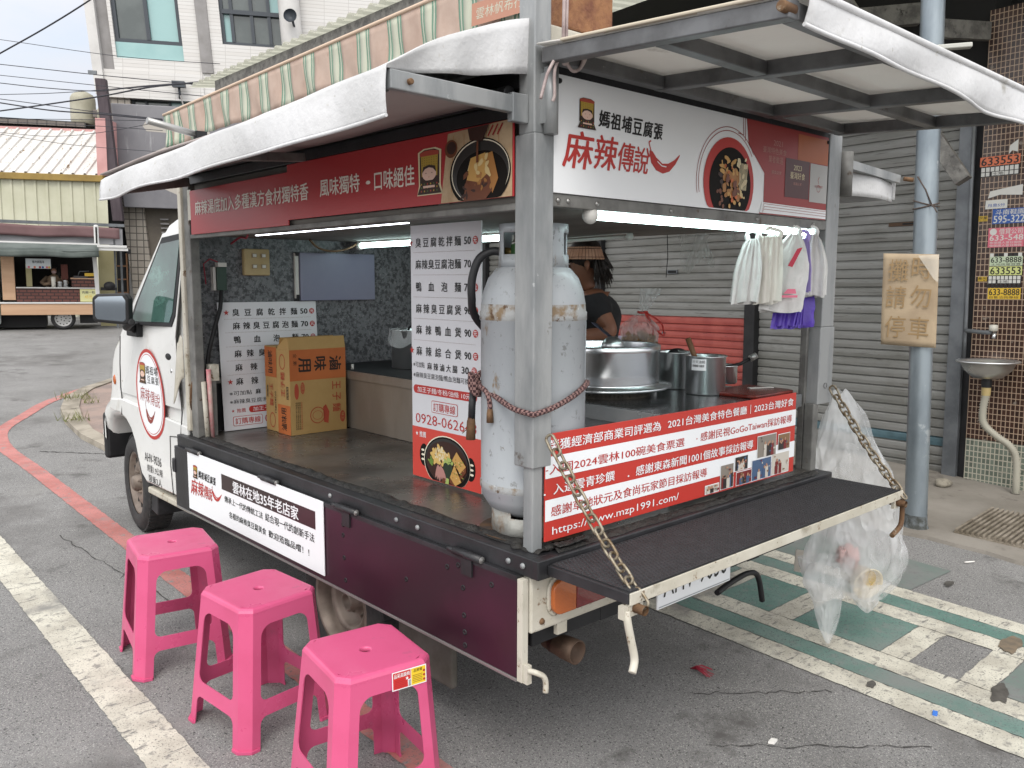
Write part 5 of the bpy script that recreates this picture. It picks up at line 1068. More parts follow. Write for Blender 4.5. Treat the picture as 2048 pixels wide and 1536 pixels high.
mb = MB(); mb.box((.62, 2.445, 1.373), (1.088, 2.4715, 1.628), M('lavender_panel', '#8f90a6', .5, c2='#8688a0', scale=2, k=.72)); mb.box((.595, 2.455, 1.385), (.617, 2.4715, 1.625), m_wplast); mb.box((.598, 2.45, 1.37), (.615, 2.471, 1.405), m_blk); mb.box((.598, 2.45, 1.61), (.615, 2.471, 1.63), m_blk); part('wall_panel', mb, trk, bevel=.002)
# ---- ceiling and canopy box
mb = MB(); mb.box((.01, .045, 1.695), (LX-.01, 2.465, 1.712), m_ceil); part('ceiling', mb, trk)
mb = MB(); mb.box((.0, .07, 1.675), (.028, 2.36, 1.6945), m_galv_old); mb.box((.06, .0, 1.685), (LX-.006, .03, 1.7215), m_galv_old); mb.box((.0, .07, 1.925), (.03, 2.36, 1.965), m_bpaint); mb.box((.0, .065, 2.0), (.04, 2.36, 2.06), m_bpaint); mb.box((.065, .004, 2.035), (LX-.006, .05, 2.085), m_bpaint)
mb.tube([(-.018, .08, 1.985), (-.018, 2.36, 1.985)], .022, m_bpaint, 12); part('canopy_frame', mb, trk, bevel=.003)
mb = MB(); mb.grid(lambda u, v: (.02+1.57*u, .03+2.43*v, 2.11+.075*sin(pi*u)**.7), 14, 10, m_tarp); mb.box((.03, .07, 1.72), (.045, 2.36, 2.04), m_ceil); mb.box((.05, .033, 1.72), (LX-.02, .043, 2.05), m_ceil); mb.box((LX-.03, .05, 1.72), (LX-.01, 2.45, 2.1), m_ceil); part('roof', mb, trk)
# rear sign
mb = MB(); mb.box((.066, -.006, 1.722), (1.583, -.001, 2.038), m_signw); rs = part('rear_sign', mb, trk, bevel=.001)
W_, H_ = 1.517, .316
mb = MB(); ar = Art((.066, -.0065, 1.722), (1, 0, 0), (0, 0, 1), (0, -1, 0), mb)
c_dr = M('picture_dark_red', '#9c2a28', .4, k=.8); c_bw = M('picture_black', '#14100e', .6, spec=.2); c_or = M('picture_orange', '#b5602f', .45, k=.8); c_dk2 = M('picture_maroon', '#4e1a1c', .4, k=.8); c_lg = M('picture_grey', '#b7b6b4', .45, k=.8)
shop_logo(ar, .020*W_, .20*H_, .352*W_, .66*H_, 1); part('shop_logo', mb, rs); mb = MB(); ar.mb = mb
ar.poly([(.618*W_, H_), (.629*W_, .73*H_), (.70*W_, .45*H_), (.70*W_, .13*H_), (.683*W_, 0.0), (W_, 0), (W_, H_)], c_dr, 1)
ar.disc(.552*W_, .30*H_, .134*W_*1.0, m_redt, 1.5, n=48) if False else None
def clipdisc(cx, cy, r, m, l, n=44):
    pts = [(cx+r*cos(2*pi*i/n), max(.012*H_, cy+r*sin(2*pi*i/n))) for i in range(n)]; ar.poly(pts, m, l)
clipdisc(.556*W_, .29*H_, .150, m_redt, 2); clipdisc(.560*W_, .27*H_, .124, c_bw, 3)
for rr_ in (.170, .182): ar.ring(.553*W_, .29*H_, rr_, rr_+.0025, c_dr, 1, 1, .62, pi+.25, 40)
ar.line([(.604*W_, H_), (.607*W_, .82*H_), (.585*W_, .83*H_)], .003, c_dr, 1); ar.line([(.612*W_, H_), (.615*W_, .76*H_)], .003, c_dr, 1)
def foods(ar, specs, l0, rng, clip=0):
    for i, (cx, cy, rx, ry, c, n) in enumerate(specs):
        for j in range(n):
            a = rng.uniform(0, pi); x, y = cx+rng.uniform(-rx, rx), cy+rng.uniform(-ry, ry); s = rng.uniform(.5, 1)
            ar.disc(x, max(clip+.006, y), max(.004, rx*.34*s), c, l0+i*.5+j*.03, max(.003, ry*.30*s), 9, a, .25, rng)
F = {k_: M('food_'+k_, h, .45, k=.85) for k_, h in dict(tofu='#c79a55', pale='#d9c08a', cream='#e3d4ae', brown='#6d3a1f', dark='#36190f', orange='#c9662a', green='#6c8a3a', lgreen='#a5b766', noodle='#dcb76c', pink='#b5837a', tan='#a8743c', hl='#efe6cf').items()}
rg = random.Random(3)
fx, fy = .560*W_, .29*H_
foods(ar, [(fx-.06, fy+.01, .04, .03, F['dark'], 6), (fx-.05, fy-.055, .03, .03, F['brown'], 6), (fx-.02, fy+.06, .045, .025, F['tofu'], 16), (fx-.0, fy+.0, .06, .05, F['tan'], 14), (fx+.06, fy+.04, .03, .05, F['cream'], 12), (fx+.015, fy+.055, .02, .03, F['tofu'], 5), (fx+.0, fy-.0, .05, .03, F['tan'], 10), (fx+.03, fy-.03, .03, .03, F['orange'], 6), (fx-.005, fy-.06, .03, .025, F['tofu'], 6), (fx+.06, fy-.05, .025, .03, F['pale'], 6), (fx-.02, fy+.03, .03, .03, F['orange'], 5), (fx+.02, fy-.01, .05, .04, F['brown'], 5)], 5, rg)
for i in range(7): ar.line([(fx+.05+.006*i, fy-.02), (fx+.045+.008*i, fy+.07)], .0035, F['cream'], 11)
ar.rect(.848*W_, .665*H_, W_-.002, .965*H_, c_or, 2); ar.rect(.792*W_, .222*H_, .907*W_, .665*H_, c_dk2, 3); ar.rect(.911*W_, .20*H_, W_-.002, .655*H_, c_lg, 3)
ar.text('2021', .735*W_, .775*H_, .775*W_, .835*H_, F['pink'], 2, 0); ar.text('臺灣特色美食', .69*W_, .68*H_, .795*W_, .75*H_, F['pink'], 2, 0); ar.text('業者徵選', .715*W_, .58*H_, .78*W_, .66*H_, F['pink'], 2, 0); ar.text('獲獎店家', .73*W_, .46*H_, .775*W_, .50*H_, F['pink'], 2, 0)
ar.text('2023', .83*W_, .54*H_, .868*W_, .60*H_, F['cream'], 4, 0); ar.text('臺灣好食', .815*W_, .44*H_, .885*W_, .52*H_, F['cream'], 4, 0); ar.text('優選店家', .83*W_, .37*H_, .87*W_, .405*H_, F['pink'], 4, 0)
ar.ring(.955*W_, .37*H_, .012, .014, c_dr, 4); ar.line([(.955*W_, .43*H_), (.951*W_, .47*H_), (.957*W_, .51*H_)], .003, c_dr, 4); ar.text('GOURMET', .935*W_, .38*H_, .976*W_, .405*H_, c_dr, 5, 0)
ar.poly([(.684*W_, .004), (.694*W_, .13*H_), (W_-.001, .12*H_), (W_-.001, .004)], m_signw, 3)
for i in range(3): ar.line([(.694*W_+.006*i, .02*i*.4), (.70*W_+.005*i, (.115-.03*i)*H_), (W_, (.105-.03*i)*H_)], .0016, c_dr, 4)
part('food_picture', mb, rs)
for x in (.09, .13, .25, .6, 1.1, 1.5): mb = MB(); mb.lathe([(.007, 0), (.006, .004), (0, .005)], (x, -.001, 1.703), m_steel_edge, (0, -1, 0), 10); part('screw', mb, rs)
for x, z in ((.085, 2.02), (1.575, 2.02)): mb = MB(); mb.lathe([(.008, 0), (.006, .005), (0, .006)], (x, -.0065, z), m_blk, (0, -1, 0), 10); part('screw', mb, rs)
# near side sign
mb = MB(); mb.box((-.012, .072, 1.712), (-.006, 1.36, 1.92), m_redd); mb.box((-.0115, 1.3605, 1.692), (-.006, 2.312, 1.893), m_redd); mb.box((-.009, 2.3125, 1.76), (-.006, 2.35, 1.90), m_paint_old); ss = part('side_sign', mb, trk, bevel=.001)
mb = MB(); ar = Art((-.0125, 2.31, 1.70), (0, -1, 0), (0, 0, 1), (-1, 0, 0), mb); W_, H_ = 2.235, .215
ar.text('麻辣湯底加入多種漢方食材獨特香', .025*W_, .36*H_, .498*W_, .66*H_, m_cream_t, 1, .03); ar.text('風味獨特', .535*W_, .38*H_, .655*W_, .67*H_, m_cream_t, 1, .03); ar.text('．', .672*W_, .47*H_, .685*W_, .53*H_, m_cream_t, 1, .03); ar.text('口味絕佳', .695*W_, .36*H_, .797*W_, .66*H_, m_cream_t, 1, .03)
part('lettering', mb, ss); mb = MB(); ar.mb = mb; emblem(ar, .832*W_, .52*H_, .62*H_, 1, F['cream']); part('emblem', mb, ss); mb = MB(); ar.mb = mb
c_tbl = M('picture_table', '#c3a988', .5, c2='#a98c69', scale=12, k=.8)
ar.poly([(.857*W_, .06*H_), (.873*W_, .99*H_), (W_, 1.02*H_), (W_, .06*H_)], c_tbl, 1)
for i in range(5): ar.line([(.885*W_+.05*i, .95*H_), (.88*W_+.055*i, .2*H_)], .002, F['tan'], 1.5)
def cdisc(cx, cy, rx, ry, m, l, n=40): ar.poly([(min(W_-.001, max(.858*W_, cx+rx*cos(2*pi*i/n))), min(1.0*H_, max(.062*H_, cy+ry*sin(2*pi*i/n)))) for i in range(n)], m, l)
bx_, by_ = .938*W_, .40*H_
cdisc(.880*W_, .78*H_, .030, .026, F['brown'], 2); cdisc(.881*W_, .79*H_, .022, .018, F['dark'], 3); cdisc(bx_, by_, .135, .098, c_bw, 4); cdisc(bx_+.002, by_+.004, .128, .090, F['hl'], 4.4); cdisc(bx_+.003, by_+.003, .125, .0875, M('picture_bowl_grey', '#2c2a29', .3), 4.8); cdisc(bx_+.01, by_-.012, .112, .074, c_bw, 5.2)
for q, m in (([(-.055, -.02), (-.035, .045), (.03, .055), (.045, .0), (.0, -.03)], F['tofu']), ([(-.07, -.075), (-.055, -.015), (.0, -.025), (.045, .0), (.06, -.05), (.03, -.075)], F['brown']), ([(.035, .0), (.03, .05), (.06, .055), (.085, -.02), (.06, -.06)], F['tan']), ([(-.05, .01), (-.035, .045), (.03, .055), (.025, .02)], F['pale'])): ar.poly([(bx_+u, by_+w) for u, w in q], m, 6+.3*len(q))
foods(ar, [(bx_-.02, by_-.045, .05, .02, F['dark'], 7), (bx_+.03, by_-.03, .04, .03, F['tan'], 7), (bx_+.0, by_+.02, .05, .03, F['pale'], 6), (bx_-.03, by_-.03, .04, .03, F['brown'], 6)], 8, rg, .07*H_)
ar.poly([(bx_-.008, by_+.03), (bx_-.004, by_+.11), (bx_+.002, by_+.11), (bx_+.002, by_+.03)], F['brown'], 12); ar.poly([(bx_-.045, H_), (bx_-.035, by_+.095), (bx_+.02, by_+.085), (bx_+.05, H_)], F['dark'], 13)
for i in range(3): ar.line([(.955*W_+.02*i, .86*H_), (.965*W_+.02*i, .99*H_)], .006, c_dr, 3)
part('food_picture', mb, ss)
# red board closing the rear of the bed
mb = MB(); mb.box((.043, -.006, .738), (1.422, -.001, 1.051), m_red); rbd = part('rear_board', mb, trk, bevel=.001)
W_, H_ = 1.379, .313
mb = MB(); ar = Art((.043, -.0065, .738), (1, 0, 0), (0, 0, 1), (0, -1, 0), mb)
ar.rect(0, .590*H_, W_, .790*H_, m_signw, 1); ar.rect(0, .190*H_, W_, .390*H_, m_signw, 1)
def row(t, u0, u1, w, m, sz=.102, b=.02): ar.text(t, u0*W_, w*H_, u1*W_, (w+sz)*H_, m, 2, b)
row('榮獲經濟部商業司評選為', .008, .380, .842, m_signw); row('2021台灣美食特色餐廳｜2023台灣好食', .406, .984, .842, m_signw, .105)
row('．', .0, .008, .66, m_redt, .012); row('入圍2024雲林100碗美食票選', .011, .474, .622, m_redt, .096); row('感謝民視GoGoTaiwan採訪報導', .540, .979, .636, m_redt, .10)
row('．入選雲青珍饌', -.005, .217, .428, m_signw, .102); row('．感謝東森新聞1001個故事採訪報導', .262, .782, .42, m_signw, .104)
row('感謝草地狀元及食尚玩家節目採訪報導', .017, .573, .225, m_redt, .10); row('https://www.mzp1991.com/', .021, .457, .03, m_signw, .098, .0)
ar.rect(.523*W_, .667*H_, .527*W_, .682*H_, m_redt, 2)
part('lettering', mb, rbd); mb = MB(); ar.mb = mb
ph = [M('photo_%s' % n_, h, .4, k=.8) for n_, h in (('wall', '#8d857b'), ('dark', '#35302f'), ('shirt', '#7d2b2d'), ('blue', '#4d6485'), ('skin', '#b88d74'), ('light', '#cfc8bd'), ('wood', '#8a6b4d'))]
def photo(u0, w0, u1, w1, seed, bg):
    r_ = random.Random(seed); a0, b0, a1, b1 = u0*W_, w0*H_, u1*W_, w1*H_; ar.rect(a0, b0, a1, b1, m_signw, 3); e = .0025; ar.rect(a0+e, b0+e, a1-e, b1-e, ph[bg], 4)
    for i in range(5):
        x = r_.uniform(a0+.012, a1-.012); h = r_.uniform(.4, .62)*(b1-b0); w = min(.010, (a1-a0)*.12)
        ar.rect(max(a0+e, x-w), b0+e, min(a1-e, x+w), b0+h, ph[r_.choice((1, 2, 3, 5))], 5+i*.5); ar.disc(x, b0+h+.004, .0055, ph[4], 5.2+i*.5, .0065, 8)
    for i in range(6): x, y = r_.uniform(a0+.006, a1-.01), r_.uniform(b0+.006, b1-.01); ar.rect(x, y, min(a1-e, x+r_.uniform(.004, .014)), min(b1-e, y+r_.uniform(.003, .009)), ph[r_.randrange(7)], 8.2+i*.1)
photo(.565, .017, .627, .12, 1, 5); photo(.631, .022, .692, .31, 2, 0); photo(.696, .19, .759, .365, 3, 1); photo(.704, .017, .779, .182, 4, 2); photo(.802, .278, .899, .55, 5, 0); photo(.778, .017, .876, .275, 6, 3); photo(.908, .315, .972, .52, 7, 6); photo(.878, .022, .971, .29, 8, 5)
part('photo_prints', mb, rbd)
mb = MB(); mb.grid(lambda u, v: (.07+.13*u, -.012-.03*v+.006*noise.noise((u*5, v*3, 1)), .722+.012*noise.noise((u*6, v*5, 3))+.006), 10, 4, m_tar); part('torn_seal', mb, trk, solid=.003)
# lamps under the ceiling
def tube_lamp(p, q, lab, lit=True, r=.0135):
    p, q = V3(p), V3(q); d = (q-p).normalized(); mb = MB(); mb.bar(p+Vector((0, 0, .019)), q+Vector((0, 0, .019)), .03, .012, m_wplast); mb.ball(p, .024, m_wplast, 14, 8, (1, 1, 1.1)); mb.ball(q, .018, m_wplast, 12, 8, (1, 1, 1.1))
    lp = part('tube_lamp', mb, trk, label=lab); mb = MB(); mb.tube([p+d*.02, q-d*.015], r, m_light if lit else m_wplast, 14); part('tube', mb, lp)
tube_lamp((.245, .020, 1.672), (1.545, .020, 1.672), 'lit fluorescent tube under the rear sign'); tube_lamp((.95, 2.38, 1.672), (.93, 1.12, 1.672), 'lit fluorescent tube over the counter'); tube_lamp((1.50, 1.42, 1.68), (1.36, .80, 1.68), 'unlit tube along the far side', False, .008)
mb = MB(); mb.box((.112, .75, 1.680), (.128, 1.92, 1.6945), m_galv_old)
for i in range(58): mb.box((.114, .755+.02*i, 1.677), (.126, .768+.02*i, 1.6798), m_led)
part('led_strip', mb, trk)
mb = MB(); mb.tube(smooth_path([(.60, 2.3, 1.69), (.66, 2.32, 1.65), (.75, 2.33, 1.635), (.85, 2.35, 1.65), (.93, 2.38, 1.68)], 4), .006, m_rust, 6); mb.tube(smooth_path([(.1, 1.95, 1.69), (.16, 2.1, 1.675), (.2, 2.25, 1.685), (.22, 2.4, 1.66)], 4), .005, m_rd, 6); part('lamp_cable', mb, trk)
# ---- rear flap: steel frame, canvas, valance
FZ = lambda y: 2.070+.055*y      # drops gently outwards (y runs to -.73)
mb = MB()
def fbar(p, q, w=.04, h=.04): mb.bar(p, q, w, h, m_fbar)
m_fbar = M('flap_frame_steel', '#8f9092', .45, .5, c2='#6f6f70', scale=6, k=.55, spots=(('#5d4f42', 14, .64, .08), ('#b7b8b8', 20, .70, .05)))
for x in (.02, .49, 1.10, 1.61): mb.bar((x, -.022, FZ(-.02)), (x, -.735, FZ(-.735)), .038, .04, m_fbar)
for y in (-.045, -.385, -.715):
    for a, b in ((.0395, .4705), (.5095, 1.0805), (1.1195, 1.5905)): mb.bar((a, y, FZ(y)-.001), (b, y, FZ(y)-.001), .038, .036, m_fbar)
mb.tube([(.03, -.728, FZ(-.728)-.0), (-.02, -.728, FZ(-.728))], .012, m_rust, 10); mb.bar((-.003, -.10, FZ(-.1)+.027), (-.003, -.74, FZ(-.74)+.027), .016, .008, M('wood_strip', '#cdc2ae', .7, k=.8)); rf = part('rear_flap', mb, trk, bevel=.003)
mb = MB()
def canv(u, v):
    x = -.005+1.63*u; y = -.01-.74*v; bel = .0
    return (x, y, FZ(y)+.030-.006*sin(v*pi*2)**2+.006*sin(u*9)*sin(v*7))
mb.grid(canv, 30, 16, m_canvas); part('canvas', mb, rf, solid=.004)
mb = MB()
def val(u, v):
    x = .045+1.66*u; drop = .062+.036*u+.006*sin(u*14)
    return (x, -.752-.02*v*(1-v)+.010*sin(u*19+v*2)*v, FZ(-.75)+.036-drop*v-.02*u*v)
mb.grid(val, 50, 6, m_tarp); mb.tube([(.045+1.66*i/30, -.752, FZ(-.75)+.038) for i in range(31)], .008, m_tarp, 8)
mb.tube([V3(val(i/40, 1.0))+Vector((0, -.002, 0)) for i in range(41)], .0035, m_tarp, 6); part('valance', mb, rf, solid=.003)
# ---- near side flap: arms, board, tarp
mb = MB(); mb.bar((-.03, .035, 1.945), (-.455, .020, 1.945), .022, .045, m_galv); mb.bar((-.03, 2.28, 1.93), (-.44, 2.05, 1.845), .022, .04, m_galv_old); mb.bar((-.03, 1.2, 1.93), (-.44, 1.1, 1.885), .03, .03, m_galv_old)
mb.box((-.060, .022, 1.90), (-.003, .045, 1.975), m_galv); mb.tube([(-.40, .0, 1.945), (-.40, .025, 1.945)], .008, m_rust, 8); mb.bar((-.44, .05, 1.935), (-.44, 2.05, 1.845), .02, .022, m_galv_old); fl = part('side_flap', mb, trk, bevel=.003)
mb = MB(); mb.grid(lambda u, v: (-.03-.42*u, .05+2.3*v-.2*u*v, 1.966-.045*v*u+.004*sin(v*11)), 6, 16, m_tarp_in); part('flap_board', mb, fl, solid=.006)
mb = MB()
def tarp(u, v):      # u along the truck (0 rear), v from the roof ridge out and down the valance
    y0 = .03+2.40*u
    if v < .6:
        t = v/.6; x = .06-.525*t; y = y0-.32*t*u**1.3-.02*t; ze = 1.976-.04*y; zr = 2.085+.02*u+.10*max(0, 1-u/.07)**2; z = zr+(ze-zr)*t**1.1; z += (.008*sin(u*13+t*4)+.007*sin(u*29-t*6)+.005*sin(u*61+t*9))*t*(1-t)*3 + .022*max(0, 1-abs(u-.05)/.16)*sin(pi*t)
        if t < .25: z -= .0
    else:
        t = (v-.6)/.4; y = y0-.32*u**1.3-.02+.006*sin(u*23)*t; x = -.465-.010*sin(t*2)+.010*sin(u*21+1)*t; z = 1.976-.04*y-(.119-.016*y)*t+.004*sin(u*17+t*2)
    return (x, y, z)
mb.grid(tarp, 90, 26, m_tarp); mb.tube([V3(tarp(i/70, 1.0))+Vector((-.002, 0, .0)) for i in range(71)], .0035, m_tarp, 6); part('tarp_cover', mb, fl, solid=.003)
mb = MB()
def gable(u, v):        # cloth closing the near end between the tarp edge and the arm
    q = V3(tarp(0, u*.6)); b = Vector((q.x, .026, 1.968+.075*(1-u)**1.5)); r = q.lerp(b, v); r.y += .010*sin(u*17)*v-.004; return tuple(r)
mb.grid(gable, 30, 6, m_tarp); part('tarp_end', mb, fl, solid=.003)
mb = MB(); mb.tube([(-.30, 1.45, 2.005), (-.50, 1.44, 2.035)], .012, m_steel_edge, 10); mb.box((-.33, 1.43, 1.98), (-.29, 1.46, 2.02), m_blk); part('gas_strut', mb, fl)
# ---- far side flap seen past the far post
mb = MB(); mb.bar((LX+.14, .08, 1.985), (LX+.80, .08, 1.955), .03, .035, m_galv); mb.tube([(LX+.80, .05, 1.955), (LX+.83, .02, 1.95)], .01, m_rust, 8); mb.bar((LX+.80, .08, 1.955), (LX+.80, 2.3, 1.93), .03, .03, m_galv_old); ff = part('far_flap', mb, trk)
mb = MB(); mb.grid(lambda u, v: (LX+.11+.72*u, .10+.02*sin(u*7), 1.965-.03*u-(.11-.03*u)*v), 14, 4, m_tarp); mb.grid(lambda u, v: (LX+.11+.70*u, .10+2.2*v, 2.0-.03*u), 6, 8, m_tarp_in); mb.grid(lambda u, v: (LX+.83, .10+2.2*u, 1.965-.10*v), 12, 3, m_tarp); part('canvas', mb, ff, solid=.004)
# rusty plate on the roof edge
mb = MB(); mb.box((.15, .05, 2.185), (.365, .10, 2.34), M('rusty_plate', '#a4744f', .8, .1, c2='#7d4e3a', scale=14, k=.66, bump=.006, bscale=55, spots=(('#b8a06b', 9, .60, .14), ('#a5483a', 5, .64, .10)))); mb.box((.10, .045, 2.13), (.6, .11, 2.183), m_paint_old); part('roof_plate', mb, trk, bevel=.006)
# ================================================================ THINGS ON AND AROUND THE TRUCK
# ---- pink plastic stools
m_pink = M('pink_plastic', '#df5f8c', .36, 0, c2='#d65782', scale=3, k=.74, rvar=.16, spots=(('#e58aa9', 6, .66, .14, (1, 1, 2)), ('#b8456c', 22, .70, .05), ('#b5637f', 7, .62, .12, (1, 1, .6)), ('#c98da3', 40, .69, .04, (3, 1, 1))))
def make_stool():
    t = thing('plastic_stool', 'pink plastic stool', 'stool', (0, 0, 0), ID, 'pink plastic stools beside the truck')
    H_, A1, A0, CH, LW = .480, .150, .185, .033, .030
    zt, zb1, zb0 = .418, .162, .108
    a_ = lambda z: A0+(A1-A0)*(z/.468)
    def o_(z, w):
        r = .040
        if z >= zt: return 0
        if z > zt-r: return w-(r-sqrt(max(0, r*r-(z-(zt-r))**2)))if z > zt-r else w
        if z > zb1+r*.8: return w
        r = .026
        if z >= zb1: return w-(r-sqrt(max(0, r*r-(max(0, zb1+r-z))**2)))if z < zb1+r else w
        if z >= zb0: return 0
        if z > zb0-r: return w-(r-sqrt(max(0, r*r-(z-(zb0-r))**2)))
        return w
    zs = [0.0, .012, .03, .06, .078, zb0-.026, zb0-.02, zb0-.013, zb0-.007, zb0-.003, zb0-.0005, zb0, .125, .145, zb1, zb1+.0005, zb1+.004, zb1+.009, zb1+.016, zb1+.026, .19, .23, .26, .30, .34, zt-.040, zt-.030, zt-.021, zt-.013, zt-.006, zt-.002, zt-.0003, zt, .43, .445, .458]
    seat, bars, legs = MB(), [MB() for _ in range(4)], [MB() for _ in range(4)]
    rot = lambda i: Matrix.Rotation(i*pi/2, 4, 'Z')
    for i in range(4):
        m = rot(i); P = lambda s, z: tuple(m @ Vector((s, -a_(z), z)))
        for z0, z1 in zip(zs, zs[1:]):
            e0, e1 = a_(z0)-CH, a_(z1)-CH; w0, w1 = e0-LW, e1-LW
            q0, q1 = o_(z0, w0), o_(z1, w1)
            if z0 >= zt-1e-6:       # apron
                seat.quad(P(-e0, z0), P(e0, z0), P(e1, z1), P(-e1, z1), m_pink)
                continue
            legs[i].quad(P(-e0, z0), P(-w0, z0), P(-w1, z1), P(-e1, z1), m_pink); legs[(i+1) % 4].quad(P(w0, z0), P(e0, z0), P(e1, z1), P(w1, z1), m_pink)
            tgt = seat if z0 > .33 else bars[i]
            if zb0-1e-6 <= z0 < zb1-1e-6: tgt.quad(P(-w0, z0), P(w0, z0), P(w1, z1), P(-w1, z1), m_pink)
            elif q0 < w0-1e-5 or q1 < w1-1e-5:
                for s in (-1, 1):
                    c = [P(s*w0, z0), P(s*q0, z0), P(s*q1, z1), P(s*w1, z1)]; tgt.quad(*(c if s < 0 else c[::-1]), m_pink)
        for z0, z1 in zip(zs, zs[1:]):      # chamfered corner between this side and the previous one
            pr = rot(i-1); c0 = m @ Vector((-(a_(z0)-CH), -a_(z0), z0)); c1 = m @ Vector((-(a_(z1)-CH), -a_(z1), z1)); d0 = pr @ Vector((a_(z0)-CH, -a_(z0), z0)); d1 = pr @ Vector((a_(z1)-CH, -a_(z1), z1))
            (seat if z0 >= zt-1e-6 else legs[i]).quad(tuple(d0), tuple(c0), tuple(c1), tuple(d1), m_pink)
        # little flared foot
        f = legs[i]; c = m @ Vector((-(A0-.016), -(A0-.016), 0)); mm = m
        q = [m @ Vector(v) for v in ((-(A0-CH-LW), -A0, 0), (-(A0-CH), -A0, 0))]; pr = rot(i-1); q2 = [pr @ Vector(v) for v in ((A0-CH, -A0, 0), (A0-CH-LW, -A0, 0))]
        pts = q+q2
        for p, r_ in zip(pts, pts[1:]): f.obox(p+Vector((0, 0, .0)), r_-p, (p+r_).normalized()*.008-Vector((0, 0, (p+r_).normalized().z*.008)), (0, 0, .008), m_pink)
    def octo(a, c, z): return [(-a+c, -a, z), (a-c, -a, z), (a, -a+c, z), (a, a-c, z), (a-c, a, z), (-a+c, a, z), (-a, a-c, z), (-a, -a+c, z)]
    rg_ = [octo(a_(.458), CH, .458), octo(.1505, CH, .468), octo(.147, CH-.001, .4755), octo(.1415, CH-.003, .4797), octo(.134, CH-.004, .4805)]
    ids = [seat.verts(r) for r in rg_]
    for a, b in zip(ids, ids[1:]):
        for j in range(8): seat.face((a+j, a+(j+1) % 8, b+(j+1) % 8, b+j), m_pink, False)
    n = 40
    def rim(a, c, z):       # octagon resampled to n points
        o = octo(a, c, z); out = []
        per = [0]
        for j in range(8): per.append(per[-1]+(V3(o[(j+1) % 8])-V3(o[j])).length)
        for j in range(n):
            s = (per[-1]*j/n); k_ = max(i for i in range(8) if per[i] <= s+1e-9); t = (s-per[k_])/(per[k_+1]-per[k_]); out.append(tuple(V3(o[k_]).lerp(V3(o[(k_+1) % 8]), t)))
        return out
    outer = rim(.134, CH-.004, .4805); oi = seat.verts(outer)
    ang = [math.atan2(p[1], p[0]) for p in outer]
    h1 = seat.verts([(.020*cos(t), .020*sin(t), .4795) for t in ang]); h2 = seat.verts([(.017*cos(t), .017*sin(t), .476) for t in ang]); h3 = seat.verts([(.0165*cos(t), .0165*sin(t), .463) for t in ang])
    for a, b in ((oi, h1), (h1, h2), (h2, h3)):
        for j in range(n): seat.face((a+j, a+(j+1) % n, b+(j+1) % n, b+j), m_pink, a != oi)
    part('seat', seat, t, solid=.0035, merge=True)
    for l in legs: part('leg', l, t, solid=.0035, merge=True)
    for b in bars: part('crossbar', b, t, solid=.0035, merge=True)
    return t
st = make_stool()
SP = [((-.385, 1.722), -9, 'pink plastic stool farthest from the viewer, beside the white lettered board'), ((-.335, 1.055), 7, 'middle pink plastic stool, between the other two stools'), ((-.300, .420), -7, 'nearest pink plastic stool, with a red and yellow sticker on its side')]
for i, ((x, y), a, lb) in enumerate(SP):
    mt = Matrix.Translation((x, y, .002)) @ Matrix.Rotation(radians(a), 4, 'Z')
    if i == 0: st.matrix_world = mt; st['label'] = lb
    else: s3 = dup(st, mt, lb)
mb = MB(); tl = (.186-.152)/.468; nn = Vector((0, -1, tl)).normalized(); uu = Vector((0, tl, 1)).normalized()
za = .414; O_ = Vector((.008, -(.186-(.034)*za/.468), za))+nn*.0028
ar = Art(O_, (1, 0, 0), uu, nn, mb); ar.rect(0, 0, .112, .055, m_signw, 0); ar.rect(.003, .003, .06, .052, M('label_red', '#c9302c', .4, k=.85), 1); ar.rect(.062, .003, .109, .052, M('label_yellow', '#e8c52e', .4, k=.85), 1)
ar.text('品采高級椅', .006, .036, .057, .049, m_signw, 2, .02); ar.text('品質優', .070, .040, .098, .049, m_ink, 2, 0)
for i in range(5): ar.rect(.008, .008+.005*i, .046, .0095+.005*i, m_redd, 2); ar.rect(.066, .010+.005*i, .098, .0112+.005*i, F['brown'], 2)
for i in range(6): ar.rect(.0525, .005+.003*i, .060, .0068+.003*i, m_ink, 2)
ar.rect(.0505, .004, .0618, .024, m_signw, 1.5); ar.star(.048, .029, .006, m_signw, 2)
for i in range(3): ar.disc(.104, .012+.013*i, .004, m_redd, 2, n=8)
part('label_sticker', mb, s3)

# ---- gas cylinder
m_gas = M('gas_cylinder_paint', '#b2b7bb', .42, .1, c2='#a3a8ad', scale=3, k=.68, bump=.0012, bscale=14, stretch=(1, 1, .5), spots=(('#8a7458', 9, .635, .05, (1, 1, .5)), ('#8d8f90', 34, .60, .06), ('#bcc0c1', 6, .62, .16, (1, 1, .3)), ('#6b5640', 46, .68, .03)))
m_gasb = M('rusty_weld_band', '#aeb0b0', .6, .1, c2='#8b765c', scale=16, k=.68, lo=.5, hi=.62, spots=(('#5f452c', 28, .56, .06), ('#d0d0cc', 40, .62, .05)), bump=.003, bscale=60)
m_gasr = M('rusty_cylinder_foot', '#b1b1ab', .7, 0, c2='#8c6a45', scale=11, k=.75, lo=.45, hi=.6, bump=.004, bscale=40, spots=(('#6b4527', 16, .58, .08),))
gx, gy, gz = .170, .179, .718
gc = thing('gas_cylinder', 'tall grey rust spotted gas cylinder standing behind the corner post of the truck bed', 'gas cylinder', (gx, gy, gz), TR)
mb = MB(); mb.lathe([(.05, .045), (.10, .055), (.135, .078), (.154, .108), (.159, .133), (.162, .138), (.162, .154), (.159, .158), (.159, .643), (.1625, .648), (.1625, .670), (.159, .675), (.158, .695), (.151, .733), (.136, .772), (.112, .800), (.085, .812), (.03, .820)], (gx, gy, gz), m_gas, n=64, mats=[m_gasb if i in (5, 6, 9, 10, 11) else m_gas for i in range(18)])
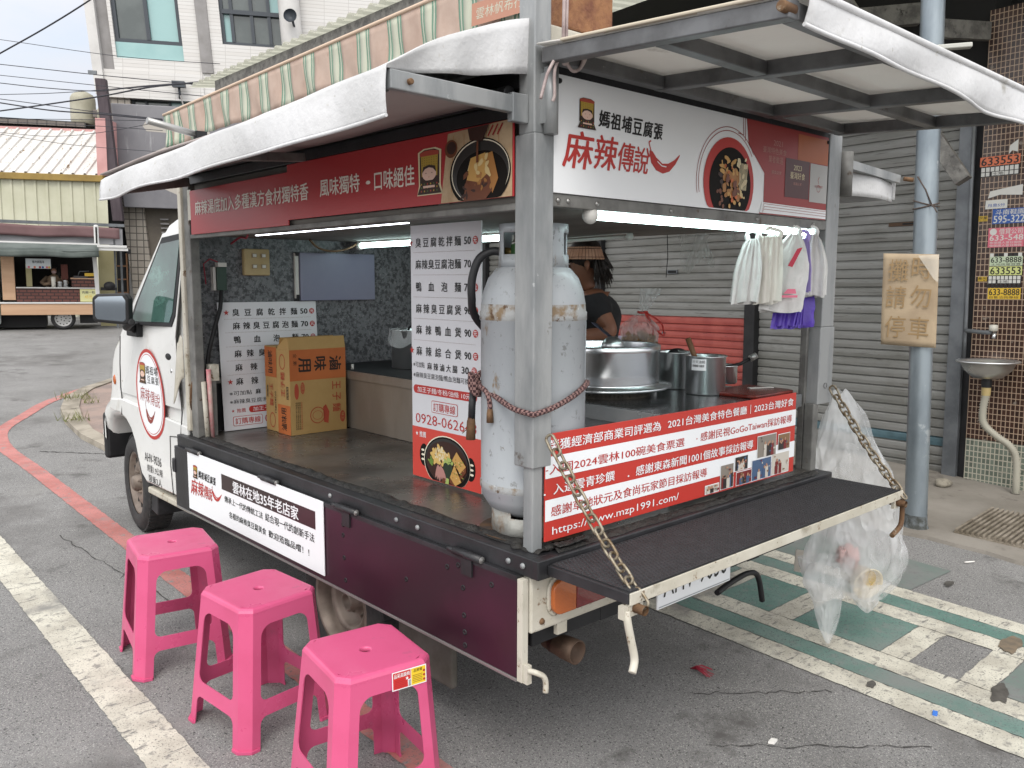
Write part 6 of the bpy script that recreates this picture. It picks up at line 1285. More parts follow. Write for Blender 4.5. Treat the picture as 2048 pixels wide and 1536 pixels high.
mb.tube([(gx+.159*cos(5.62), gy+.159*sin(5.62), gz+.16), (gx+.159*cos(5.62), gy+.159*sin(5.62), gz+.645)], .004, m_gas, 6); part('tank', mb, gc)
mb = MB()
def band(mb, r0, z0, r1, z1, mat, holes=(), n=72, hz0=0, hz1=1):
    rows = [0, hz0, hz1, 1]; ids = [mb.verts([(gx+(r0+(r1-r0)*t)*cos(2*pi*j/n), gy+(r0+(r1-r0)*t)*sin(2*pi*j/n), gz+z0+(z1-z0)*t) for j in range(n)]) for t in rows]
    for k_ in range(3):
        for j in range(n):
            d = (j+.5)*360/n
            if k_ == 1 and any(abs((d-h+180) % 360-180) < w for h, w in holes): continue
            a, b = ids[k_], ids[k_+1]; mb.face((a+j, a+(j+1) % n, b+(j+1) % n, b+j), mat, True)
band(mb, .102, .798, .100, .930, m_gas, [(187, 24), (307, 24), (67, 24)], hz0=.32, hz1=.80); part('collar', mb, gc, solid=.007)
mb = MB(); mb.lathe([(.10, .0015), (.165, .0015)], (gx, gy, gz-.001), M('rust_ring_on_floor', '#6d5138', .8, 0, c2='#4a4039', scale=20, k=.6), n=40); part('rust_ring', mb, gc)
mb = MB(); band(mb, .124, .002, .122, .098, m_gasr, [(205, 12), (25, 12), (115, 12), (290, 12)], hz0=.55, hz1=.86); part('foot_ring', mb, gc, solid=.006)
mb = MB(); mb.lathe([(.03, .81), (.022, .83), (.018, .87)], (gx, gy, gz), m_rust, n=14); mb.lathe([(.012, .865), (.035, .87), (.036, .895), (.012, .90)], (gx, gy, gz), M('valve_green', '#44683f', .45, k=.7), n=18)
mb.tube([(gx-.01, gy+.01, gz+.845), (gx-.075, gy+.07, gz+.85)], .014, M('brass', '#a08a55', .4, .6, k=.6), 10); mb.lathe([(.026, 0), (.026, .05), (.014, .055)], (gx-.04, gy+.02, gz+.82), M('valve_green', '#44683f', .45), n=16); part('valve', mb, gc)
mb = MB(); mb.tube(smooth_path([(gx-.07, gy+.068, gz+.85), (.075, .268, 1.568), (.050, .292, 1.545), (.036, .306, 1.49), (.040, .314, 1.43), (.080, .345, 1.37), (.20, .37, 1.25), (.32, .42, .95), (.5, .5, .74)], 6), .0125, M('black_hose', '#252528', .5, k=.8), 12); part('hose', mb, gc)
def braid(key):
    m = M(key, '#5a3a3a', .9, 0, k=.7); nt = m.node_tree; L = nt.links.new; N = nt.nodes.new; b = nt.nodes['Principled BSDF']
    tc = N('ShaderNodeTexCoord'); w = N('ShaderNodeTexChecker'); w.inputs['Scale'].default_value = 120; w.inputs['Color1'].default_value = (*lin('#3d2428', .7), 1); w.inputs['Color2'].default_value = (*lin('#94746f', .7), 1)
    L(tc.outputs['Object'], w.inputs['Vector']); L(w.outputs[0], b.inputs['Base Color']); return m
m_rope = braid('braided_rope')
rp = thing('rope', 'brown and pink braided rope tying the gas cylinder to the corner post', 'rope', (.05, .29, 1.17), TR)
C_ = Vector((gx, gy, 0))
mb = MB(); P = [(.046, .292, 1.172), (.020, .20, 1.150), (-.0135, .074, 1.124), (-.0165, .0, 1.116), (-.014, -.013, 1.115), (.0, -.0155, 1.116), (.070, -.0145, 1.128), (.17, .005, 1.150), (.262, .04, 1.174)]
P += [(gx+.167*cos(a), gy+.167*sin(a), 1.18+.02*sin(a)) for a in [-.5+.35*i for i in range(9)]]+[(.05, .30, 1.175)]
mb.tube(smooth_path(P, 4), .0085, m_rope, 8); part('loop', mb, rp)
mb = MB(); kx = Vector((.036, .285, 1.168))
for i in range(7):
    a = i*1.1; mb.tube([kx+Vector((.018*cos(t+a)-.006, .014*sin(t+a), .020*sin(t*1.0+i)+.004*i-.012)) for t in [2*pi*j/10 for j in range(11)]], .0078, m_rope, 7)
mb.tube(smooth_path([(.03, .27, 1.165), (.012, .215, 1.155), (.008, .195, 1.13), (.006, .19, 1.10)], 4), .008, m_rope, 8); mb.tube([(.006, .19, 1.105), (.004, .188, 1.09), (.003, .186, 1.065)], [.008, .010, .011], m_rust, 8); part('knot', mb, rp)
mb = MB(); mb.tube([(.034, .300, 1.15), (.030, .302, 1.10), (.030, .304, 1.06)], .0115, M('black_hose', '#252528'), 10); mb.tube([(.030, .304, 1.065), (.028, .304, 1.05), (.026, .304, .995)], [.011, .0135, .015], m_rust, 8); mb.tube([(.03, .30, 1.06), (.02, .31, 1.03), (.006, .32, 1.015)], .0015, m_rust, 5); part('hose_stub', mb, rp)
# electric cord tied round the flap hinge
m_cord = M('pink_grey_cord', '#a89694', .55, k=.75, c2='#c4b4b0', scale=20)
mb = MB()
for d in (-.005, .006):
    mb.tube([(.050+d, -.062, 2.42), (.048+d, -.062, 2.2), (.044+d, -.064, 2.095)], .0045, m_cord, 8)
    mb.tube(smooth_path([(.046, -.068, 2.085), (.075+d, -.072, 2.115+d), (.108+d, -.072, 2.118+d), (.118+d, -.070, 2.085), (.100, -.07, 2.045), (.07, -.07, 2.032), (.048, -.068, 2.05)], 5), .0045, m_cord, 8)
    mb.tube(smooth_path([(.042, -.07, 2.085), (.015+d, -.066, 2.055), (.0+d*2, -.06, 2.02), (.0+d*3, -.055, 1.985-d*3), (-.008+d*4, -.05, 1.95)], 5), .0045, m_cord, 8)
mb.ball((.045, -.066, 2.068), .018, m_cord, 12, 8, (.8, .8, 1.5)); solo('electric_cord', mb, (.045, -.06, 2.06), 'pinkish grey electric cord knotted in a loop at the top of the near corner post', 'cord', TR)

# ---- menu boards
def menu_items(a, W_, H_, rows, notes, star_rows, u0, u1, price0, price1, size, l=1):
    for i, (t, pr, v) in enumerate(rows):
        a.spread(t, u0*W_, u1*W_, v*H_-size*.5, size, m_ink, l, .035)
        a.text(pr, price0*W_, v*H_-size*.36, price1*W_, v*H_+size*.36, m_ink, l, .05)
        cx = price1*W_+size*.62; a.disc(cx, v*H_, size*.38, m_redt, l, n=20); a.text('元', cx-size*.26, v*H_-size*.24, cx+size*.26, v*H_+size*.24, m_signw, l+1, .02)
        if i in star_rows: a.star(u0*W_-size*.75, v*H_, size*.40, m_redt, l)
ROWS = [('臭豆腐乾拌麵', '50'), ('麻辣臭豆腐泡麵', '70'), ('鴨血泡麵', '70'), ('麻辣臭豆腐煲', '90'), ('麻辣鴨血煲', '90'), ('麻辣綜合煲', '90')]
m_board = M('menu_board_white', '#d9dade', .4, k=.86); m_boarde = M('menu_board_edge', '#b9b9bb', .6, k=.8)
mn = thing('menu_board', 'tall white menu board with a red noodle picture at its foot beside the gas cylinder', 'menu board', (.308, .79, .72), TR)
mb = MB(); mb.box((.306, .582, .721), (.311, 1.0, 1.688), m_board); part('board', mb, mn, bevel=.001)
W_, H_ = .418, .967; mb = MB(); ar = Art((.3055, 1.0, .721), (0, -1, 0), (0, 0, 1), (-1, 0, 0), mb)
menu_items(ar, W_, H_, [(t, p_, v) for (t, p_), v in zip(ROWS, (.932, .848, .762, .677, .594, .510))], None, (0, 5), .075, .735, .775, .868, .038)
for v in (.895, .808, .722, .638, .553): ar.dots(.045*W_, .945*W_, v*H_, F['brown'], 1, .0065, .0010)
ar.text('※可加點', .028*W_, .444*H_, .20*W_, .466*H_, m_ink, 1, .01); ar.spread('麻辣滷大腸', .24*W_, .68*W_, .438*H_, .030, m_ink, 1, .03); ar.text('30', .735*W_, .441*H_, .835*W_, .468*H_, m_ink, 1, .05); ar.disc(.905*W_, .455*H_, .0145, m_redt, 1); ar.text('元', .88*W_, .445*H_, .93*W_, .465*H_, m_signw, 2, .02)
ar.text('※麻辣臭豆腐泡麵/鴨血泡麵可換冬粉', .028*W_, .402*H_, .95*W_, .425*H_, m_ink, 1, .015)
ar.rrect(.028*W_, .340*H_, .942*W_, .374*H_, .015, m_redt, 1); ar.text('加王子麵/冬粉/油條 10元', .09*W_, .346*H_, .86*W_, .368*H_, m_signw, 2, .01)
ar.rrect(.30*W_, .272*H_, .68*W_, .320*H_, .008, m_redt, 1); ar.rrect(.306*W_, .2745*H_, .674*W_, .3175*H_, .007, m_board, 2); ar.text('訂購專線', .33*W_, .279*H_, .65*W_, .313*H_, m_redt, 3, .02)
ar.text('0928-062643', .055*W_, .220*H_, .935*W_, .260*H_, m_redt, 1, .0)
ar.rect(0.001, .001, W_-.001, .205*H_, M('menu_red', '#d1473b', .4, k=.85), 1); ar.star(.075*W_, .177*H_, .009, m_signw, 2); ar.text('推薦', .115*W_, .165*H_, .215*W_, .189*H_, m_signw, 2, .02)
def noodle_bowl(ar, cx, cy, s, clipv, rng):
    def cd(x, y, rx, ry, m, l, n=36, a=0): ar.poly([(cx+x*s+rx*s*cos(t)*cos(a)-ry*s*sin(t)*sin(a), max(clipv, cy+y*s+rx*s*cos(t)*sin(a)+ry*s*sin(t)*cos(a))) for t in [2*pi*i/n for i in range(n)]], m, l)
    for sx in (-1, 1): cd(sx*1.08, -.05*sx+.05, .22, .34, c_bw, 2, 16); [cd(sx*1.14, .05-.05*sx+.14*j-.14, .08, .035, F['hl'], 2.6, 8) for j in range(3)]
    cd(0, 0, 1.08, .80, F['hl'], 3); cd(.01, -.01, 1.06, .78, c_bw, 3.5); cd(0, .04, .98, .68, M('picture_bowl_grey', '#2c2a29'), 4); cd(0, 0, .95, .64, F['dark'], 4.5)
    for n_, x, y, rx, ry, c, k_, L_ in ((60, -.28, .18, .42, .26, 'noodle', .10, 5), (26, -.25, .24, .34, .18, 'cream', .06, 7), (22, .12, .0, .18, .14, 'lgreen', .09, 8), (12, -.70, .0, .1, .12, 'green', .08, 8)):
        for i in range(n_):
            a = rng.uniform(0, 2*pi); r = sqrt(rng.random()); cd(x+rx*r*cos(a), y+ry*r*sin(a), k_*rng.uniform(.5, 1.1), k_*.6*rng.uniform(.5, 1.1), F[c], L_+i*.02, 8, rng.uniform(0, 3))
    for i in range(7): cd(.1+.16*cos(i), -.22+.13*sin(i*2), .14, .12, M('food_seaweed', '#23301f', .5), 9+i*.05, 8, i)
    for i in range(6): cd(-.42+.07*i, -.28-.03*(i % 3), .05, .22, F['pink'], 9.5+i*.05, 10, .15*i-.3)
    for (pts, c, l) in (([(.30, .15), (.50, .42), (.92, .06), (.66, -.18)], 'tofu', 10), ([(.66, -.18), (.92, .06), (.93, -.10), (.62, -.40)], 'brown', 10.3), ([(.20, -.36), (.40, .02), (.72, -.42), (.44, -.58)], 'tofu', 10.6), ([(.2, -.36), (.44, -.58), (.40, -.72), (.18, -.52)], 'brown', 10.8), ([(-.02, -.62), (.04, -.40), (.16, -.42), (.14, -.64)], 'lgreen', 11), ([(-.2, -.6), (-.1, -.42), (.0, -.44), (-.06, -.64)], 'brown', 11)):
        ar.poly([(cx+u*s, max(clipv, cy+w*s)) for u, w in pts], F[c], l)
    for i in range(26): x, y = rng.uniform(.3, .85), rng.uniform(-.4, .25); cd(x, y, .03, .02, F[rng.choice(('green', 'pale', 'tan'))], 12, 6)
noodle_bowl(ar, .52*W_, .082*H_, .130, .004, random.Random(11)); part('print', mb, mn)

mn1 = thing('menu_board', 'wide white menu board leaning at the front wall behind the noodle cartons', 'menu board', (.44, 2.44, .72), TR)
O1 = Vector((.162, 2.425, .718)); Wv = Vector((.0, .035, .65)).normalized(); Nv = Vector((0, -.65, .035)).normalized()
mb = MB(); mb.obox(O1, (.553, 0, 0), Wv*.652, -Nv*.004, m_board); part('board', mb, mn1, bevel=.001)
W_, H_ = .553, .652; mb = MB(); ar = Art(O1+Nv*.0006, (1, 0, 0), Wv, Nv, mb)
menu_items(ar, W_, H_, [(t, p_, v) for (t, p_), v in zip(ROWS, (.920, .815, .708, .598, .490, .380))], None, (0, 5), .135, .795, .825, .905, .040)
for v in (.87, .765, .655, .545, .435): ar.dots(.06*W_, .945*W_, v*H_, F['brown'], 1, .0075, .0011)
ar.text('※可加點', .065*W_, .272*H_, .285*W_, .308*H_, m_ink, 1, .01); ar.spread('麻辣滷大腸', .32*W_, .80*W_, .268*H_, .030, m_ink, 1, .03); ar.text('30', .84*W_, .274*H_, .90*W_, .312*H_, m_ink, 1, .05)
ar.text('※麻辣臭豆腐泡麵/鴨血泡麵可換冬粉', .065*W_, .205*H_, .96*W_, .242*H_, m_ink, 1, .015); ar.star(.09*W_, .152*H_, .009, m_redt, 1); ar.text('推薦', .125*W_, .135*H_, .215*W_, .168*H_, m_redt, 1, 0)
ar.rrect(.245*W_, .128*H_, .95*W_, .180*H_, .016, m_redt, 1); ar.text('加王子麵/冬粉/油條 10元', .285*W_, .138*H_, .90*W_, .171*H_, m_signw, 2, .01)
ar.rrect(.085*W_, .032*H_, .375*W_, .108*H_, .008, m_redt, 1); ar.rrect(.09*W_, .0355*H_, .37*W_, .1045*H_, .007, m_board, 2); ar.text('訂購專線', .105*W_, .045*H_, .355*W_, .095*H_, m_redt, 3, .02); ar.text('0928-062643', .40*W_, .040*H_, .95*W_, .098*H_, m_redt, 1, 0); part('print', mb, mn1)

# ---- noodle cartons
m_carton = M('carton_board', '#b8955d', .75, 0, c2='#ae8b54', scale=4, k=.75, bump=.0006, bscale=90, bstretch=(1, 1, .1)); m_cart_o = M('carton_orange_print', '#bf6a35', .7, 0, c2='#b5622f', scale=5, k=.75)
m_cart_r = M('carton_red_print', '#b0472f', .7, k=.75); m_cart_k = M('carton_black_print', '#241811', .7)
def carton(name, x0, x1, y0, y1, z0, z1, label, flaps):
    t = thing(name, label, 'carton', ((x0+x1)/2, (y0+y1)/2, z0), TR, 'instant noodle cartons on the truck bed'); mb = MB(); e = .004
    mb.box((x0, y0, z0), (x1, y0+e, z1), m_carton); mb.box((x0, y1-e, z0), (x1, y1, z1), m_carton); mb.box((x0, y0+e, z0), (x0+e, y1-e, z1), m_carton); mb.box((x1-e, y0+e, z0), (x1, y1-e, z1), m_carton); mb.box((x0+e, y0+e, z0), (x1-e, y1-e, z0+e), m_carton); part('carton_body', mb, t); return t
bx = carton('noodle_carton', .360, .675, 2.100, 2.232, .7165, 1.143, 'larger open noodle carton, orange band with upside lettering on its front', True)
mb = MB(); mb.obox((.360, 2.100, 1.143), (.315, 0, 0), (.0, .012, .058), (0, .004, 0), m_carton); part('flap', mb, bx); mb = MB(); mb.obox((.361, 2.11, 1.143), (0, .118, 0), (.028, 0, .050), (.004, 0, 0), m_carton); mb.obox((.37, 2.228, 1.143), (.30, 0, 0), (0, -.02, .055), (0, .004, 0), m_carton); part('flap', mb, bx)
W_, H_ = .315, .426; mb = MB(); ar = Art((.360, 2.0995, .7165), (1, 0, 0), (0, 0, 1), (0, -1, 0), mb)
ar.rect(.0, .635*H_, W_, .995*H_, m_cart_o, 1)
def rot_text(ar, ch, u0, w0, u1, w1, m, l, b=.02): ar.text(ch, u0, w0, u1, w1, m, l, b, rot=90)
for i, ch in enumerate('用味滷'): ar.text(ch, (.15+.275*i)*W_, .735*H_, (.37+.275*i)*W_, .905*H_, m_cart_k, 2, .05, rot=90)
for i, ch in enumerate('全素'): ar.text(ch, .065*W_, (.90-.085*i)*H_, .125*W_, (.955-.085*i)*H_, m_cart_k, 2, .0, rot=90)
for i, ch in enumerate('王子麵'): ar.text(ch, .745*W_, (.50-.135*i)*H_, .895*W_, (.60-.135*i)*H_, m_cart_r, 2, .02, rot=90)
ar.disc(.11*W_, .51*H_, .012, m_cart_r, 2, .040, 24); ar.disc(.215*W_, .545*H_, .011, m_cart_r, 2, .030, 24); ar.disc(.925*W_, .165*H_, .015, m_cart_r, 2, .030, 24); ar.text('味王', .90*W_, .12*H_, .95*W_, .21*H_, m_carton, 3, .0, rot=90)
ar.text('50包入', .19*W_, .48*H_, .24*W_, .60*H_, m_carton, 3, .0, rot=90)
for i in range(4): ar.text('營養標示成分麵粉棕櫚油食鹽', (.085+.032*i)*W_, .06*H_, (.108+.032*i)*W_, .385*H_, m_cart_k if i < 3 else m_cart_r, 2, .0, rot=90)
ar.ring(.47*W_, .21*H_, .038, .042, m_cart_r, 2); ar.ring(.47*W_, .21*H_, .026, .0285, m_cart_r, 2, .8); ar.poly([(.58*W_, .12*H_), (.66*W_, .10*H_), (.68*W_, .24*H_), (.62*W_, .33*H_), (.57*W_, .30*H_)], m_cart_r, 2); part('print_front', mb, bx)
def side_print(t, x, y1, z0, z1, wd, up):
    mb = MB(); ar = Art((x-.0005, y1, z0), (0, -1, 0), (0, 0, 1), (-1, 0, 0), mb); W_, H_ = wd, z1-z0
    if up:
        ar.rect(.002, .0, W_, .345*H_, m_cart_o, 1); ar.text('滷味用', .28*W_, .04*H_, .70*W_, .31*H_, m_cart_k, 2, .03, rot=-90); ar.text('王子麵', .30*W_, .44*H_, .62*W_, .73*H_, m_cart_r, 2, .02, rot=-90); ar.ring(.45*W_, .85*H_, .026, .030, m_cart_r, 2, 1.3)
        for i in range(9): ar.rect(.72*W_, (.42+.017*i)*H_, .90*W_, (.43+.017*i)*H_, m_cart_k, 2)
    else:
        ar.rect(.0, .645*H_, W_-.002, .998*H_, m_cart_o, 1); ar.text('滷味用', .30*W_, .69*H_, .68*W_, .96*H_, m_cart_k, 2, .03, rot=90); ar.text('王子麵', .36*W_, .30*H_, .66*W_, .57*H_, m_cart_r, 2, .02, rot=90); ar.ring(.55*W_, .13*H_, .026, .030, m_cart_r, 2, 1.3); ar.text('072820823', .78*W_, .22*H_, .90*W_, .48*H_, m_cart_k, 2, 0, rot=90)
        for i in range(9): ar.rect(.12*W_, (.40+.016*i)*H_, .24*W_, (.41+.016*i)*H_, m_cart_k, 2)
    return part('print_side', mb, t)
side_print(bx, .360, 2.232, .7165, 1.143, .132, True)
b2 = carton('noodle_carton', .366, .66, 2.245, 2.372, .7165, 1.146, 'smaller showing noodle carton standing behind the open one', False)
mb = MB(); mb.box((.366, 2.245, 1.1465), (.66, 2.372, 1.150), m_carton); part('flap', mb, b2); side_print(b2, .366, 2.372, .7165, 1.146, .127, False)

# ---- pots and things on the counter
CZ = 1.031
m_alu = M('brushed_aluminium', '#dcdee0', .24, .95, c2='#cfd1d3', scale=2, k=1.0, aniso=.45, rvar=.06)
m_cast = M('cast_iron', '#5f594f', .7, .3, c2='#3f3b36', scale=14, k=.6, bump=.004, bscale=60)
sx, sy = .945, .575
bn_ = thing('gas_burner', 'low cast iron gas burner ring under the wide aluminium pot', 'burner', (sx, sy, CZ), TR)
mb = MB()
for i in range(72):
    a, b = 2*pi*i/72, 2*pi*(i+.72)/72
    mb.quad((sx+.185*cos(a), sy+.185*sin(a), CZ), (sx+.185*cos(b), sy+.185*sin(b), CZ), (sx+.185*cos(b), sy+.185*sin(b), CZ+.024), (sx+.185*cos(a), sy+.185*sin(a), CZ+.024), m_cast)
mb.lathe([(.15, 0), (.15, .024), (.19, .024), (.19, .03), (.15, .03)], (sx, sy, CZ), m_cast, n=48); mb.lathe([(.188, .0), (.188, .006), (.15, .006)], (sx, sy, CZ), m_cast, n=48); part('burner_ring', mb, bn_)
stm = thing('wide_pot', 'wide shallow aluminium pot on the burner with a ladle across its rim', 'pot', (sx, sy, CZ+.03), TR)
mb = MB(); zb = CZ+.031
mb.lathe([(.0, 0), (.26, .0), (.272, .006), (.270, .012), (.222, .018), (.2225, .024)], (sx, sy, zb), m_alu, n=64); part('base_tray', mb, stm)
mb = MB(); mb.lathe([(.218, .022), (.221, .026), (.221, .142), (.2245, .147), (.2245, .168), (.221, .171), (.215, .171), (.213, .166), (.213, .06), (.0, .055)], (sx, sy, zb), m_alu, n=72); part('pot_wall', mb, stm)
mb = MB(); mb.lathe([(.212, .115), (.0, .115)], (sx, sy, zb), M('dark_broth', '#2c211a', .12, k=.8), n=48); part('broth', mb, stm)
ld = thing('ladle', 'steel ladle resting upside down on the rim of the wide pot', 'ladle', (sx-.0, sy-.0, zb+.17), TR)
lc = Vector((.893, .486, zb+.160))
mb = MB(); mb.lathe([(.0, .046), (.018, .044), (.034, .033), (.042, .018), (.045, .002), (.043, .0), (.041, .008), (.032, .03), (.0, .043)], lc, m_ss, (.0, .0, 1), 28); part('bowl', mb, ld)
mb = MB(); mb.bar(lc+Vector((.040, .01, .02)), lc+Vector((.03, .13, .095)), .022, .003, M('ladle_handle', '#6f7487', .25, .8, k=.7)); part('handle', mb, ld)
def pot(name, x, y, z, r, h, label, mat=m_ss, grp=None):
    t = thing(name, label, 'pot', (x, y, z), TR, grp); mb = MB()
    mb.lathe([(0, 0), (r-.006, 0), (r, .005), (r, h-.004), (r+.005, h), (r+.006, h+.002), (r+.003, h+.004), (r-.002, h), (r-.002, .01), (0, .008)], (x, y, z), mat, n=48); part('pot_body', mb, t); return t
pt = pot('steel_pot', 1.258, .305, CZ, .079, .152, 'straight steel pot with a price label and a wooden spoon, nearest the red board'); rgl = random.Random(5)
def curved_label(t, x, y, z0, z1, r, a0, a1, txt):
    mb = MB(); n = 10; f = lambda u, z: (x+(r+.0008)*cos(a0+(a1-a0)*u), y+(r+.0008)*sin(a0+(a1-a0)*u), z)
    for i in range(n): mb.quad(f(i/n, z0), f((i+1)/n, z0), f((i+1)/n, z1), f(i/n, z1), m_signw)
    vs, fs, x0, x1, y0, y1 = glyphs(txt, 0); nb = mb.verts([tuple(V3(f(.08+.84*(u-x0)/(x1-x0), z0+(z1-z0)*(.62+.28*(w-y0)/(y1-y0))))+Vector((0, 0, 0))+(V3(f(.5, 0))-V3((x, y, 0))).normalized()*.0006) for u, w in vs])
    for q in fs: mb.face([nb+i for i in q], m_ink)
    for i in range(12):
        u = .08+.07*i; o = (V3(f(.5, 0))-V3((x, y, 0))).normalized()*.0006; w = rgl.uniform(.02, .05); mb.quad(*[tuple(V3(p)+o) for p in (f(u, z0+(z1-z0)*.30), f(u+w, z0+(z1-z0)*.30), f(u+w, z0+(z1-z0)*.5), f(u, z0+(z1-z0)*.5))], m_ink)
    return part('label', mb, t)
ac = math.atan2(-1.67-.305, -1.6-1.258)
curved_label(pt, 1.258, .305, CZ+.10, CZ+.145, .079, ac-.75, ac+.02, '行天油鍋')
pt2 = pot('steel_pot', 1.315, .50, CZ, .074, .152, 'second straight steel pot, half hidden behind the labelled one')
sp_ = thing('wooden_spoon', 'wooden spoon standing in the labelled steel pot', 'spoon', (1.24, .33, CZ+.1), TR)
mb = MB(); mb.tube([(1.272, .31, CZ+.02), (1.235, .345, CZ+.15), (1.215, .365, CZ+.222)], [.008, .0105, .0115], M('old_wood', '#7d5a3c', .6, 0, c2='#694629', scale=20, k=.7), 10); part('handle', mb, sp_)
pn = pot('saucepan', 1.475, .365, CZ+.02, .058, .075, 'small steel saucepan with a black handle next to the labelled pot')
mb = MB(); mb.tube([(1.43, .35, CZ+.085), (1.50, .30, CZ+.105), (1.53, .27, CZ+.128)], .0075, m_blk, 8); mb.tube([(1.528, .272, CZ+.127), (1.548, .252, CZ+.143)], [.014, .013], m_steel_edge, 10); part('handle', mb, pn)
tr_ = thing('red_tray', 'dark red lacquer tray lying at the rear end of the counter', 'tray', (1.46, .22, CZ), TR)
mb = MB(); m_lac = M('red_lacquer', '#7d2a1e', .25, 0, c2='#5c1d16', scale=9, k=.7, spots=(('#33150f', 20, .6, .08),)); mb.prism([(-.135, -.10), (.135, -.10), (.155, -.07), (.155, .13), (-.155, .13), (-.155, -.07)], (1.40, .17, CZ), (1, 0, 0), (0, 1, 0), (0, 0, 1), .014, m_lac); part('tray', mb, tr_, bevel=.005)
mb = MB(); mb.obox((1.42, .20, CZ+.0155), (.10, -.05, 0), (.012, .02, 0), (0, 0, .003), m_wplast); solo('paper_slip', mb, (1.42, .2, CZ), 'white paper slip lying on the dark red tray', 'paper', TR)
# left stock pot wrapped in film
lp_ = pot('stock_pot', 1.025, 1.995, 1.021, .112, .20, 'tall steel stock pot wrapped in cling film at the front end of the counter')
m_film = M('cling_film', '#dfe3e4', .12, alpha=.30)
mb = MB(); mb.grid(lambda u, v: (1.025+(.118+.012*sin(u*40)+.02*v*v)*cos(2*pi*u), 1.995+(.118+.012*sin(u*40)+.02*v*v)*sin(2*pi*u), 1.228-.075*v-.02*sin(u*25)*v), 48, 5, m_film); part('film', mb, lp_)
mb = MB(); mb.tube(smooth_path([(.95, 1.93, 1.225), (.96, 1.91, 1.25), (1.03, 1.88, 1.255), (1.10, 1.91, 1.25), (1.11, 1.94, 1.225)], 4), .006, m_blk, 8); part('handle', mb, lp_)
mb = MB(); mb.lathe([(.0, 0), (.008, 0), (.008, .028), (0, .028)], (.735, 2.13, 1.019), m_wplast, n=10); solo('white_peg', mb, (.735, 2.13, 1.019), 'small white peg standing on the edge of the brown counter', 'peg', TR)
# bag of fried tofu skin
m_clear = film('clear_plastic', '#f2f3f3', .30, .06, 30, .02); m_chip = M('fried_chips', '#a8793f', .7, 0, c2='#8a5d2c', scale=18, k=.7)
bgp = thing('snack_bag', 'clear plastic bag of brown fried snacks tied with red string behind the wide pot', 'bag', (1.34, .72, 1.17), TR)
B0 = Vector((1.345, .715, 0)); rr_ = random.Random(8); mb = MB()
for i in range(150):
    a = rr_.uniform(0, 2*pi); r = .072*sqrt(rr_.random()); z = 1.175+.10*rr_.random()*(1-r*6); c = B0+Vector((r*cos(a), r*sin(a), z)); u = Vector((rr_.uniform(-1, 1), rr_.uniform(-1, 1), rr_.uniform(-1, 1))).normalized(); v = u.orthogonal().normalized(); s = rr_.uniform(.012, .020)
    n0 = mb.verts([c-u*s-v*s*.6, c+u*s-v*s*.5, c+u*s*.9+v*s*.6+Vector((0, 0, .004)), c-u*s+v*s*.5]); mb.face((n0, n0+1, n0+2, n0+3), m_chip)
part('snacks', mb, bgp, solid=.003)
def bagf(u, v):
    a = 2*pi*u; z = 1.165+.285*v
    if v < .42: r = .082*(1-.10*(1-v/.42)**3)
    elif v < .62: r = .082-(.082-.016)*((v-.42)/.20)
    else: r = .016+.045*((v-.62)/.38)**.8
    r *= 1+.10*sin(a*7+v*9)*min(1, v*2)+.06*sin(a*3+1); off = Vector((.03, -.03, 0))*max(0, v-.55)*2.6
    return tuple(B0+off+Vector((r*cos(a), r*sin(a)*(1 if v < .6 else .6), z)))
mb = MB(); mb.grid(bagf, 60, 22, m_clear); part('bag_film', mb, bgp)
mb = MB(); cc = B0+Vector((.006, -.006, 1.345)); mb.tube([cc+Vector((.021*cos(a), .021*sin(a), .003*sin(3*a))) for a in [2*pi*i/16 for i in range(17)]], .0045, m_redt, 6)
for d in ((.02, -.045, -.10), (.055, -.075, -.085), (.00, -.03, -.065)): mb.tube(smooth_path([cc+Vector((0, -.015, 0)), cc+Vector((d[0]*.6, d[1], d[2]*.5)), cc+Vector(d)], 4), .004, m_redt, 6)
mb.tube(smooth_path([cc+Vector((-.01, -.02, 0)), cc+Vector((.0, -.06, -.06)), cc+Vector((.04, -.085, -.10)), cc+Vector((.055, -.075, -.085))], 4), .004, m_redt, 6); part('string', mb, bgp)
mb = MB(); mb.box((1.22, .60, CZ), (1.50, .86, 1.163), m_cs); solo('steel_container', mb, (1.36, .73, CZ), 'steel food container under the snack bag behind the wide pot', 'container', TR, bevel=.006)
mb = MB(); mb.ball((1.40, .555, 1.17), .045, m_blk, 14, 8, (1.3, .7, .5)); mb.tube([(1.32, .60, 1.165), (1.40, .56, 1.17)], .02, m_blk, 8); solo('black_grip', mb, (1.38, .56, 1.165), 'black rounded handle sticking up between the wide pot and the steel pots', 'handle', TR)

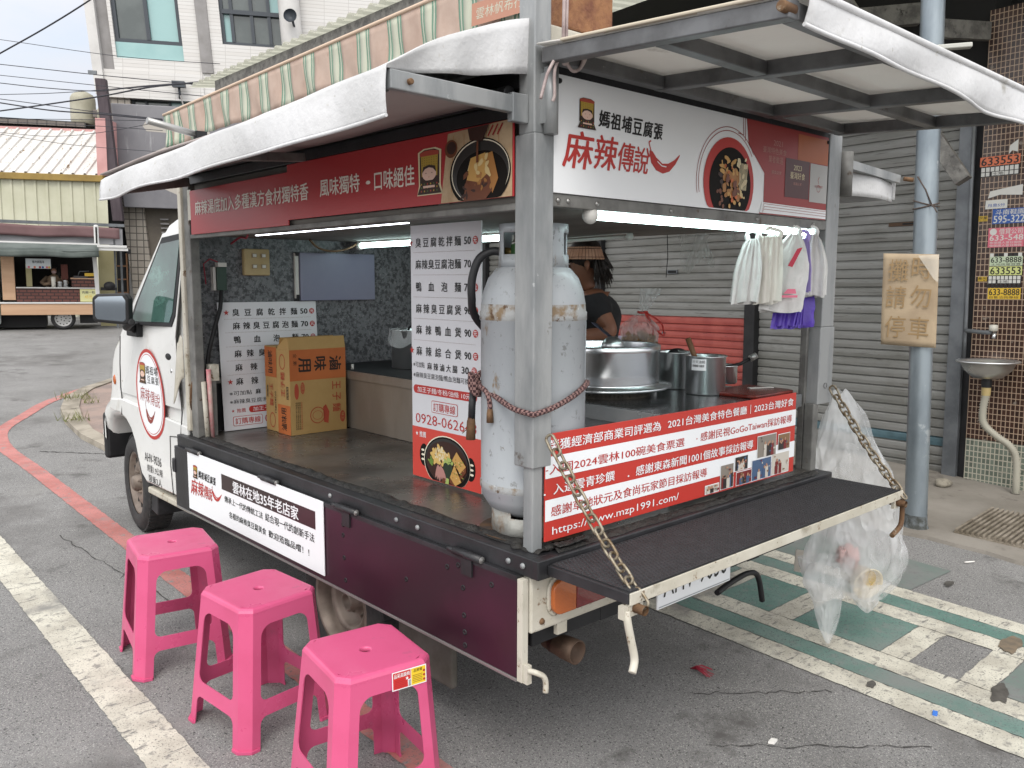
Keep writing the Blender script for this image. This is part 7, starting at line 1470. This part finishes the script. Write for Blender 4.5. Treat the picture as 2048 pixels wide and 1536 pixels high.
# ---- bags hanging at the far rear post
m_bagw = M('white_bag_film', '#dfdedb', .42, 0, k=.88, trans=.0, alpha=.93, c2='#cfcdca', scale=6, bump=.006, bscale=14); m_bagc = M('cream_bag_film', '#dcd9cf', .45, k=.88, bump=.006, bscale=14); m_bagp = M('purple_bag_film', '#5a3fb0', .35, 0, k=.9, alpha=.95, bump=.006, bscale=14); m_bagl = M('lilac_bag_film', '#a493d6', .4, k=.9, alpha=.95); m_bagt = M('grey_bag_film', '#d3d2ce', .4, k=.9, alpha=.45, bump=.006, bscale=12)
m_bagr = M('bag_print_red', '#c2334b', .4, k=.85); m_bagpk = M('bag_print_pink', '#e0708a', .4, k=.88)
def hang_bag(name, label, top, bot, w0, w1, mats, layers=7, fan=.0, lean=0, face=None, pleat=1., grp='bags hanging from the rear post'):
    t = thing(name, label, 'bag', top, TR, grp); mb = MB(); T_, B_ = V3(top), V3(bot); ax = B_-T_; U_ = Vector((.80, -.60, 0)); N_ = Vector((-.60, -.80, 0)); r_ = random.Random(label)
    for k_ in range(layers):
        o = N_*(.006*(layers/2-k_)); ph = r_.uniform(0, 6); sh = (k_-layers/2)/layers*fan
        def f(u, v):
            w = w0+(w1-w0)*min(1, v*2.2)**.7; s = (u-.5)*w
            return tuple(T_+ax*(v*(1+.03*sin(ph+u*4)))+U_*(s+sh*v)+o*(.4+v)+N_*(pleat*(.010*sin(u*13+ph)*v+.006*sin(u*31+ph*2))+.004*noise.noise((u*5, v*6, ph))*(1.5-pleat)*3))
        mb.grid(f, 16, 10, mats[k_ % len(mats)])
    for s_ in (-1, 1): mb.tube(smooth_path([T_+U_*(s_*w0*.4)-Vector((0, 0, .01)), T_+U_*(s_*w0*.5)+Vector((0, 0, .018)), T_+Vector((0, 0, .030))], 4), [.010]*4+[.007]*5, mats[0], 7)
    part('film', mb, t)
    if face:
        mb = MB(); ar = Art(T_+ax*1.0+N_*(.006*layers*.8+.02)-U_*w1*.5, U_, -ax.normalized(), N_, mb); face(ar, w1, ax.length); part('print', mb, t)
    return t
hang_bag('plastic_bag', 'greyish white folded bags hanging leftmost by the far rear post', (1.125, .03, 1.635), (1.085, .03, 1.405), .04, .10, [m_bagw], 7, .02)
hang_bag('plastic_bag', 'cream white folded bag bundle with rounded top, second from the left', (1.19, .0, 1.645), (1.175, .0, 1.405), .085, .105, [m_bagc], 7, .015)
hang_bag('plastic_bag', 'thin see-through bag hung highest between the cream and the printed bags', (1.262, .03, 1.672), (1.25, .03, 1.50), .03, .06, [m_bagt], 4)
def prt(ar, w, h):
    ar.poly([(.35*w, .58*h), (.50*w, .80*h), (.62*w, .82*h), (.46*w, .56*h)], m_bagr, 1); ar.poly([(.36*w, .22*h), (.44*w, .28*h), (.62*w, .28*h), (.66*w, .22*h)], m_bagpk, 1); ar.rect(.30*w, .17*h, .70*w, .20*h, m_bagpk, 1)
hang_bag('plastic_bag', 'wide purple bag spread flat, lowest beside the far rear post', (1.475, .04, 1.50), (1.475, .04, 1.305), .06, .15, [m_bagp], 3, .02, pleat=.2)
hang_bag('plastic_bag', 'deep purple bag bundle with fringed lower edge hanging behind the white ones', (1.40, .01, 1.60), (1.355, .01, 1.31), .03, .095, [m_bagp, m_bagp], 9, .07)
hang_bag('plastic_bag', 'white carrier bags with a red and pink print, slanting down at the centre', (1.365, .0, 1.66), (1.255, -.02, 1.375), .04, .165, [m_bagw], 6, .03, face=prt, pleat=.25)
hang_bag('plastic_bag', 'lilac bag hanging between the printed and the rightmost white bags', (1.415, -.01, 1.645), (1.405, -.01, 1.44), .035, .06, [m_bagl], 5)
hang_bag('plastic_bag', 'rightmost white bag bundle tied at the top next to the far rear post', (1.495, .0, 1.665), (1.49, .0, 1.425), .04, .135, [m_bagw], 8, .03)
mb = MB(); mb.grid(lambda u, v: (1.585+.01*sin(u*9+v*7)+.012*v*sin(v*5), .715-.20*u*(1-.25*v)-.05*v+.02*sin(v*5)*u, 1.70-.17*v+.03*u*v-.02*sin(u*8)*v), 14, 12, film('hanging_film', '#c4c4c0', .40, .2, 18, .02)); mb.grid(lambda u, v: (1.585+.008*sin(u*9), .47-.06*u-.02*v*u, 1.70-.06*v*(1-abs(u-.5))), 6, 4, film('hanging_film')); solo('hanging_sheet', mb, (1.585, .6, 1.69), 'crumpled grey see-through plastic sheet hanging under the ceiling before the shutter', 'plastic sheet', TR)
mb = MB(); mb.tube([(1.58, .76, 1.70), (1.582, .755, 1.60), (1.58, .76, 1.50)], .002, m_blk, 5); solo('thin_cord', mb, (1.58, .76, 1.69), 'thin black cord hanging beside the crumpled plastic sheet', 'cord', TR)

# ---- refuse bag tied to the far post with a cup in it
m_ref = film('refuse_bag_film', '#f0f2f3', .34, .12, 11, .03)
m_ref2 = film('refuse_bag_fold', '#f0f2f3', .40, .12, 13, .03)
rb_ = thing('refuse_bag', 'large clear plastic refuse bag hanging from the far rear post down to the ground', 'bag', (1.76, .02, 1.02), TR)
RC = Vector((1.80, -.02, 0)); RU = Vector((.739, -.674, 0)); RN = Vector((-.674, -.739, 0))
prof = [(1.025, -.055, .0, .012), (1.0, -.06, .02, .02), (.92, -.085, .085, .035), (.82, -.10, .13, .05), (.71, -.13, .20, .06), (.60, -.12, .23, .07), (.50, -.08, .25, .09), (.42, -.10, .27, .11), (.34, -.115, .29, .12), (.27, -.13, .285, .12), (.20, -.135, .25, .11), (.14, -.11, .20, .09)]
def refbag(u, v, inner=1.0):
    s = v*(len(prof)-1); i = min(len(prof)-2, int(s)); t = s-i; z, l, r, d = [prof[i][k_]+(prof[i+1][k_]-prof[i][k_])*t for k_ in range(4)]
    a = 2*pi*u; c = (l+r)/2; h = (r-l)/2; w = 1+.07*sin(a*5+v*14)+.05*sin(a*9-v*21)
    q = RC+RU*(c+h*cos(a)*w*inner)+RN*(d*sin(a)*w*inner); return (q.x, q.y, z+.012*sin(a*3+v*9))
mb = MB(); mb.grid(refbag, 56, 40, m_ref)
def tail(cx, z0, z1, w0, ph):
    def f(u, v):
        a = 2*pi*u; w = w0*(1-v)**.8+.006; q = RC+RU*(cx+.03*v*sin(ph)+w*cos(a)*(1+.15*sin(a*4+v*8)))+RN*(w*.55*sin(a)); return (q.x, q.y, z0+(z1-z0)*v)
    mb.grid(f, 28, 12, m_ref2)
tail(-.045, .30, -.085, .105, 1.0); tail(.12, .20, .055, .10, 2.2); part('bag_film', mb, rb_)
cu_ = thing('paper_bowl', 'cream paper bowl with a yellow label lying inside the clear refuse bag', 'bowl', (1.91, -.10, .18), TR)
cO = Vector((1.905, -.085, .20)); cA = Vector((-.42, -.78, -.16)).normalized()
mb = MB(); mb.lathe([(0, -.055), (.042, -.055), (.068, .042), (.073, .045), (.070, .049), (.064, .042), (.040, -.050), (0, -.050)], cO, M('cream_paper', '#d6c7a6', .6, k=.85), cA, 32); part('bowl', mb, cu_)
mb = MB()
ux = cA.orthogonal().normalized(); uy = cA.cross(ux)
m_yl = M('yellow_label', '#e3bd28', .4, k=.85)
# label inside the rim side that faces the viewer
base_a = math.atan2(uy.dot(Vector((.674, .739, .2))), ux.dot(Vector((.674, .739, .2))))
for i in range(8):
    a0, a1 = base_a-.9+.2*i, base_a-.9+.2*(i+1); f = lambda a, h: tuple(cO+cA*h+(ux*cos(a)+uy*sin(a))*(.0405+.0245*(h+.05)/.092-.0015))
    mb.quad(f(a0, -.035), f(a1, -.035), f(a1, .02), f(a0, .02), m_yl)
part('label', mb, cu_)
mb = MB(); mb.ball((1.90, -.02, .285), .055, M('pink_waste', '#cf9c94', .6, k=.8, bump=.02, bscale=30), 26, 16, (1, .8, .95), lambda d: 1+.45*noise.noise(d*45)+.2*noise.noise(d*110)); solo('crumpled_pink_bag', mb, (1.9, -.02, .28), 'crumpled pink packaging inside the clear refuse bag above the bowl', 'packaging', TR)
mb = MB(); mb.obox((1.775, .16, .20), (.075, -.055, -.02), (.01, .0, .10), (0, .004, 0), M('white_packaging', '#c9c2b8', .6, k=.8)); solo('white_carton_piece', mb, (1.78, .16, .2), 'pale carton scrap with red spots at the left side of the refuse bag', 'packaging', TR)

# ---- vendor behind the truck
m_blkshirt = M('black_shirt', '#1d1d20', .9, 0, c2='#28282b', scale=4, k=.75, bump=.004, bscale=12)
pv2 = thing('person', 'vendor with dark hair, slatted sun visor and black shirt cooking behind the wide pot', 'person', (2.06, 1.72, 0), TR)
VX, VY = 2.13, 1.70
ln = Vector((-.74, .67, 0)).normalized()        # facing, towards the front left of the truck
rtv = Vector((ln.y, -ln.x, 0))                  # the person's right
def vp(f, r, z): q = Vector((VX, VY, z))+ln*f+rtv*r; return q
def skinbody(name, nodes, edges, mat, parent, sub=2):
    me = bpy.data.meshes.new(name); b = V3(BASE[parent.name]); me.from_pydata([tuple(V3(p)-b) for p, r in nodes], edges, []); me.materials.append(mat)
    o = bpy.data.objects.new(name, me); COL.objects.link(o); o.parent = parent; BASE[o.name] = BASE[parent.name]
    q = o.modifiers.new('skin', 'SKIN'); q.use_smooth_shade = True
    for i, (p, r) in enumerate(nodes): me.skin_vertices[0].data[i].radius = (r, r) if not isinstance(r, tuple) else r
    me.skin_vertices[0].data[0].use_root = True
    s = o.modifiers.new('sub', 'SUBSURF'); s.levels = s.render_levels = sub; return o
Z0 = -.055
nodes = [(vp(0, 0, .90), (.155, .12)), (vp(.0, 0, 1.08), (.14, .11)), (vp(-.01, 0, 1.25), (.165, .12)), (vp(.01, 0, 1.36), (.13, .09)), (vp(.03, 0, 1.425), .055), (vp(.055, 0, 1.47), .05), (vp(.07, 0, 1.53), .078), (vp(.075, 0, 1.605), .088), (vp(.07, 0, 1.66), .06),
         (vp(0, .10, .84), .095), (vp(.01, .11, .45), .062), (vp(-.01, .11, .05), .045), (vp(.10, .12, -.02), .038), (vp(0, -.10, .84), .095), (vp(.01, -.11, .45), .062), (vp(-.01, -.11, .05), .045), (vp(.10, -.12, -.02), .038),
         (vp(.01, .185, 1.345), .062), (vp(.05, .235, 1.15), .048), (vp(.24, .15, 1.14), .038), (vp(.31, .11, 1.15), .03),
         (vp(.01, -.185, 1.345), .062), (vp(-.085, -.245, 1.19), .052), (vp(.12, -.245, 1.165), .042), (vp(.24, -.19, 1.18), .03)]
edges = [(0, 1), (1, 2), (2, 3), (3, 4), (4, 5), (5, 6), (6, 7), (7, 8), (0, 9), (9, 10), (10, 11), (11, 12), (0, 13), (13, 14), (14, 15), (15, 16), (3, 17), (17, 18), (18, 19), (19, 20), (3, 21), (21, 22), (22, 23), (23, 24)]
m_skin2 = M('vendor_skin', '#8d5f48', .5, k=.75, c2='#7d523d', scale=6)
skinbody('body', nodes, edges, m_skin2, pv2)
for s, q in ((1, (.31, .11, 1.15)), (-1, (.24, -.19, 1.18))):      # fingers and thumb
    for i in range(4): a = q[1]+(.022-.015*i); skinbody('finger', [(vp(q[0]-.01, a, q[2]), .010), (vp(q[0]+.05, a, q[2]-.004), .009), (vp(q[0]+.085-.006*abs(i-1), a, q[2]-.026), .007)], [(0, 1), (1, 2)], m_skin2, pv2, 1)
    skinbody('thumb', [(vp(q[0]-.015, q[1]-s*.03, q[2]), .011), (vp(q[0]+.03, q[1]-s*.048, q[2]-.01), .009)], [(0, 1)], m_skin2, pv2, 1)
mb = MB(); hc = vp(.075, 0, 1.595)
mb.ball(tuple(vp(.160, .0, 1.565)), .016, m_skin2, 10, 7); [mb.ball(tuple(vp(.155, s*.033, 1.595)), .011, m_ink, 8, 6) for s in (-1, 1)]; mb.ball(tuple(vp(.150, 0, 1.53)), .018, M('lips', '#7d4540', .5, k=.7), 10, 5, (1, 1, .35)); [mb.ball(tuple(vp(.055, s*.092, 1.575)), .024, m_skin2, 10, 7, (.7, .7, 1.2)) for s in (-1, 1)]; part('face', mb, pv2)
# shirt: torso shell and sleeves following the body
nodes = [(vp(0, 0, .86), (.165, .13)), (vp(.0, 0, 1.08), (.155, .125)), (vp(-.01, 0, 1.25), (.18, .135)), (vp(.0, 0, 1.355), (.142, .102)), (vp(.02, 0, 1.40), (.098, .085)), (vp(.01, .19, 1.345), .076), (vp(.035, .222, 1.215), .070), (vp(.01, -.19, 1.345), .078), (vp(-.05, -.228, 1.262), .074)]
skinbody('shirt', nodes, [(0, 1), (1, 2), (2, 3), (3, 4), (3, 5), (5, 6), (3, 7), (7, 8)], m_blkshirt, pv2)
mb = MB(); m_hair2 = M('vendor_hair', '#1c1512', .5, 0, c2='#2b201a', scale=40, k=.8)
mb.ball(tuple(vp(.055, 0, 1.635)), .103, m_hair2, 22, 12, (1, 1, 1.0), lambda d: 1+.05*noise.noise(d*70))
rh = random.Random(4)
for i in range(260):
    a = rh.uniform(-1.5, 1.5); p0 = vp(.03-.085*cos(a), .092*sin(a), 1.60+rh.uniform(-.02, .05)); l = rh.uniform(.07, .15); d = (p0-hc); d.z = 0; d.normalize()
    mb.tube([p0, p0+d*.025+Vector((0, 0, -l*.5)), p0+d*rh.uniform(.01, .06)+Vector((0, 0, -l))], [.006, .0045, .001], m_hair2, 4)
part('hair', mb, pv2)
mb = MB(); m_bam = M('visor_slats', '#c3997f', .7, 0, c2='#b4876c', scale=9, k=.75, bump=.001, bscale=40); m_thr = M('visor_thread', '#4a362e', .8)
vis = lambda a, r, z: vp(.055+r*cos(a), r*sin(a), z)
for i in range(34):
    a0 = -2.25+4.5*i/34; a1 = a0+4.5/34*.86; r0, r1 = .118, .150+.0015*(i % 3)
    z0, z1 = 1.675, 1.605
    ids = mb.verts([vis(a0, r0, z0), vis(a1, r0, z0), vis(a1, r1, z1), vis(a0, r1, z1), vis(a0, r0+.006, z0+.003), vis(a1, r0+.006, z0+.003), vis(a1, r1+.006, z1+.003), vis(a0, r1+.006, z1+.003)])
    for q in ((0, 1, 2, 3), (7, 6, 5, 4), (0, 4, 5, 1), (1, 5, 6, 2), (2, 6, 7, 3), (3, 7, 4, 0)): mb.face([ids+j for j in q], m_bam)
for t in (.15, .85): mb.tube([vis(-2.25+4.5*i/40, .118+.032*t+.008, 1.675-.07*t+.003) for i in range(41)], .0018, m_thr, 5)
part('visor', mb, pv2)
nodes = [(vp(0, 0, .93), (.165, .13)), (vp(0, 0, .84), .12), (vp(0, .10, .80), .11), (vp(.01, .11, .45), .08), (vp(-.01, .11, .08), .065), (vp(0, -.10, .80), .11), (vp(.01, -.11, .45), .08), (vp(-.01, -.11, .08), .065)]
skinbody('trousers', nodes, [(0, 1), (1, 2), (2, 3), (3, 4), (1, 5), (5, 6), (6, 7)], M('dark_trousers', '#2b2c33', .9, k=.7), pv2)
# pale table with plastic boxes behind the vendor
mb = MB(); mb.box((2.35, 1.85, .98), (2.85, 2.5, 1.02), M('table_pale', '#a9adb5', .5, k=.7)); [mb.box((x, y, .0), (x+.03, y+.03, .979), m_chan) for x in (2.35, 2.82) for y in (1.85, 2.47)]; solo('side_table', mb, (2.6, 2.2, 0), 'pale folding table standing behind the vendor in front of the shutters', 'table', TR)
mb = MB(); mb.box((2.37, 1.88, 1.021), (2.75, 2.3, 1.12), M('lilac_box', '#a8a3b8', .5, k=.7)); solo('plastic_box', mb, (2.55, 2.1, 1.02), 'pale lilac plastic box on the table behind the vendor', 'box', TR, bevel=.01)
